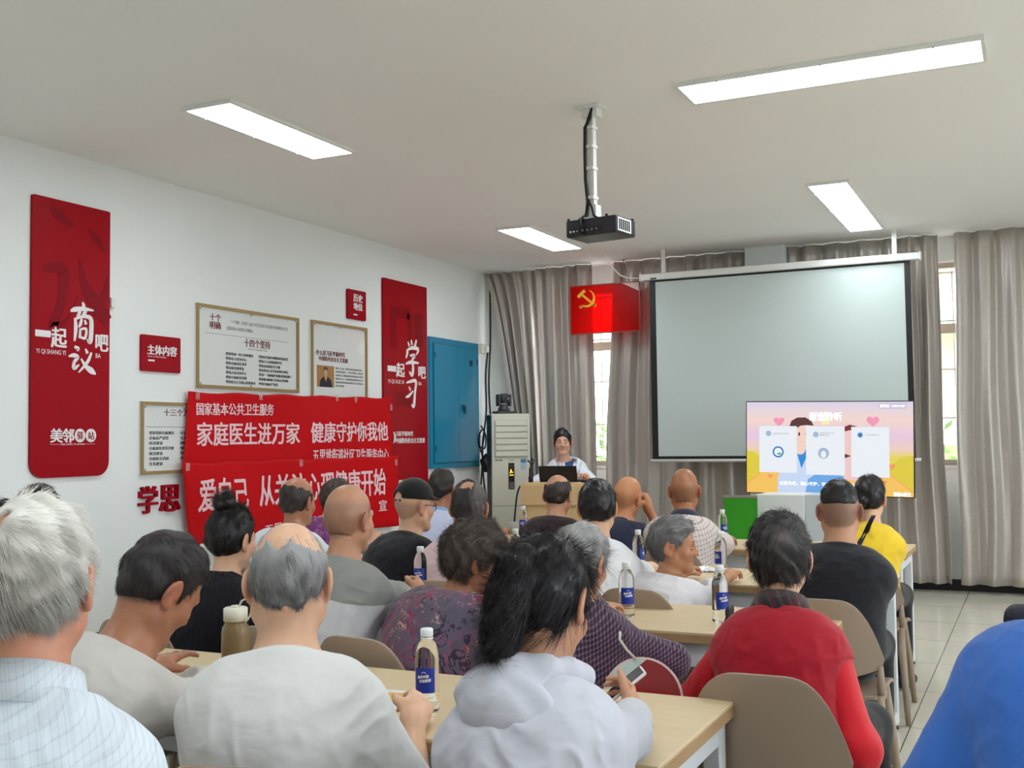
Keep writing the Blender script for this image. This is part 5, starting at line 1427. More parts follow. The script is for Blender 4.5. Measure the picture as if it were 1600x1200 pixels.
def tail_strands(poly, rads, n, rad, seed, m=14, wav=.004):
    r = np.random.RandomState(seed); poly = np.array(poly); k = len(poly)
    t = np.linspace(0, k-1, m+1); i = np.minimum(t.astype(int), k-2); f = (t-i)[:, None]
    c = poly[i]*(1-f)+poly[i+1]*f; rr = np.interp(t, np.arange(k), rads)
    tn = np.gradient(c, axis=0); tn /= np.linalg.norm(tn, axis=1, keepdims=True)
    u = np.cross(tn, _v(.31, .9, .2)); u /= np.linalg.norm(u, axis=1, keepdims=True); w = np.cross(tn, u)
    th = r.uniform(0, 6.28, n)[:, None]; q = np.sqrt(r.uniform(.35, 1.15, n))[:, None]
    th = th+.5*np.sin(np.linspace(0, 3, m+1)[None]+r.uniform(0, 6, (n, 1)))
    endj = r.uniform(.72, 1.0, (n, 1))*m
    P = c[None]+rr[None, :, None]*q[..., None]*(np.cos(th)[..., None]*u[None]+np.sin(th)[..., None]*w[None])
    P += wav*np.sin(np.linspace(0, 9, m+1)[None, :, None]+r.uniform(0, 6, (n, 1, 3)))
    tan = np.gradient(P, axis=1); tan /= np.linalg.norm(tan, axis=2, keepdims=True)+1e-12
    a = np.cross(tan, _v(.2, .5, .8)); a /= np.linalg.norm(a, axis=2, keepdims=True)+1e-12; b = np.cross(tan, a)
    rq = rad*np.clip((endj-np.arange(m+1)[None])/3+.15, .05, 1)[..., None]
    ring = np.stack([P+rq*(a*math.cos(x)+b*math.sin(x)) for x in (0, 2.094, 4.189)], 2)
    VV = ring.reshape(-1, 3)
    base = (np.arange(n)*(m+1)*3)[:, None, None]; jj = (np.arange(m)*3)[None, :, None]; kk = np.arange(3)[None, None, :]; k2 = (kk+1) % 3
    FF = np.stack([base+jj+kk, base+jj+k2, base+jj+3+k2, base+jj+3+kk], -1).reshape(-1, 4)
    return VV, FF, np.repeat(r.uniform(0, 1, n), (m+1)*3)

def make_hair(root, C, R, s, hp, h, seed):
    """hp: mat, t=(side, back, top) thickness, shift, bald=[(centre, radii)...], len, n, rad, whorl, lift, grav, curl, tails=[(pts, radii)], lumps"""
    S = Sdf(); ts, tb, tt = hp.get('t', (.008, .008, .012))
    T = lambda q: C+R@(_v(*q)*s)
    H = Sdf(); head_sdf(H, C, R, s, 0, False)
    def shell(P):
        q = (P-C)@R/s; n_ = np.linalg.norm(q, axis=-1)+1e-6
        up_ = np.clip((q[..., 2]-.02)/n_/.8, 0, 1)**1.3; bk_ = np.clip(-q[..., 1]/n_, 0, 1)**1.5*(1-up_)
        return H.eval(P)-(ts+(tt-ts)*up_+(tb-ts)*bk_)*s
    S.fn(shell, C, .17*s+max(ts, tb, tt), 0, 'u')
    for (c, r_) in hp.get('lumps', []): S.ell(T(c), _v(*(r_ if hasattr(r_, '__len__') else (r_,)*3))*s, R, .012)
    sh = hp.get('shift', 0.0); nz = hp.get('rough', .003)
    def cut(P):
        q = ((P-C)@R)/s
        lim = hairline(q[..., 1], sh)
        lim = lim-hp.get('front', 0.0)*np.clip((q[..., 1]-.02)/.03, 0, 1)
        if hp.get('long'): lim = np.where(q[..., 1] < hp.get('longy', -.01), lim-hp['long'], lim)
        # keep the ears free
        return (lim-q[..., 2])*.75*s
    S.fn(cut, C, .3, .010)
    for (c, r_) in hp.get('bald', []): S.ell(T(c), _v(*r_)*s, R, .012, 's')
    for (dv, an) in hp.get('crown', []):
        dv = nrm(_v(*dv))
        def bare(P, dv=dv, an=an):
            q = ((P-C)@R)/s-_v(0, -.012, .0); q = q/(np.linalg.norm(q, axis=-1, keepdims=True)+1e-9)
            w = np.arccos(np.clip(q@dv, -1, 1))
            return (w-an-.03*np.sin(q[..., 0]*31+q[..., 1]*23)-.025*np.sin(q[..., 2]*57))*.09*s
        S.fn(bare, C, .3, .004, 's')
    rr = np.random.RandomState(seed); kk = rr.normal(size=(5, 3))*_v(90, 90, 50)*hp.get('rfreq', 1.0); ph = rr.uniform(0, 6, 5)
    S.fn(lambda P: nz*sum(np.sin(P@k+p+1.5*np.sin(P[..., 2]*40)) for k, p in zip(kk, ph))*.45, C, .3, 0, 'a')
    for pts, rs in hp.get('tails', []):
        S.chain([T(q) for q in pts], [x*s for x in rs], .012)
    for (c, r_) in hp.get('knots', []): S.ell(T(c), _v(*(r_ if hasattr(r_, '__len__') else (r_,)*3))*s, R, .008)
    V, F = S.mesh(h)
    if not len(V): return None
    Nn = vnormals(V, F)
    at = np.full(len(V), hp.get('base', .25))
    if hp.get('mixf'): at = np.clip(hp['mixf'](((V-C)@R)/s)*.8, 0, 1)
    Vs, Fs, As = [V], [F], [at]; off = len(V)
    n = hp.get('n', 2500)
    if n:
        up = V
        sel = np.where((((V-C)@R/s)[:, 1] < .10))[0]
        # roots stay on the outside of the shell
        q = (V-C)@R/s; outw = (Nn*(V-C)).sum(1) > 0
        for (dv, an) in hp.get('crown', []):
            qq = q-_v(0, -.012, .0); qq /= np.linalg.norm(qq, axis=1, keepdims=True)
            outw &= np.arccos(np.clip(qq@nrm(_v(*dv)), -1, 1)) > an+.09
        Vr, Nr = V[outw], Nn[outw]
        a, b, c = strands(Vr, Nr, C, R, n, hp.get('len', .03), hp.get('rad', .0007), hp.get('whorl', (0.01, -.075, .085)), seed, hp.get('lift', .25), hp.get('grav', .4), hp.get('curl', 0), 6, hp.get('jit', .25), mixf=hp.get('mixf'), s=s, trim=not hp.get('long'), shift=sh)
        Vs.append(a); Fs.append(b+off); As.append(c); off += len(a)
    if hp.get('sparse'):
        r2 = np.random.RandomState(seed+1); ns = hp['sparse']; dv = nrm(_v(*hp['crown'][0][0])); an = hp['crown'][0][1]
        u = r2.normal(size=(ns*6, 3)); u /= np.linalg.norm(u, axis=1, keepdims=True)
        u = u[(u@dv) > math.cos(an*1.1)][:ns]
        if len(u):
            pv = u*_v(.079, .101, .094); pv = C+(pv+_v(0, -.012, .030*1))@R.T*s; un = u@R.T
            a, b, c = strands(pv, un, C, R, len(u), hp.get('len', .03)*1.2, hp.get('rad', .0007)*.8, hp.get('whorl', (0.01, -.075, .085)), seed+2, hp.get('lift', .25)*.8, hp.get('grav', .4), hp.get('curl', 0), 6, hp.get('jit', .25), mixf=hp.get('mixf'), s=s, trim=False)
            Vs.append(a); Fs.append(b+off); As.append(c); off += len(a)
    for ti, (pts, rs) in enumerate(hp.get('tails', [])):
        a, b, c = tail_strands([T(q) for q in pts], [x*s for x in rs], hp.get('tn', 700), hp.get('rad', .0007)*1.2, seed+ti+7)
        Vs.append(a); Fs.append(b+off); As.append(c*.6); off += len(a)
    return np_mesh('hair', np.concatenate(Vs), np.concatenate(Fs), hp['mat'], root, attr={'strand': np.concatenate(As)})

def ring_band(name, q, ax, n, rx, ry, hgt, th, m, root, flare=.0, open_=0.0, droop=0.0, seg=40):
    """a collar: band around the neck; q centre, ax side axis, n neck direction"""
    n = nrm(n); ax = nrm(ax-(ax@n)*n); fw = np.cross(n, ax)
    V = []; F = []
    prof = [(0, 0), (flare*.4, hgt), (flare*.4+th, hgt*1.0), (flare+th+.004, hgt*.35), (flare+th+.012+droop*.3, -droop), (flare+.010+droop*.3, -droop), (th*.5, -.004)]
    a0, a1 = (PI/2+open_, 2.5*PI-open_)
    for i in range(seg+1):
        a = a0+(a1-a0)*i/seg
        for (dr, z) in prof:
            V.append(q+ax*(rx+dr)*math.cos(a)+fw*(ry+dr)*math.sin(a)+n*z)
    k = len(prof)
    for i in range(seg):
        for j in range(k): F.append((i*k+j, (i+1)*k+j, (i+1)*k+(j+1) % k, i*k+(j+1) % k))
    V = np.array(V); F = np.array(F)
    o = np_mesh(name, V, F, m, root); return o

def person(label, head, hip, heading=0.0, hrot=(0, 0, 0), hs=.93, girth=1.0, sh=1.0, fem=0, hunch=.05, top=None, trousers=None, arms=({}, {}),
           hair=None, skin=None, h=.006, seed=1, collar=None, stubble=None, fat=0.0, syaw=0.0, stilt=0.0, hipz=.560, legs='sit', under=None, nape=(), group=None, handh=None, ears=True, neckr=1.0, brow=(40, 30, 28)):
    root = thing('person', label, 'person', (hip[0], hip[1], 0), math.radians(heading), group)
    Mi = rotm(yaw=-heading)
    hc = Mi@(_v(*head)-_v(hip[0], hip[1], 0)); R = rotm(*hrot)
    v = _v(0, -.032, -.185*hs/.93)
    N = hc+.55*(R@v)+.45*v
    P0 = _v(0, 0, hipz)
    up = N-P0; L = np.linalg.norm(up)
    bk = nrm(_v(0, -1, .0)-nrm(up)*(nrm(up)@_v(0, -1, 0)))
    Cc = (P0+N)/2+bk*hunch
    Bz = lambda t: (1-t)**2*P0+2*t*(1-t)*Cc+t*t*N
    Tz = lambda t: nrm(2*(1-t)*(Cc-P0)+2*t*(N-Cc))
    def side(t):
        a = math.radians(syaw)*t; b = math.radians(stilt)*t
        x = _v(math.cos(a)*math.cos(b), math.sin(a)*math.cos(b), math.sin(b)); T = Tz(t); return nrm(x-(x@T)*T)
    w = sh*.94*(1-.10*fem); girth = girth*.94
    spec = [(.0, .080+.010*fem, .108), (.16, .075, .110), (.34, .062-.010*fem, .100), (.52, .068, .102), (.68, .080, .106), (.76, .082, .094), (.86, .082, .066)]
    shc = Bz(1.0)-Tz(1.0)*.094
    sx = side(1.0)
    fwd = nrm(np.cross(Tz(.9), sx)); fwd = fwd if fwd[1] > 0 else -fwd
    def torso(S, off, grow=0.0, kk=.05):
        for t, hl, r in spec:
            g = girth*(1+(.0 if t > .6 else .10*fat*(1-abs(t-.25)*2)))
            c = Bz(t); a = side(t); S.cone(c-a*hl*w*g, c+a*hl*w*g, r*g*.93+off, r*g*.93+off, kk)
            if fem and t == .68:
                for e in (-1, 1): S.ell(c+a*e*.07+fwd*.07, _v(.06, .055, .058)+off, None, .04)
        for i in range(len(spec)-1):
            a, b = spec[i], spec[i+1]
            S.cone(Bz(a[0]), Bz(b[0]), a[2]*girth*.9+off, b[2]*girth*.9+off, kk)
        for e in (-1, 1):
            S.cone(Bz(1.0)+Tz(1)*.016-fwd*.012, J[e]+Tz(1)*.010-sx*e*.015, .044*neckr+off*.7, .038+off, .05)
    J = {e: shc+sx*e*(.160*w)-fwd*(-.012) for e in (-1, 1)}
    A = {}
    for e, ar in zip((-1, 1), arms):
        J[e] = J[e]+_v(*ar.get('sh', (0, 0, 0)))
        Wt = ar.get('w'); 
        if ar.get('world'): Wt = Mi@(_v(*Wt)-_v(hip[0], hip[1], 0))
        else: Wt = _v(*(Wt or (e*.13, .40, .765)))
        al = ar.get('len', 1.0)*(1-.06*fem)*sh**.5
        E, W = two_bone(J[e], Wt, .285*al, .245*al, _v(*ar.get('pole', (e*.28, -.35, -.9))))
        f = nrm(W-E); f = nrm(f+_v(*ar.get('fd', (0, 0, 0))))
        A[e] = (J[e], E, W, f, _v(*ar.get('n', (0, 0, -1))), ar.get('curl', .35), ar)
    thick = (1-.08*fem)*(.5+.5*girth)
    def arm_cones(S, e, off, upto=2.0, end=None, kk=.03, cuff=0.0):
        j, E, W = A[e][:3]
        r0, r1, r2, r3 = .049*thick+off, .041*thick+off, .041*thick+off, .0275*thick+off*.9
        if upto <= 1.0:
            q = j+(E-j)*upto; n = nrm(E-j)
            S.cone(j, j+(E-j)*min(1.15, upto+.12), r0, r1+cuff, kk, (q, n))
        else:
            S.cone(j, E, r0, r1, kk)
            u = upto-1
            if u < .98:
                q = E+(W-E)*u; n = nrm(W-E); S.cone(E, W, r2+cuff, r3+cuff, .02, (q, n))
            else: S.cone(E, W-(W-E)*.03, r2, r3+cuff, .02)
    # body: one continuous skin from head to hands
    S = Sdf()
    torso(S, -.006)
    nb = Bz(1.0)
    S.cone(nb+Tz(1)*-.01+fwd*.008, hc+R@(_v(0, -.012, -.05)*hs), .058*neckr, .054*neckr, .03)
    for e in (-1, 1):
        arm_cones(S, e, -.003)
        j, E, W, f, n, cu, ar = A[e]
        hand_sdf(S, W, f, n, e, cu, .95-.08*fem, ar.get('spread', 1.0), ar.get('thumb', .5))
    head_sdf(S, hc, R, hs, fem, ears, fat)
    for zf in nape:
        pts = [hc+R@(_v(.058*math.sin(a), -.012-.066*math.cos(a)*(1-.25*max(0, -zf-.06)/.03), zf+.006*math.cos(3*a))*hs) for a in np.linspace(-1.0, 1.0, 7)]
        for i in range(6): S.cone(pts[i], pts[i+1], .0045*(1-abs(i-2.5)/4), .0045*(1-abs(i-1.5)/4), .010, None, 's')
    V, F = S.mesh(h)
    q = ((V-hc)@R)/hs
    inh = (np.abs(q) < .2).all(1)
    g = lambda c, r_: np.exp(-(((q-_v(*c))/_v(*r_))**2).sum(1))*inh
    lips = np.clip(1.6*g((0, .094, -.0715), (.019, .02, .0075)), 0, 1)*(.3+.5*fem)
    fl = .5*(g((.084, -.012, -.015), (.02, .03, .04))+g((-.084, -.012, -.015), (.02, .03, .04)))+.3*(g((.042, .07, -.03), (.03, .03, .02))+g((-.042, .07, -.03), (.03, .03, .02)))+.35*g((0, .11, -.035), (.015, .02, .02))
    stb = np.zeros(len(V))
    if stubble:
        amt, lo, hi, ytop = stubble
        z = q[:, 2]; m = np.clip((z-hairline(q[:, 1]))/.012, 0, 1)*inh
        m = m*np.clip((hi-z)/.03, 0, 1)
        stb = amt*m
    np_mesh('body', V, F, skin, root, attr={'lips': lips, 'flush': np.clip(fl, 0, 1), 'stubble': stb})
    # face: lash lines and brows
    fb = MB(); lb = MB(); HS = Sdf(); head_sdf(HS, hc, R, hs, fem, False, fat)
    def onface(x, z):
        ys = np.linspace(.150, .03, 121); Pq = hc+(np.stack([np.full(121, x), ys, np.full(121, z)], -1)*hs)@R.T
        k_ = np.argmax(HS.eval(Pq) < 0); return tuple(hc+R@(_v(x, ys[k_]+.0004, z)*hs))
    for e in (-1, 1):
        fb = MB(); lb = MB()
        lb.tube([onface(e*(.018+.028*t), -.0100-.0045*math.sin(PI*t)) for t in np.linspace(0, 1, 9)], [.0008, .0014, .0018, .002, .002, .002, .0018, .0014, .0008], 6)
        fb.tube([onface(e*(.013+.036*t), .0175+.006*math.sin(PI*t*.8)) for t in np.linspace(0, 1, 9)], [.0012, .0024, .0028, .0029, .0027, .0024, .002, .0014, .0007], 6)
        lb.build('eyelash', mat('lash_dark', (36, 26, 24), .6), root); fb.build('eyebrow', mat('brow_%d' % brow[0], brow, .7), root)
    # garment
    tp = dict(off=.012, sleeve=.75, cuff=.010, fold=.004, neck=.030, h=h*1.15); tp.update(top or {})
    G = Sdf(); off = tp['off']
    torso(G, off, kk=.06)
    for e in (-1, 1): arm_cones(G, e, off*1.05, tp['sleeve'], cuff=tp['cuff'], kk=.045)
    for fnx in tp.get('extra', []): fnx(G, locals())
    spots = []
    for e in (-1, 1):
        j, E, W = A[e][:3]
        spots.append((j-Tz(.9)*.09+sx*e*.01, .13, Tz(.9), .9)); spots.append((j-Tz(.9)*.05-fwd*.06, .16, -fwd, .8))
        spots.append((E, .10, nrm(E-j), .9))
    spots.append((Bz(.22)-fwd*.08, .16, -fwd, .6))
    G.fn(folds(seed, tp['fold'], spots, tp.get('ripple', 1.0)), hc, 3, 0, 'a')
    nd = nrm(nrm(hc+R@(_v(0, -.012, -.05)*hs)-nb)+fwd*tp.get('tilt', .30)); qn = nb+nd*tp['neck']
    def neckcut(P):
        a = (P-qn)@nd; b = np.linalg.norm(P-(qn+nd*.03), axis=-1)-.16
        return np.maximum(-a, b)
    G.fn(neckcut, qn, .2, .006, 's')
    nr = .062*neckr
    def neckhole(P):
        ww = P-qn; t = ww@nd; rad = np.linalg.norm(ww-t[..., None]*nd, axis=-1)
        return np.maximum(rad-nr, np.abs(t)-.02)
    zb = tp.get('hem', hipz-.11)
    G.fn(lambda P: zb-P[..., 2], _v(0, 0, zb), 1, .015)
    Vg, Fg = G.mesh(tp['h'])
    np_mesh(tp.get('name', 'shirt'), Vg, Fg, tp['mat'], root, label=tp.get('label'))
    if under:
        for e in (-1, 1):
            U = Sdf(); arm_cones(U, e, under.get('off', .012), under['sleeve'], cuff=under.get('cuff', .006), kk=.02)
            U.fn(folds(seed+2, under.get('fold', .005), [(A[e][1], .14, nrm(A[e][1]-A[e][0]), .8)], 1.2), hc, 3, 0, 'a')
            Vu, Fu = U.mesh(tp['h']); np_mesh('sleeve', Vu, Fu, under['mat'], root)
    if collar:
        ck = dict(rx=.066*neckr, ry=.068*neckr, hgt=.012, th=.004, flare=.002, droop=.0, open_=0.0, at=.0, name='collar'); ck.update(collar)
        ring_band(ck['name'], qn+nd*(ck['at']-.004), sx, nd, ck['rx'], ck['ry'], ck['hgt'], ck['th'], ck['mat'], root, ck['flare'], ck['open_'], ck['droop'])
    # trousers and shoes
    Lg = Sdf(); SH = []
    Lg.cone(_v(-.085, 0, hipz), _v(.085, 0, hipz), .108*girth+.004, .108*girth+.004, .03)
    for e in (-1, 1):
        if legs == 'sit':
            lg = (arms[0 if e < 0 else 1]).get('leg', {})
            hj = _v(e*.088, .02, hipz-.008); kn = _v(*lg.get('knee', (e*.13, .44, .515))); an = _v(*lg.get('ankle', (e*.14, .43, .105)))
        else: hj = _v(e*.088, 0, hipz-.02); kn = _v(e*.095, .03, hipz*.52); an = _v(e*.095, -.01, .10)
        Lg.cone(hj, kn, .088*girth, .066, .03); Lg.cone(kn, an, .064, .047, .03)
        SH.append((e, an))
    Lg.fn(folds(seed+5, .003, [], 1.0), _v(0, 0, .4), 2, 0, 'a')
    Vt, Ft = Lg.mesh(.010); np_mesh('trousers', Vt, Ft, trousers or cloth_mat('charcoal_trousers', (38, 38, 44)), root)
    for e, an in SH:
        Q = Sdf(); Q.cone(an+_v(0, -.01, -.065), an+_v(e*.02, .15, -.072), .040, .034, .02); Q.cone(an+_v(0, -.01, -.05), an+_v(0, .03, -.02), .042, .046, .02)
        Q.fn(lambda P: .012-P[..., 2], an, 1, .004)
        Vq, Fq = Q.mesh(.010); np_mesh('shoe', Vq, Fq, mat('dark_shoe', (34, 30, 30), .5), root)
    if hair: make_hair(root, hc, R, hs, hair, hair.get('h', max(.004, h*.8)), seed+3)
    return dict(G=G, J=J, root=root, hc=hc, R=R, hs=hs, N=N, A=A, fwd=fwd, sx=sx, Bz=Bz, Tz=Tz, side=side, nd=nd, qn=qn, Mi=Mi, hip=hip)

def patch(P, name, m, pts, out=.004, th=.003, back=False):
    """a piece of cloth lying on the garment: pts are (x, z) outlines in the person's frame, laid on the front or the back"""
    G = P['G']; sgn = -1 if back else 1
    ring = []
    n = len(pts)
    dense = []
    for i in range(n):
        a, b = pts[i], pts[(i+1) % n]
        for k in range(6): dense.append((a[0]+(b[0]-a[0])*k/6, a[1]+(b[1]-a[1])*k/6))
    xs = [p[0] for p in dense]; zs = [p[1] for p in dense]
    cx = sum(xs)/len(xs); cz = sum(zs)/len(zs)
    lay = [dense]+[[(cx+(x-cx)*f, cz+(z-cz)*f) for x, z in dense] for f in (.66, .33)]+[[(cx, cz)]]
    allp = [p for l in lay for p in l]
    X = np.array([p[0] for p in allp]); Z = np.array([p[1] for p in allp])
    hi = np.full(len(X), .45*sgn); lo = np.full(len(X), (P['N'][1] if True else 0)*.5)
    ys = np.linspace(.55*sgn, -.05*sgn, 140)
    Y = np.full(len(X), np.nan)
    for y in ys:
        d = G.eval(np.stack([X, np.full(len(X), y), Z], -1))
        hit = np.isnan(Y) & (d < 0); Y[hit] = y
    if np.isnan(Y).all(): return None
    Y[np.isnan(Y)] = np.nanmean(Y)
    V = [(x, y+sgn*(out), z) for x, y, z in zip(X, Y, Z)]; m_ = len(dense)
    F = []
    for l in range(2):
        for i in range(m_): F.append((l*m_+i, l*m_+(i+1) % m_, (l+1)*m_+(i+1) % m_, (l+1)*m_+i))
    for i in range(m_): F.append((2*m_+i, 2*m_+(i+1) % m_, 3*m_))
    o = MB().add(V, F, True).build(name, m, P['root']); md = o.modifiers.new('thick', 'SOLIDIFY'); md.thickness = th; md.offset = 0
    return o
# ------------------------------------------------------------------ the audience
SK1 = skin_mat('skin_tan', (198, 148, 118)); SK2 = skin_mat('skin_light', (226, 182, 152)); SK3 = skin_mat('skin_brown', (172, 118, 90)); SK4 = skin_mat('skin_ruddy', (206, 146, 120))
H_BLACK = hair_mat('hair_black', (12, 10, 12), (40, 34, 36), .38)
H_WHITE = hair_mat('hair_white', (132, 124, 118), (236, 232, 224))
H_GREY = hair_mat('hair_grey', (92, 90, 92), (206, 204, 202))
H_SALT = hair_mat('hair_salt_pepper', (30, 27, 28), (112, 104, 102))
H_BROWN = hair_mat('hair_brown', (58, 48, 44), (138, 122, 110))
H_SHORT = hair_mat('hair_cropped', (38, 30, 28), (84, 72, 66), .5)
TRS = cloth_mat('charcoal_trousers', (38, 38, 44)); TRN = cloth_mat('black_trousers', (22, 22, 26)); TRB = cloth_mat('navy_trousers', (28, 30, 52))
def short(m, n=2600, **k): d = dict(mat=m, t=(.005, .008, .011), n=n, len=.030, rad=.0007, lift=.22, grav=.5); d.update(k); return d
def fringe(m, ang=.95, dv=(0, -.15, 1), n=2200, sparse=250, **k):
    d = short(m, n, crown=[(dv, ang)], sparse=sparse, t=(.004, .006, .005), len=.022); d.update(k); return d
ROWY = [2.18, 3.71, 4.98, 6.57]
def rest(x0, x1, row, hipx, hipy, head, dy=.10):
    return None
def wrists(lx, rx, y, z=.765): return dict(w=(lx, y, z), world=True), dict(w=(rx, y, z), world=True)
MUL = lambda a, **k: {**a, **k}

# --- nearest row
WT = cloth_mat('white_tee_cotton', (226, 225, 223), bump=.2)
person('man with thinning grey hair in a plain white tee, fist beside the nearest bottle', (-1.467, 1.93, 1.107), (-1.45, 1.88), 30, (0, -12, 0), .95, 1.08, .98, 0, .04,
       top=dict(mat=WT, off=.018, sleeve=.97, cuff=.022, fold=.0045, name='tee_shirt', neck=.020), trousers=TRS, skin=SK2, h=.0042, seed=11, fat=.6,
       arms=(dict(w=(-1.72, 2.25, .77), world=True), dict(w=(-1.325, 2.205, .756), world=True, curl=.85, n=(-.6, 0, -.8), fd=(.25, .1, -.42), pole=(.32, -.3, -1))),
       collar=dict(mat=WT, hgt=.010), neckr=1.12,
       hair=dict(mat=H_GREY, t=(.004, .009, .006), crown=[((0, .0, 1), .98)], sparse=1500, n=8000, len=.030, rad=.0006, lift=.09, grav=.5, whorl=(0, -.02, .12), mixf=lambda q: .45+2.5*(q[:, 2]-.03)))
chair(-1.44, 1.85, math.radians(14), 'taupe chair under the man in the plain white tee')

P1C = cloth_mat('pale_check_shirt', (214, 222, 230), pattern=('check', [((186, 196, 208), .011, .16, .8), ((196, 200, 208), .045, .10, .7)]))
person('white haired man in a pale checked shirt with collar, nearest at the left edge', (-1.411, 1.22, 1.195), (-1.34, 1.02), 26, (2, -4, 0), .97, 1.06, 1.04, 0, .045,
       top=dict(mat=P1C, off=.016, sleeve=.95, cuff=.02, fold=.004, neck=.018), trousers=TRS, skin=SK4, h=.0045, seed=21,
       arms=(dict(w=(-1.62, 1.42, .62), world=True), dict(w=(-1.22, 1.45, .62), world=True)),
       collar=dict(mat=P1C, hgt=.040, th=.005, flare=.006, droop=.028, at=.002), neckr=1.06,
       hair=dict(mat=H_WHITE, t=(.008, .014, .009), crown=[((-.25, -.75, 1.0), .13)], sparse=300, n=15000, len=.050, rad=.0005, lift=.20, grav=.45, whorl=(-.02, -.078, .085), jit=.18, mixf=lambda q: .35+5.0*(q[:, 2]+.05)))
chair(-1.30, .94, math.radians(22), 'taupe chair under the white haired man at the left edge')

P2C = cloth_mat('light_grey_tee', (204, 200, 194))
person('dark haired man in a light grey tee bending his head far down over the table', (-1.895, 2.00, 1.062), (-2.06, 1.66), -8, (-6, -38, 6), .97, 1.12, 1.06, 0, .09,
       top=dict(mat=P2C, off=.018, sleeve=.98, cuff=.022, fold=.006, name='tee_shirt', neck=.012), trousers=TRS, skin=SK3, h=.0045, seed=31,
       arms=(dict(w=(-2.25, 2.34, .77), world=True, curl=.2), dict(w=(-1.93, 2.42, .77), world=True, pole=(.5, -.2, -.6), curl=.2)), collar=dict(mat=P2C, hgt=.010), neckr=1.1, stubble=(.5, -.06, .0, 0),
       hair=short(hair_mat('hair_dark_brown', (26, 20, 20), (62, 54, 54)), 8000, t=(.004, .008, .013), rad=.0006))
chair(-2.05, 1.62, math.radians(-6), 'taupe chair under the man bending his head over the table')

JK = cloth_mat('grey_lilac_jacket', (196, 196, 206), rough=.6, weave=300, bump=.12)
PK = person('woman with long black ponytail in a grey hooded jacket looking at a phone', (-.878, 1.97, 1.085), (-.79, 1.80), -6, (2, -26, -4), .95, 1.02, .88, 1, .07,
       top=dict(mat=JK, off=.018, sleeve=2.0, cuff=.006, fold=.006, name='jacket', neck=.030), trousers=TRN, skin=SK1, h=.0042, seed=41,
       arms=(dict(w=(-1.02, 2.30, .775), world=True), dict(w=(-.838, 2.355, .775), world=True, n=(-.9, .1, .1), curl=.5, thumb=.0, fd=(-.15, .4, .7), pole=(.8, -.3, -.5))),
       hair=dict(mat=H_BLACK, t=(.009, .011, .011), n=7500, len=.075, rad=.0005, lift=.04, grav=.15, whorl=(0, .07, .10), jit=.05, rough=.0020, long=.03, longy=-.03,
                 knots=[((-.004, -.118, .050), (.028, .024, .028))], tails=[([(-.004, -.120, .052), (-.006, -.140, .020), (-.010, -.142, -.030), (-.018, -.132, -.080), (-.028, -.116, -.130), (-.036, -.100, -.175)], [.024, .034, .040, .040, .034, .012])], tn=2600))
def hood(P, m):
    b, t, f, sx, seed = P['Bz'](1.0), P['nd'], P['fwd'], P['sx'], 5
    Hd = Sdf(); ang = [-125, -95, -65, -35, 0, 35, 65, 95, 125]
    pts = [b+t*(.030-.012*math.cos(math.radians(a)))-f*(.072*math.cos(math.radians(a))+.004)+sx*(.092*math.sin(math.radians(a))) for a in ang]
    Hd.chain(pts, [.016, .022, .027, .031, .034, .031, .027, .022, .016], .02)
    Hd.ell(b-f*.100-t*.040, _v(.105, .034, .060), None, .05); Hd.ell(b-f*.108-t*.075, _v(.070, .026, .045), None, .04)
    Hd.fn(folds(77, .006, [(b-f*.1, .15, sx, .8)], 1.2), b, 2, 0, 'a')
    V, F = Hd.mesh(.0045); np_mesh('hood', V, F, m, P['root'])
hood(PK, JK)
ph = thing('smartphone', 'smartphone with white rim held by the woman in the grey jacket', 'phone', (-.900, 2.425, .815)); ph.rotation_euler = (math.radians(38), 0, math.radians(-62))
MB().rbox(-.037, .037, -.075, .075, -.004, .004, .0035).build('body', mat('phone_white', (226, 226, 230), .3), ph)
MB().rbox(-.034, .034, -.071, .071, .0038, .0048, .0004).build('screen', mat('phone_screen', (30, 30, 44), .12), ph)
MB().box(-.02, .02, .01, .03, .0049, .0051).build('screen_picture', mat('phone_pink', (220, 120, 150), .3, emit=.4), ph)
chair(-.83, 1.70, math.radians(-4), 'taupe chair under the woman in the grey hooded jacket')

BL = cloth_mat('blue_shirt', (54, 106, 190), rough=.7)
P22 = person('man in a bright blue shirt cut off by the right edge', (.075, 2.52, 1.16), (.115, 2.22), 4, (-8, -30, 0), .97, 1.24, 1.12, 0, .10,
       top=dict(mat=BL, off=.020, sleeve=1.3, cuff=.016, fold=.0035, neck=.018, tilt=.05), trousers=TRN, skin=SK4, h=.005, seed=51, fat=.6,
       arms=(dict(w=(-.10, 2.50, .62), world=True, pole=(-.6, -.3, -.9)), dict(w=(.34, 2.55, .62), world=True)), collar=dict(mat=BL, hgt=.038, th=.005, flare=.006, droop=.028, at=.0),
       hair=short(H_SALT, 3000))
chair(.13, 2.16, .05, 'taupe chair under the man in the blue shirt')

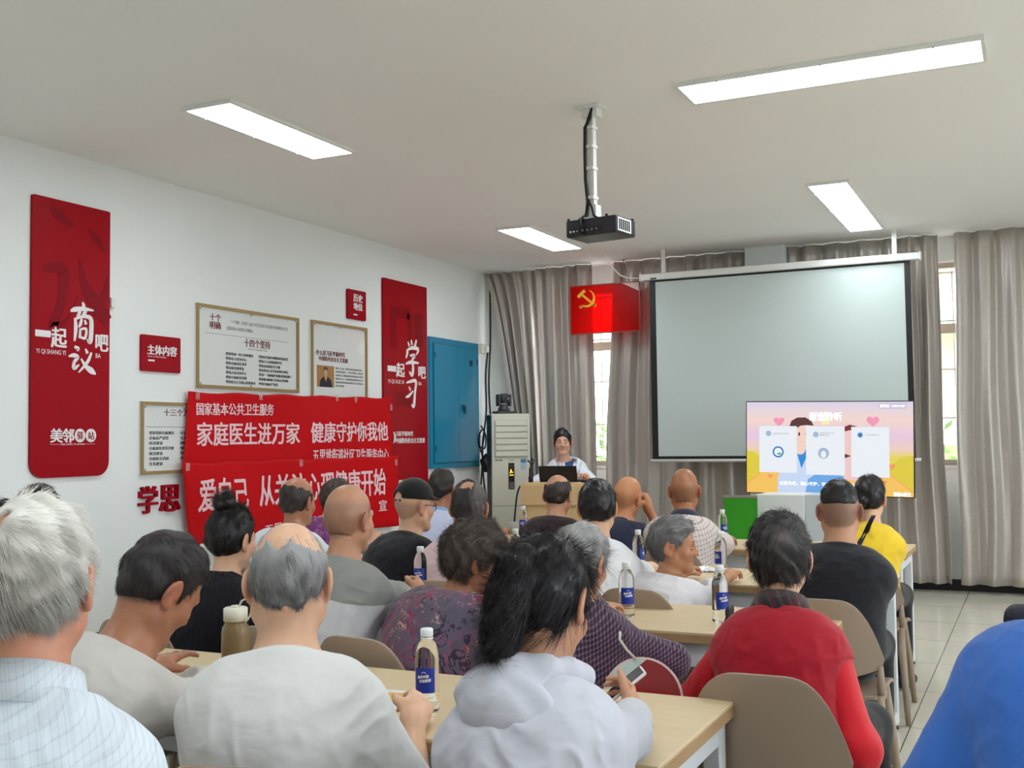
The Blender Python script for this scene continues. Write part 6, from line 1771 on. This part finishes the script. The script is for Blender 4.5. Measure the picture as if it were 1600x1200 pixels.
# --- second row
RV = cloth_mat('red_waistcoat', (168, 10, 34), rough=.75, bump=.15); RS = cloth_mat('bright_red_sleeve', (206, 14, 32), rough=.6, bump=.15)
PC = cloth_mat('dark_plaid_collar', (44, 34, 40), pattern=('check', [((96, 74, 66), .03, .3, .7), ((110, 24, 40), .05, .12, .8)]))
P19 = person('person with short dark hair in a red waistcoat over bright red sleeves', (-.690, 3.22, 1.052), (-.665, 3.07), 4, (5, -6, 0), .93, .98, .90, .6, .04,
       top=dict(mat=RV, off=.016, sleeve=.06, cuff=.004, fold=.004, name='waistcoat', neck=.020), under=dict(mat=RS, sleeve=1.42, off=.017, cuff=.010, fold=.006), trousers=TRN, skin=SK2, h=.0048, seed=61,
       arms=(dict(w=(-.90, 3.42, .60), world=True, pole=(-.7, -.3, -.6)), dict(w=(-.520, 3.27, .610), world=True, pole=(.38, -.5, -1), curl=.3, leg=dict(knee=(.20, .42, .52), ankle=(.22, .36, .105)))),
       collar=dict(mat=PC, hgt=.050, th=.006, flare=.014, droop=.022, at=.004, rx=.062, ry=.064), neckr=.92,
       hair=short(H_SALT, 8000, t=(.012, .016, .018), len=.036, lift=.30, rad=.0006, whorl=(.015, -.105, .06), mixf=lambda q: .15+.25*(q[:, 2] < -.04)+.7*np.exp(-((q[:, 0]-.012)**2+(q[:, 2]-.055)**2)/.0006)*(q[:, 1] < 0), long=.02, longy=-.04))
chair(-.665, 3.02, math.radians(2), 'taupe chair with its back fully in view under the red waistcoat')

PP = cloth_mat('purple_check_shirt', (58, 40, 62), pattern=('check', [((150, 122, 140), .013, .36, .55)]))
person('grey haired woman in a dark purple checked shirt, arm along the table', (-1.360, 3.34, 1.0), (-1.33, 3.16), -4, (-6, -16, 0), .92, 1.05, .98, .7, .06,
       top=dict(mat=PP, off=.018, sleeve=1.98, cuff=.006, fold=.006, neck=.02), trousers=TRN, skin=SK1, h=.005, seed=71,
       arms=(dict(w=(-1.45, 3.75, .78), world=True), dict(w=(-1.265, 3.46, .72), world=True, pole=(.75, .75, -.35), n=(0, -.3, -1), len=.86)), collar=dict(mat=PP, hgt=.02, flare=.006, droop=.015),
       hair=short(H_GREY, 7000, t=(.007, .014, .014), len=.045, lift=.2, rad=.0006, long=.02, longy=-.03, mixf=lambda q: .30+3.2*q[:, 2]))
chair(-1.33, 3.10, 0, 'taupe chair under the woman in the purple checked shirt')

FL = cloth_mat('floral_blouse', (98, 88, 106), pattern=('floral', [((150, 42, 72), 13, .52, .022, 1.0), ((176, 60, 92), 19, .47, .016, 4.0), ((56, 46, 66), 11, .5, .03, 7.0), ((200, 160, 140), 12, .55, .007, 9.0)]))
person('curly haired woman in a dark floral blouse leaning to the right', (-1.790, 3.40, .992), (-1.85, 3.16), -14, (-26, -22, 6), .93, 1.16, .98, 1, .07,
       top=dict(mat=FL, off=.020, sleeve=.95, cuff=.02, fold=.005, name='blouse', neck=.02), trousers=TRN, skin=SK3, h=.005, seed=81, fat=.5,
       arms=(dict(w=(-2.0, 3.78, .77), world=True), dict(w=(-1.62, 3.80, .77), world=True)), collar=dict(mat=FL, hgt=.016, flare=.004),
       hair=dict(mat=H_BROWN, t=(.018, .024, .020), n=10000, len=.034, rad=.0006, lift=.5, grav=.3, curl=1.0, jit=.6, rough=.008, rfreq=1.0, long=.045, longy=.0, mixf=lambda q: .25+1.2*(q[:, 0])))
chair(-1.90, 3.08, math.radians(-6), 'taupe chair under the floral blouse woman, its rounded back behind the nearest bottle')

G7 = cloth_mat('grey_and_white_tee', (146, 146, 142), pattern=('lower', .885, (214, 212, 214), .22))
person('bald man in a tee grey above and white below, elbow on the table', (-2.283, 3.36, 1.125), (-2.30, 3.18), -6, (2, -6, 0), .95, 1.10, 1.06, 0, .045,
       top=dict(mat=G7, off=.018, sleeve=.85, cuff=.022, fold=.005, name='tee_shirt', neck=.020), trousers=TRB, skin=SK1, h=.0046, seed=91, nape=(-.045, -.068, -.09), stubble=(.38, -.1, .07, 0),
       arms=(dict(w=(-2.48, 3.78, .77), world=True), dict(w=(-2.25, 3.80, .785), world=True, curl=.8, n=(-.9, .1, -.2), fd=(-.2, .1, .6), pole=(.75, -.35, -1))), collar=dict(mat=cloth_mat('grey_rib', (150, 150, 146)), hgt=.012), neckr=1.05)
chair(-2.29, 3.13, 0, 'taupe chair under the bald man in the grey and white tee')

RB = cloth_mat('black_ribbed_top', (22, 22, 30), pattern=('rib', .012), sheen=.05)
person('woman with black hair in a high bun and black ribbed top', (-2.790, 3.32, 1.035), (-2.86, 3.14), 0, (-4, -8, 0), .92, .98, .96, 1, .06,
       top=dict(mat=RB, off=.014, sleeve=1.95, cuff=.004, fold=.003, name='ribbed_top', neck=.036), trousers=TRN, skin=SK2, h=.005, seed=101,
       arms=wrists(-2.95, -2.62, 3.78), collar=dict(mat=RB, hgt=.02, rx=.058, ry=.06), neckr=.92,
       hair=dict(mat=H_BLACK, t=(.006, .012, .012), n=4000, len=.06, rad=.0005, lift=.05, grav=-.4, whorl=(0, -.06, -.25), jit=.06, rough=.002,
                 knots=[((0, -.062, .140), (.045, .045, .036)), ((.025, -.075, .145), .026), ((-.026, -.07, .138), .027), ((0, -.095, .135), .026)]))
chair(-2.85, 3.08, 0, 'taupe chair under the woman with the hair bun')
person('person with black hair tied back, mostly hidden behind the white haired man', (-3.83, 3.32, 1.115), (-3.84, 3.14), 0, (20, -4, 0), .92, .98, .96, 1, .05,
       top=dict(mat=cloth_mat('dark_blouse', (50, 46, 58)), off=.014, sleeve=.9), trousers=TRN, skin=SK2, h=.0065, seed=105, arms=wrists(-3.92, -3.72, 3.45, .58),
       hair=dict(mat=H_BLACK, t=(.008, .014, .014), n=2600, len=.05, rad=.0007, lift=.02, grav=.1, jit=.05, whorl=(0, .12, .10), rough=.002, knots=[((-.11, -.075, .035), (.030, .03, .03)), ((-.125, -.07, .045), .022)]))

# --- third row
BK = cloth_mat('black_tee_cotton', (24, 24, 32))
person('man with shaved sides and flat black top in a black tee', (-.744, 4.63, 1.10), (-.76, 4.45), 2, (4, -5, 0), .93, 1.08, 1.02, 0, .05,
       top=dict(mat=BK, off=.016, sleeve=.80, cuff=.02, fold=.004, name='tee_shirt', neck=.02), trousers=TRN, skin=SK1, h=.0052, seed=111, stubble=(.62, -.085, .075, 0),
       arms=(dict(w=(-.95, 5.1, .77), world=True), dict(w=(-.80, 5.06, .772), world=True, pole=(.9, .1, -.5))), collar=dict(mat=BK, hgt=.010), neckr=1.1,
       hair=short(H_BLACK, 3500, t=(.004, .005, .009), shift=.105, len=.014, lift=.8, rough=.0008))
chair(-.75, 4.38, 0, 'taupe chair under the man in the black tee with shaved sides')

LC = cloth_mat('white_lace_blouse', (226, 222, 226), weave=160, bump=.6)
person('old woman with wavy grey hair in a white lace blouse turning her face right', (-1.445, 4.62, .935), (-1.46, 4.46), -14, (-66, -4, 0), .90, .98, .92, 1, .06,
       top=dict(mat=LC, off=.016, sleeve=.95, cuff=.018, fold=.004, name='blouse', neck=.024), trousers=TRS, skin=skin_mat('skin_old_tan', (190, 138, 104)), h=.0044, seed=121,
       arms=wrists(-1.53, -1.30, 5.05, .768), collar=dict(mat=LC, hgt=.022, flare=.004), neckr=.9, hipz=.535, brow=(110, 100, 96),
       hair=short(H_GREY, 6000, t=(.013, .017, .016), len=.035, lift=.3, rad=.0007, curl=.5, rough=.006, mixf=lambda q: .15+2.0*q[:, 2]))
chair(-1.46, 4.40, math.radians(-6), 'taupe chair under the old woman in white lace')

W2 = cloth_mat('white_tee_crisp', (230, 230, 232), bump=.15)
person('man with thick black hair in a white tee, third row', (-1.81, 4.64, 1.092), (-1.81, 4.44), 10, (6, -10, 0), .93, 1.02, 1.0, 0, .05,
       top=dict(mat=W2, off=.018, sleeve=.9, cuff=.022, fold=.005, name='tee_shirt', neck=.016), trousers=TRN, skin=SK2, h=.0054, seed=131, arms=(dict(w=(-1.96, 5.08, .77), world=True), dict(w=(-1.72, 5.08, .77), world=True)), collar=dict(mat=W2, hgt=.010),
       hair=short(H_BLACK, 4500, t=(.008, .013, .014), len=.035, lift=.15, mixf=lambda q: .3+0*q[:, 0]))
chair(-1.80, 4.37, math.radians(12), 'taupe chair under the black haired man in a white tee')

PKS = cloth_mat('pink_shirt', (226, 196, 200))
person('man with thin crown and dark hair in a pale pink shirt', (-2.428, 4.57, 1.088), (-2.42, 4.40), 12, (8, -8, 0), .95, 1.04, .98, 0, .05,
       top=dict(mat=PKS, off=.017, sleeve=.9, cuff=.02, fold=.004, neck=.014), trousers=TRN, skin=SK1, h=.0055, seed=141, arms=wrists(-2.53, -2.30, 5.08), collar=dict(mat=PKS, hgt=.03, flare=.006, droop=.022),
       hair=short(H_SALT, 4500, crown=[((-.05, -.55, 1), .34)], sparse=350, t=(.005, .010, .010), mixf=lambda q: .15+.6*(q[:, 0] > .03)))
chair(-2.42, 4.34, math.radians(14), 'taupe chair under the man in the pink shirt')

P8 = person('man in a black cap and glasses with a black tee', (-2.755, 4.62, 1.09), (-2.80, 4.44), -6, (-20, -6, 0), .94, 1.04, .98, 0, .05,
       top=dict(mat=BK, off=.017, sleeve=.95, cuff=.018, fold=.004, name='tee_shirt', neck=.030), trousers=TRN, skin=SK2, h=.0054, seed=151, arms=wrists(-2.90, -2.70, 5.06), collar=dict(mat=BK, hgt=.012), stubble=(.4, -.1, .02, 0))
def cap_and_glasses(P):
    C, R, s, root = P['hc'], P['R'], P['hs'], P['root']
    K = Sdf(); T = lambda x, y, z: C+R@(_v(x, y, z)*s)
    K.ell(T(0, -.012, .034), _v(.088, .110, .106)*s, R, 0)
    K.fn(lambda P_: (.028+.10*np.maximum(0, -((P_-C)@R)[..., 1]-.03)*-.2 - ((P_-C)@R)[..., 2]/s)*s, C, .3, .004)
    K.ell(T(0, -.118, .030), _v(.036, .035, .030)*s, R, .006, 's')
    V, F = K.mesh(.005); cm_ = cloth_mat('black_cap_cloth', (16, 16, 18), rough=.7)
    cp = np_mesh('cap', V, F, cm_, root)
    vs = []; fs = []; n = 20
    for i in range(n+1):
        w = -1.15+2.3*i/n
        for k in range(4):
            r = k/3; y = .074*math.cos(w*.9)+.070*r*math.cos(w)**.6 if math.cos(w) > 0 else .06
            vs.append(tuple(T(.080*math.sin(w)*(1+.06*r), y, .040-.010*r-.020*(math.sin(w)**2)*0+.012*math.cos(w)*(1-r))))
    for i in range(n):
        for k in range(3): fs.append((i*4+k, i*4+k+1, (i+1)*4+k+1, (i+1)*4+k))
    b = MB().add(vs, fs, True).build('cap_peak', cm_, cp); md = b.modifiers.new('t', 'SOLIDIFY'); md.thickness = .004
    MB().tube([tuple(T(x, -.114+2.4*x*x, .016)) for x in np.linspace(-.032, .032, 7)], .004, 8).build('cap_strap', cm_, cp)
    q = MB(); o = T(.018, -.114, .016); q.box(o[0]-.006, o[0]+.006, o[1]-.006, o[1]+.002, o[2]-.006, o[2]+.006); q.build('buckle', M_STEEL, cp)
    g = MB()
    for e in (-1, 1):
        g.tube([tuple(T(e*(.033+.026*math.cos(a)), .104-.012*abs(math.cos(a))*0-.010*((.033+.026*math.cos(a))/.06)**2, -.008+.019*math.sin(a))) for a in np.linspace(0, 2*PI, 25)], .0018, 6)
        g.tube([tuple(T(e*.060, .093, -.002)), tuple(T(e*.080, .03, .002)), tuple(T(e*.085, -.015, .0)), tuple(T(e*.082, -.03, -.018))], .0018, 6)
    g.tube([tuple(T(-.008, .106, -.002)), tuple(T(0, .110, .002)), tuple(T(.008, .106, -.002))], .0018, 6)
    g.build('glasses', mat('glasses_frame', (60, 60, 64), .3, metal=.6), root)
cap_and_glasses(P8)
chair(-2.79, 4.38, math.radians(-8), 'taupe chair under the man in the black cap')

WP = cloth_mat('white_polo', (222, 228, 236), bump=.15)
person('man with bald crown and dark sides in a white polo shirt', (-3.463, 4.63, 1.10), (-3.47, 4.42), -4, (2, -6, 0), .95, 1.16, 1.10, 0, .05,
       top=dict(mat=WP, off=.017, sleeve=.9, cuff=.02, fold=.004, name='polo_shirt', neck=.016), trousers=TRS, skin=skin_mat('skin_deep_tan', (184, 128, 98)), h=.0056, seed=161, arms=wrists(-3.66, -3.28, 5.06), collar=dict(mat=WP, hgt=.036, flare=.006, droop=.026), stubble=(.4, -.1, .06, 0),
       hair=fringe(H_SHORT, 1.02, (0, .15, 1), 2200, 150))
chair(-3.47, 4.36, 0, 'taupe chair under the man in the white polo')

# --- front row
YE = cloth_mat('yellow_tee', (234, 196, 48))
P21 = person('woman with a dark ponytail in a yellow tee with a black bag strap', (-.832, 6.17, 1.066), (-.85, 5.98), 0, (-4, -6, 0), .91, .98, .96, 1, .045,
       top=dict(mat=YE, off=.014, sleeve=.85, cuff=.02, fold=.004, name='tee_shirt', neck=.018), trousers=TRN, skin=SK2, h=.0056, seed=171, arms=(dict(w=(-1.0, 6.66, .77), world=True), dict(w=(-.86, 6.70, .77), world=True, pole=(.8, -.1, -.5))),
       hair=dict(mat=H_BLACK, t=(.007, .014, .013), n=3000, len=.05, rad=.0007, lift=.05, grav=.2, whorl=(0, .07, .10), jit=.06, rough=.002, knots=[((-.012, -.115, -.030), (.026, .024, .026))],
                 tails=[([(-.015, -.12, -.03), (-.05, -.135, -.08), (-.10, -.13, -.135), (-.125, -.12, -.19)], [.022, .030, .030, .010])], tn=700))
patch(P21, 'bag_strap', mat('black_webbing', (26, 24, 30), .6), [(.055, 0.985), (.078, .985), (-.055, .72), (-.085, .72)], .005, .003, back=True)
chair(-.84, 5.90, 0, 'taupe chair under the woman in the yellow tee')

PL = cloth_mat('pale_check_cotton', (226, 212, 208), pattern=('check', [((96, 80, 84), .022, .20, .75), ((184, 150, 146), .011, .2, .4)]))
NV = cloth_mat('navy_cotton', (40, 44, 66))
person('bald man in a pale checked shirt with a navy collar, front row', (-1.868, 6.18, 1.10), (-1.86, 6.0), 14, (3, -3, 0), .97, 1.08, 1.02, 0, .04,
       top=dict(mat=PL, off=.018, sleeve=.95, cuff=.02, fold=.003, neck=.012), trousers=TRN, skin=skin_mat('skin_bronze', (170, 116, 82)), h=.0056, seed=181, nape=(-.05, -.075), arms=wrists(-2.02, -1.74, 6.66), collar=dict(mat=NV, hgt=.046, th=.006, flare=.008, droop=.012), neckr=1.08, stubble=(.3, -.1, .03, 0))
chair(-1.86, 5.93, math.radians(12), 'taupe chair under the bald man in the pale checked shirt')

person('bald man in a navy polo resting his cheek on his fist', (-2.230, 6.22, 1.052), (-2.22, 6.02), -4, (-4, -10, 8), .95, 1.02, .98, 0, .05,
       top=dict(mat=NV, off=.017, sleeve=.9, cuff=.018, fold=.003, name='polo_shirt', neck=.012), trousers=TRN, skin=skin_mat('skin_warm_bald', (206, 146, 104)), h=.0054, seed=191, stubble=(.2, -.1, .02, 0),
       arms=(dict(w=(-2.34, 6.68, .77), world=True), dict(w=(-2.145, 6.34, .975), world=True, curl=.95, n=(-1, -.1, 0), fd=(-.1, -.2, 2.5), pole=(.4, .6, -1))), collar=dict(mat=NV, hgt=.03, flare=.006, droop=.022))
chair(-2.22, 5.95, 0, 'taupe chair under the bald man in the navy polo')

MR = cloth_mat('dark_maroon_knit', (40, 20, 26)); CRM = cloth_mat('cream_collar', (216, 196, 178))
person('man with bald crown in a dark maroon jumper before the lectern', (-2.674, 6.20, 1.06), (-2.67, 6.02), 4, (-4, -14, 0), .95, 1.06, 1.02, 0, .06,
       top=dict(mat=MR, off=.018, sleeve=1.95, cuff=.006, fold=.003, name='jumper', neck=.016), trousers=TRN, skin=SK1, h=.0058, seed=201, arms=wrists(-2.78, -2.56, 6.66), collar=dict(mat=CRM, hgt=.014, rx=.060, ry=.062),
       hair=fringe(H_SHORT, .85, (-.15, -.25, 1), 2500, 200, t=(.005, .010, .008)))
chair(-2.66, 5.95, 0, 'taupe chair under the man in the dark maroon jumper')

LB = cloth_mat('pale_lilac_polo', (196, 202, 226)); LBC = cloth_mat('sky_blue_collar', (130, 178, 222))
person('man with dark hair in a pale lilac polo with blue collar below the blue cabinet', (-3.505, 6.22, 1.094), (-3.50, 6.02), 8, (0, -4, 0), .95, 1.06, 1.04, 0, .045,
       top=dict(mat=LB, off=.016, sleeve=.9, cuff=.018, fold=.003, name='polo_shirt', neck=.012), trousers=TRN, skin=SK3, h=.006, seed=211, arms=wrists(-3.7, -3.3, 6.64), collar=dict(mat=LBC, hgt=.034, flare=.006, droop=.024),
       hair=short(H_SHORT, 2500, t=(.005, .010, .012), mixf=lambda q: .15+0*q[:, 0]))
chair(-3.50, 5.95, 0, 'taupe chair under the man in the pale lilac polo')

PU = cloth_mat('purple_print_blouse', (116, 54, 110), pattern=('floral', [((190, 130, 176), 30, .5, .02, 2.0)]))
person('woman with dark hair in a purple blouse half hidden behind a bald head', (-4.105, 5.90, 1.04), (-4.20, 5.74), 4, (-20, -12, 14), .92, 1.02, .98, 1, .05,
       top=dict(mat=PU, off=.015, sleeve=.95, cuff=.018, fold=.004, name='blouse', neck=.014), trousers=TRN, skin=SK2, h=.006, seed=221, arms=wrists(-4.36, -4.02, 6.2, .74), neckr=.92,
       hair=dict(mat=H_BROWN, t=(.010, .018, .016), n=2500, len=.05, rad=.0008, lift=.12, grav=.5, rough=.003, long=.04, longy=-.02, mixf=lambda q: .12+0*q[:, 0]))
chair(-4.20, 5.68, 0, 'taupe chair under the woman in the purple blouse')

# --- the lecturer
CO = cloth_mat('white_doctor_coat', (232, 236, 244), bump=.12); IN = cloth_mat('blue_undershirt', (48, 88, 146))
P0 = person('woman in a white doctor coat standing behind the lectern with lowered eyes', (-3.985, 9.36, 1.378), (-3.95, 9.47), 196, (4, -2, 0), .96, 1.06, 1.02, 1, .02,
       top=dict(mat=CO, off=.017, sleeve=.9, cuff=.022, fold=.004, name='doctor_coat', neck=.024, hem=.50, tilt=.42), trousers=TRN, skin=skin_mat('skin_fair', (228, 180, 156)), h=.0042, seed=231, hipz=.80, legs='stand',
       arms=(dict(w=(-3.66, 9.12, 1.055), world=True, pole=(-.6, -.3, -.8)), dict(w=(-4.17, 8.98, 1.0), world=True, curl=.75, n=(-.3, .2, -.9), fd=(0, .3, -.3), pole=(.7, -.2, -.6))), neckr=.92,
       hair=dict(mat=H_BLACK, t=(.008, .012, .011), n=3000, len=.05, rad=.0006, lift=.0, grav=.1, whorl=(0, .15, .10), jit=.03, rough=.0012, shift=-.010, front=.020, long=.02, longy=-.02, knots=[((0, -.12, -.02), (.026, .024, .03))],
                 tails=[([(0, -.12, -.02), (.02, -.135, -.08), (.03, -.13, -.16)], [.022, .026, .012])], tn=300))
zc = P0['N'][2]
patch(P0, 'undershirt', IN, [(-.062, zc+.03), (.062, zc+.03), (.004, zc-.13), (-.004, zc-.13)], .011, .002)
for e_ in (-1, 1):
    patch(P0, 'lapel', CO, [(e_*.058, zc+.045), (e_*.112, zc-.005), (e_*.086, zc-.040), (e_*.108, zc-.055), (e_*.006, zc-.165), (e_*.002, zc-.14)], .017, .004)
m_ = MB()
patch(P0, 'chest_badge', mat('badge_print', (70, 96, 150), .6), [(-.145, zc-.105), (-.075, zc-.105), (-.075, zc-.115), (-.145, zc-.115)], .005, .001)
patch(P0, 'red_emblem', mat('emblem_red', (200, 60, 60), .6), [(-.118, zc-.122), (-.102, zc-.122), (-.102, zc-.138), (-.118, zc-.138)], .005, .001)
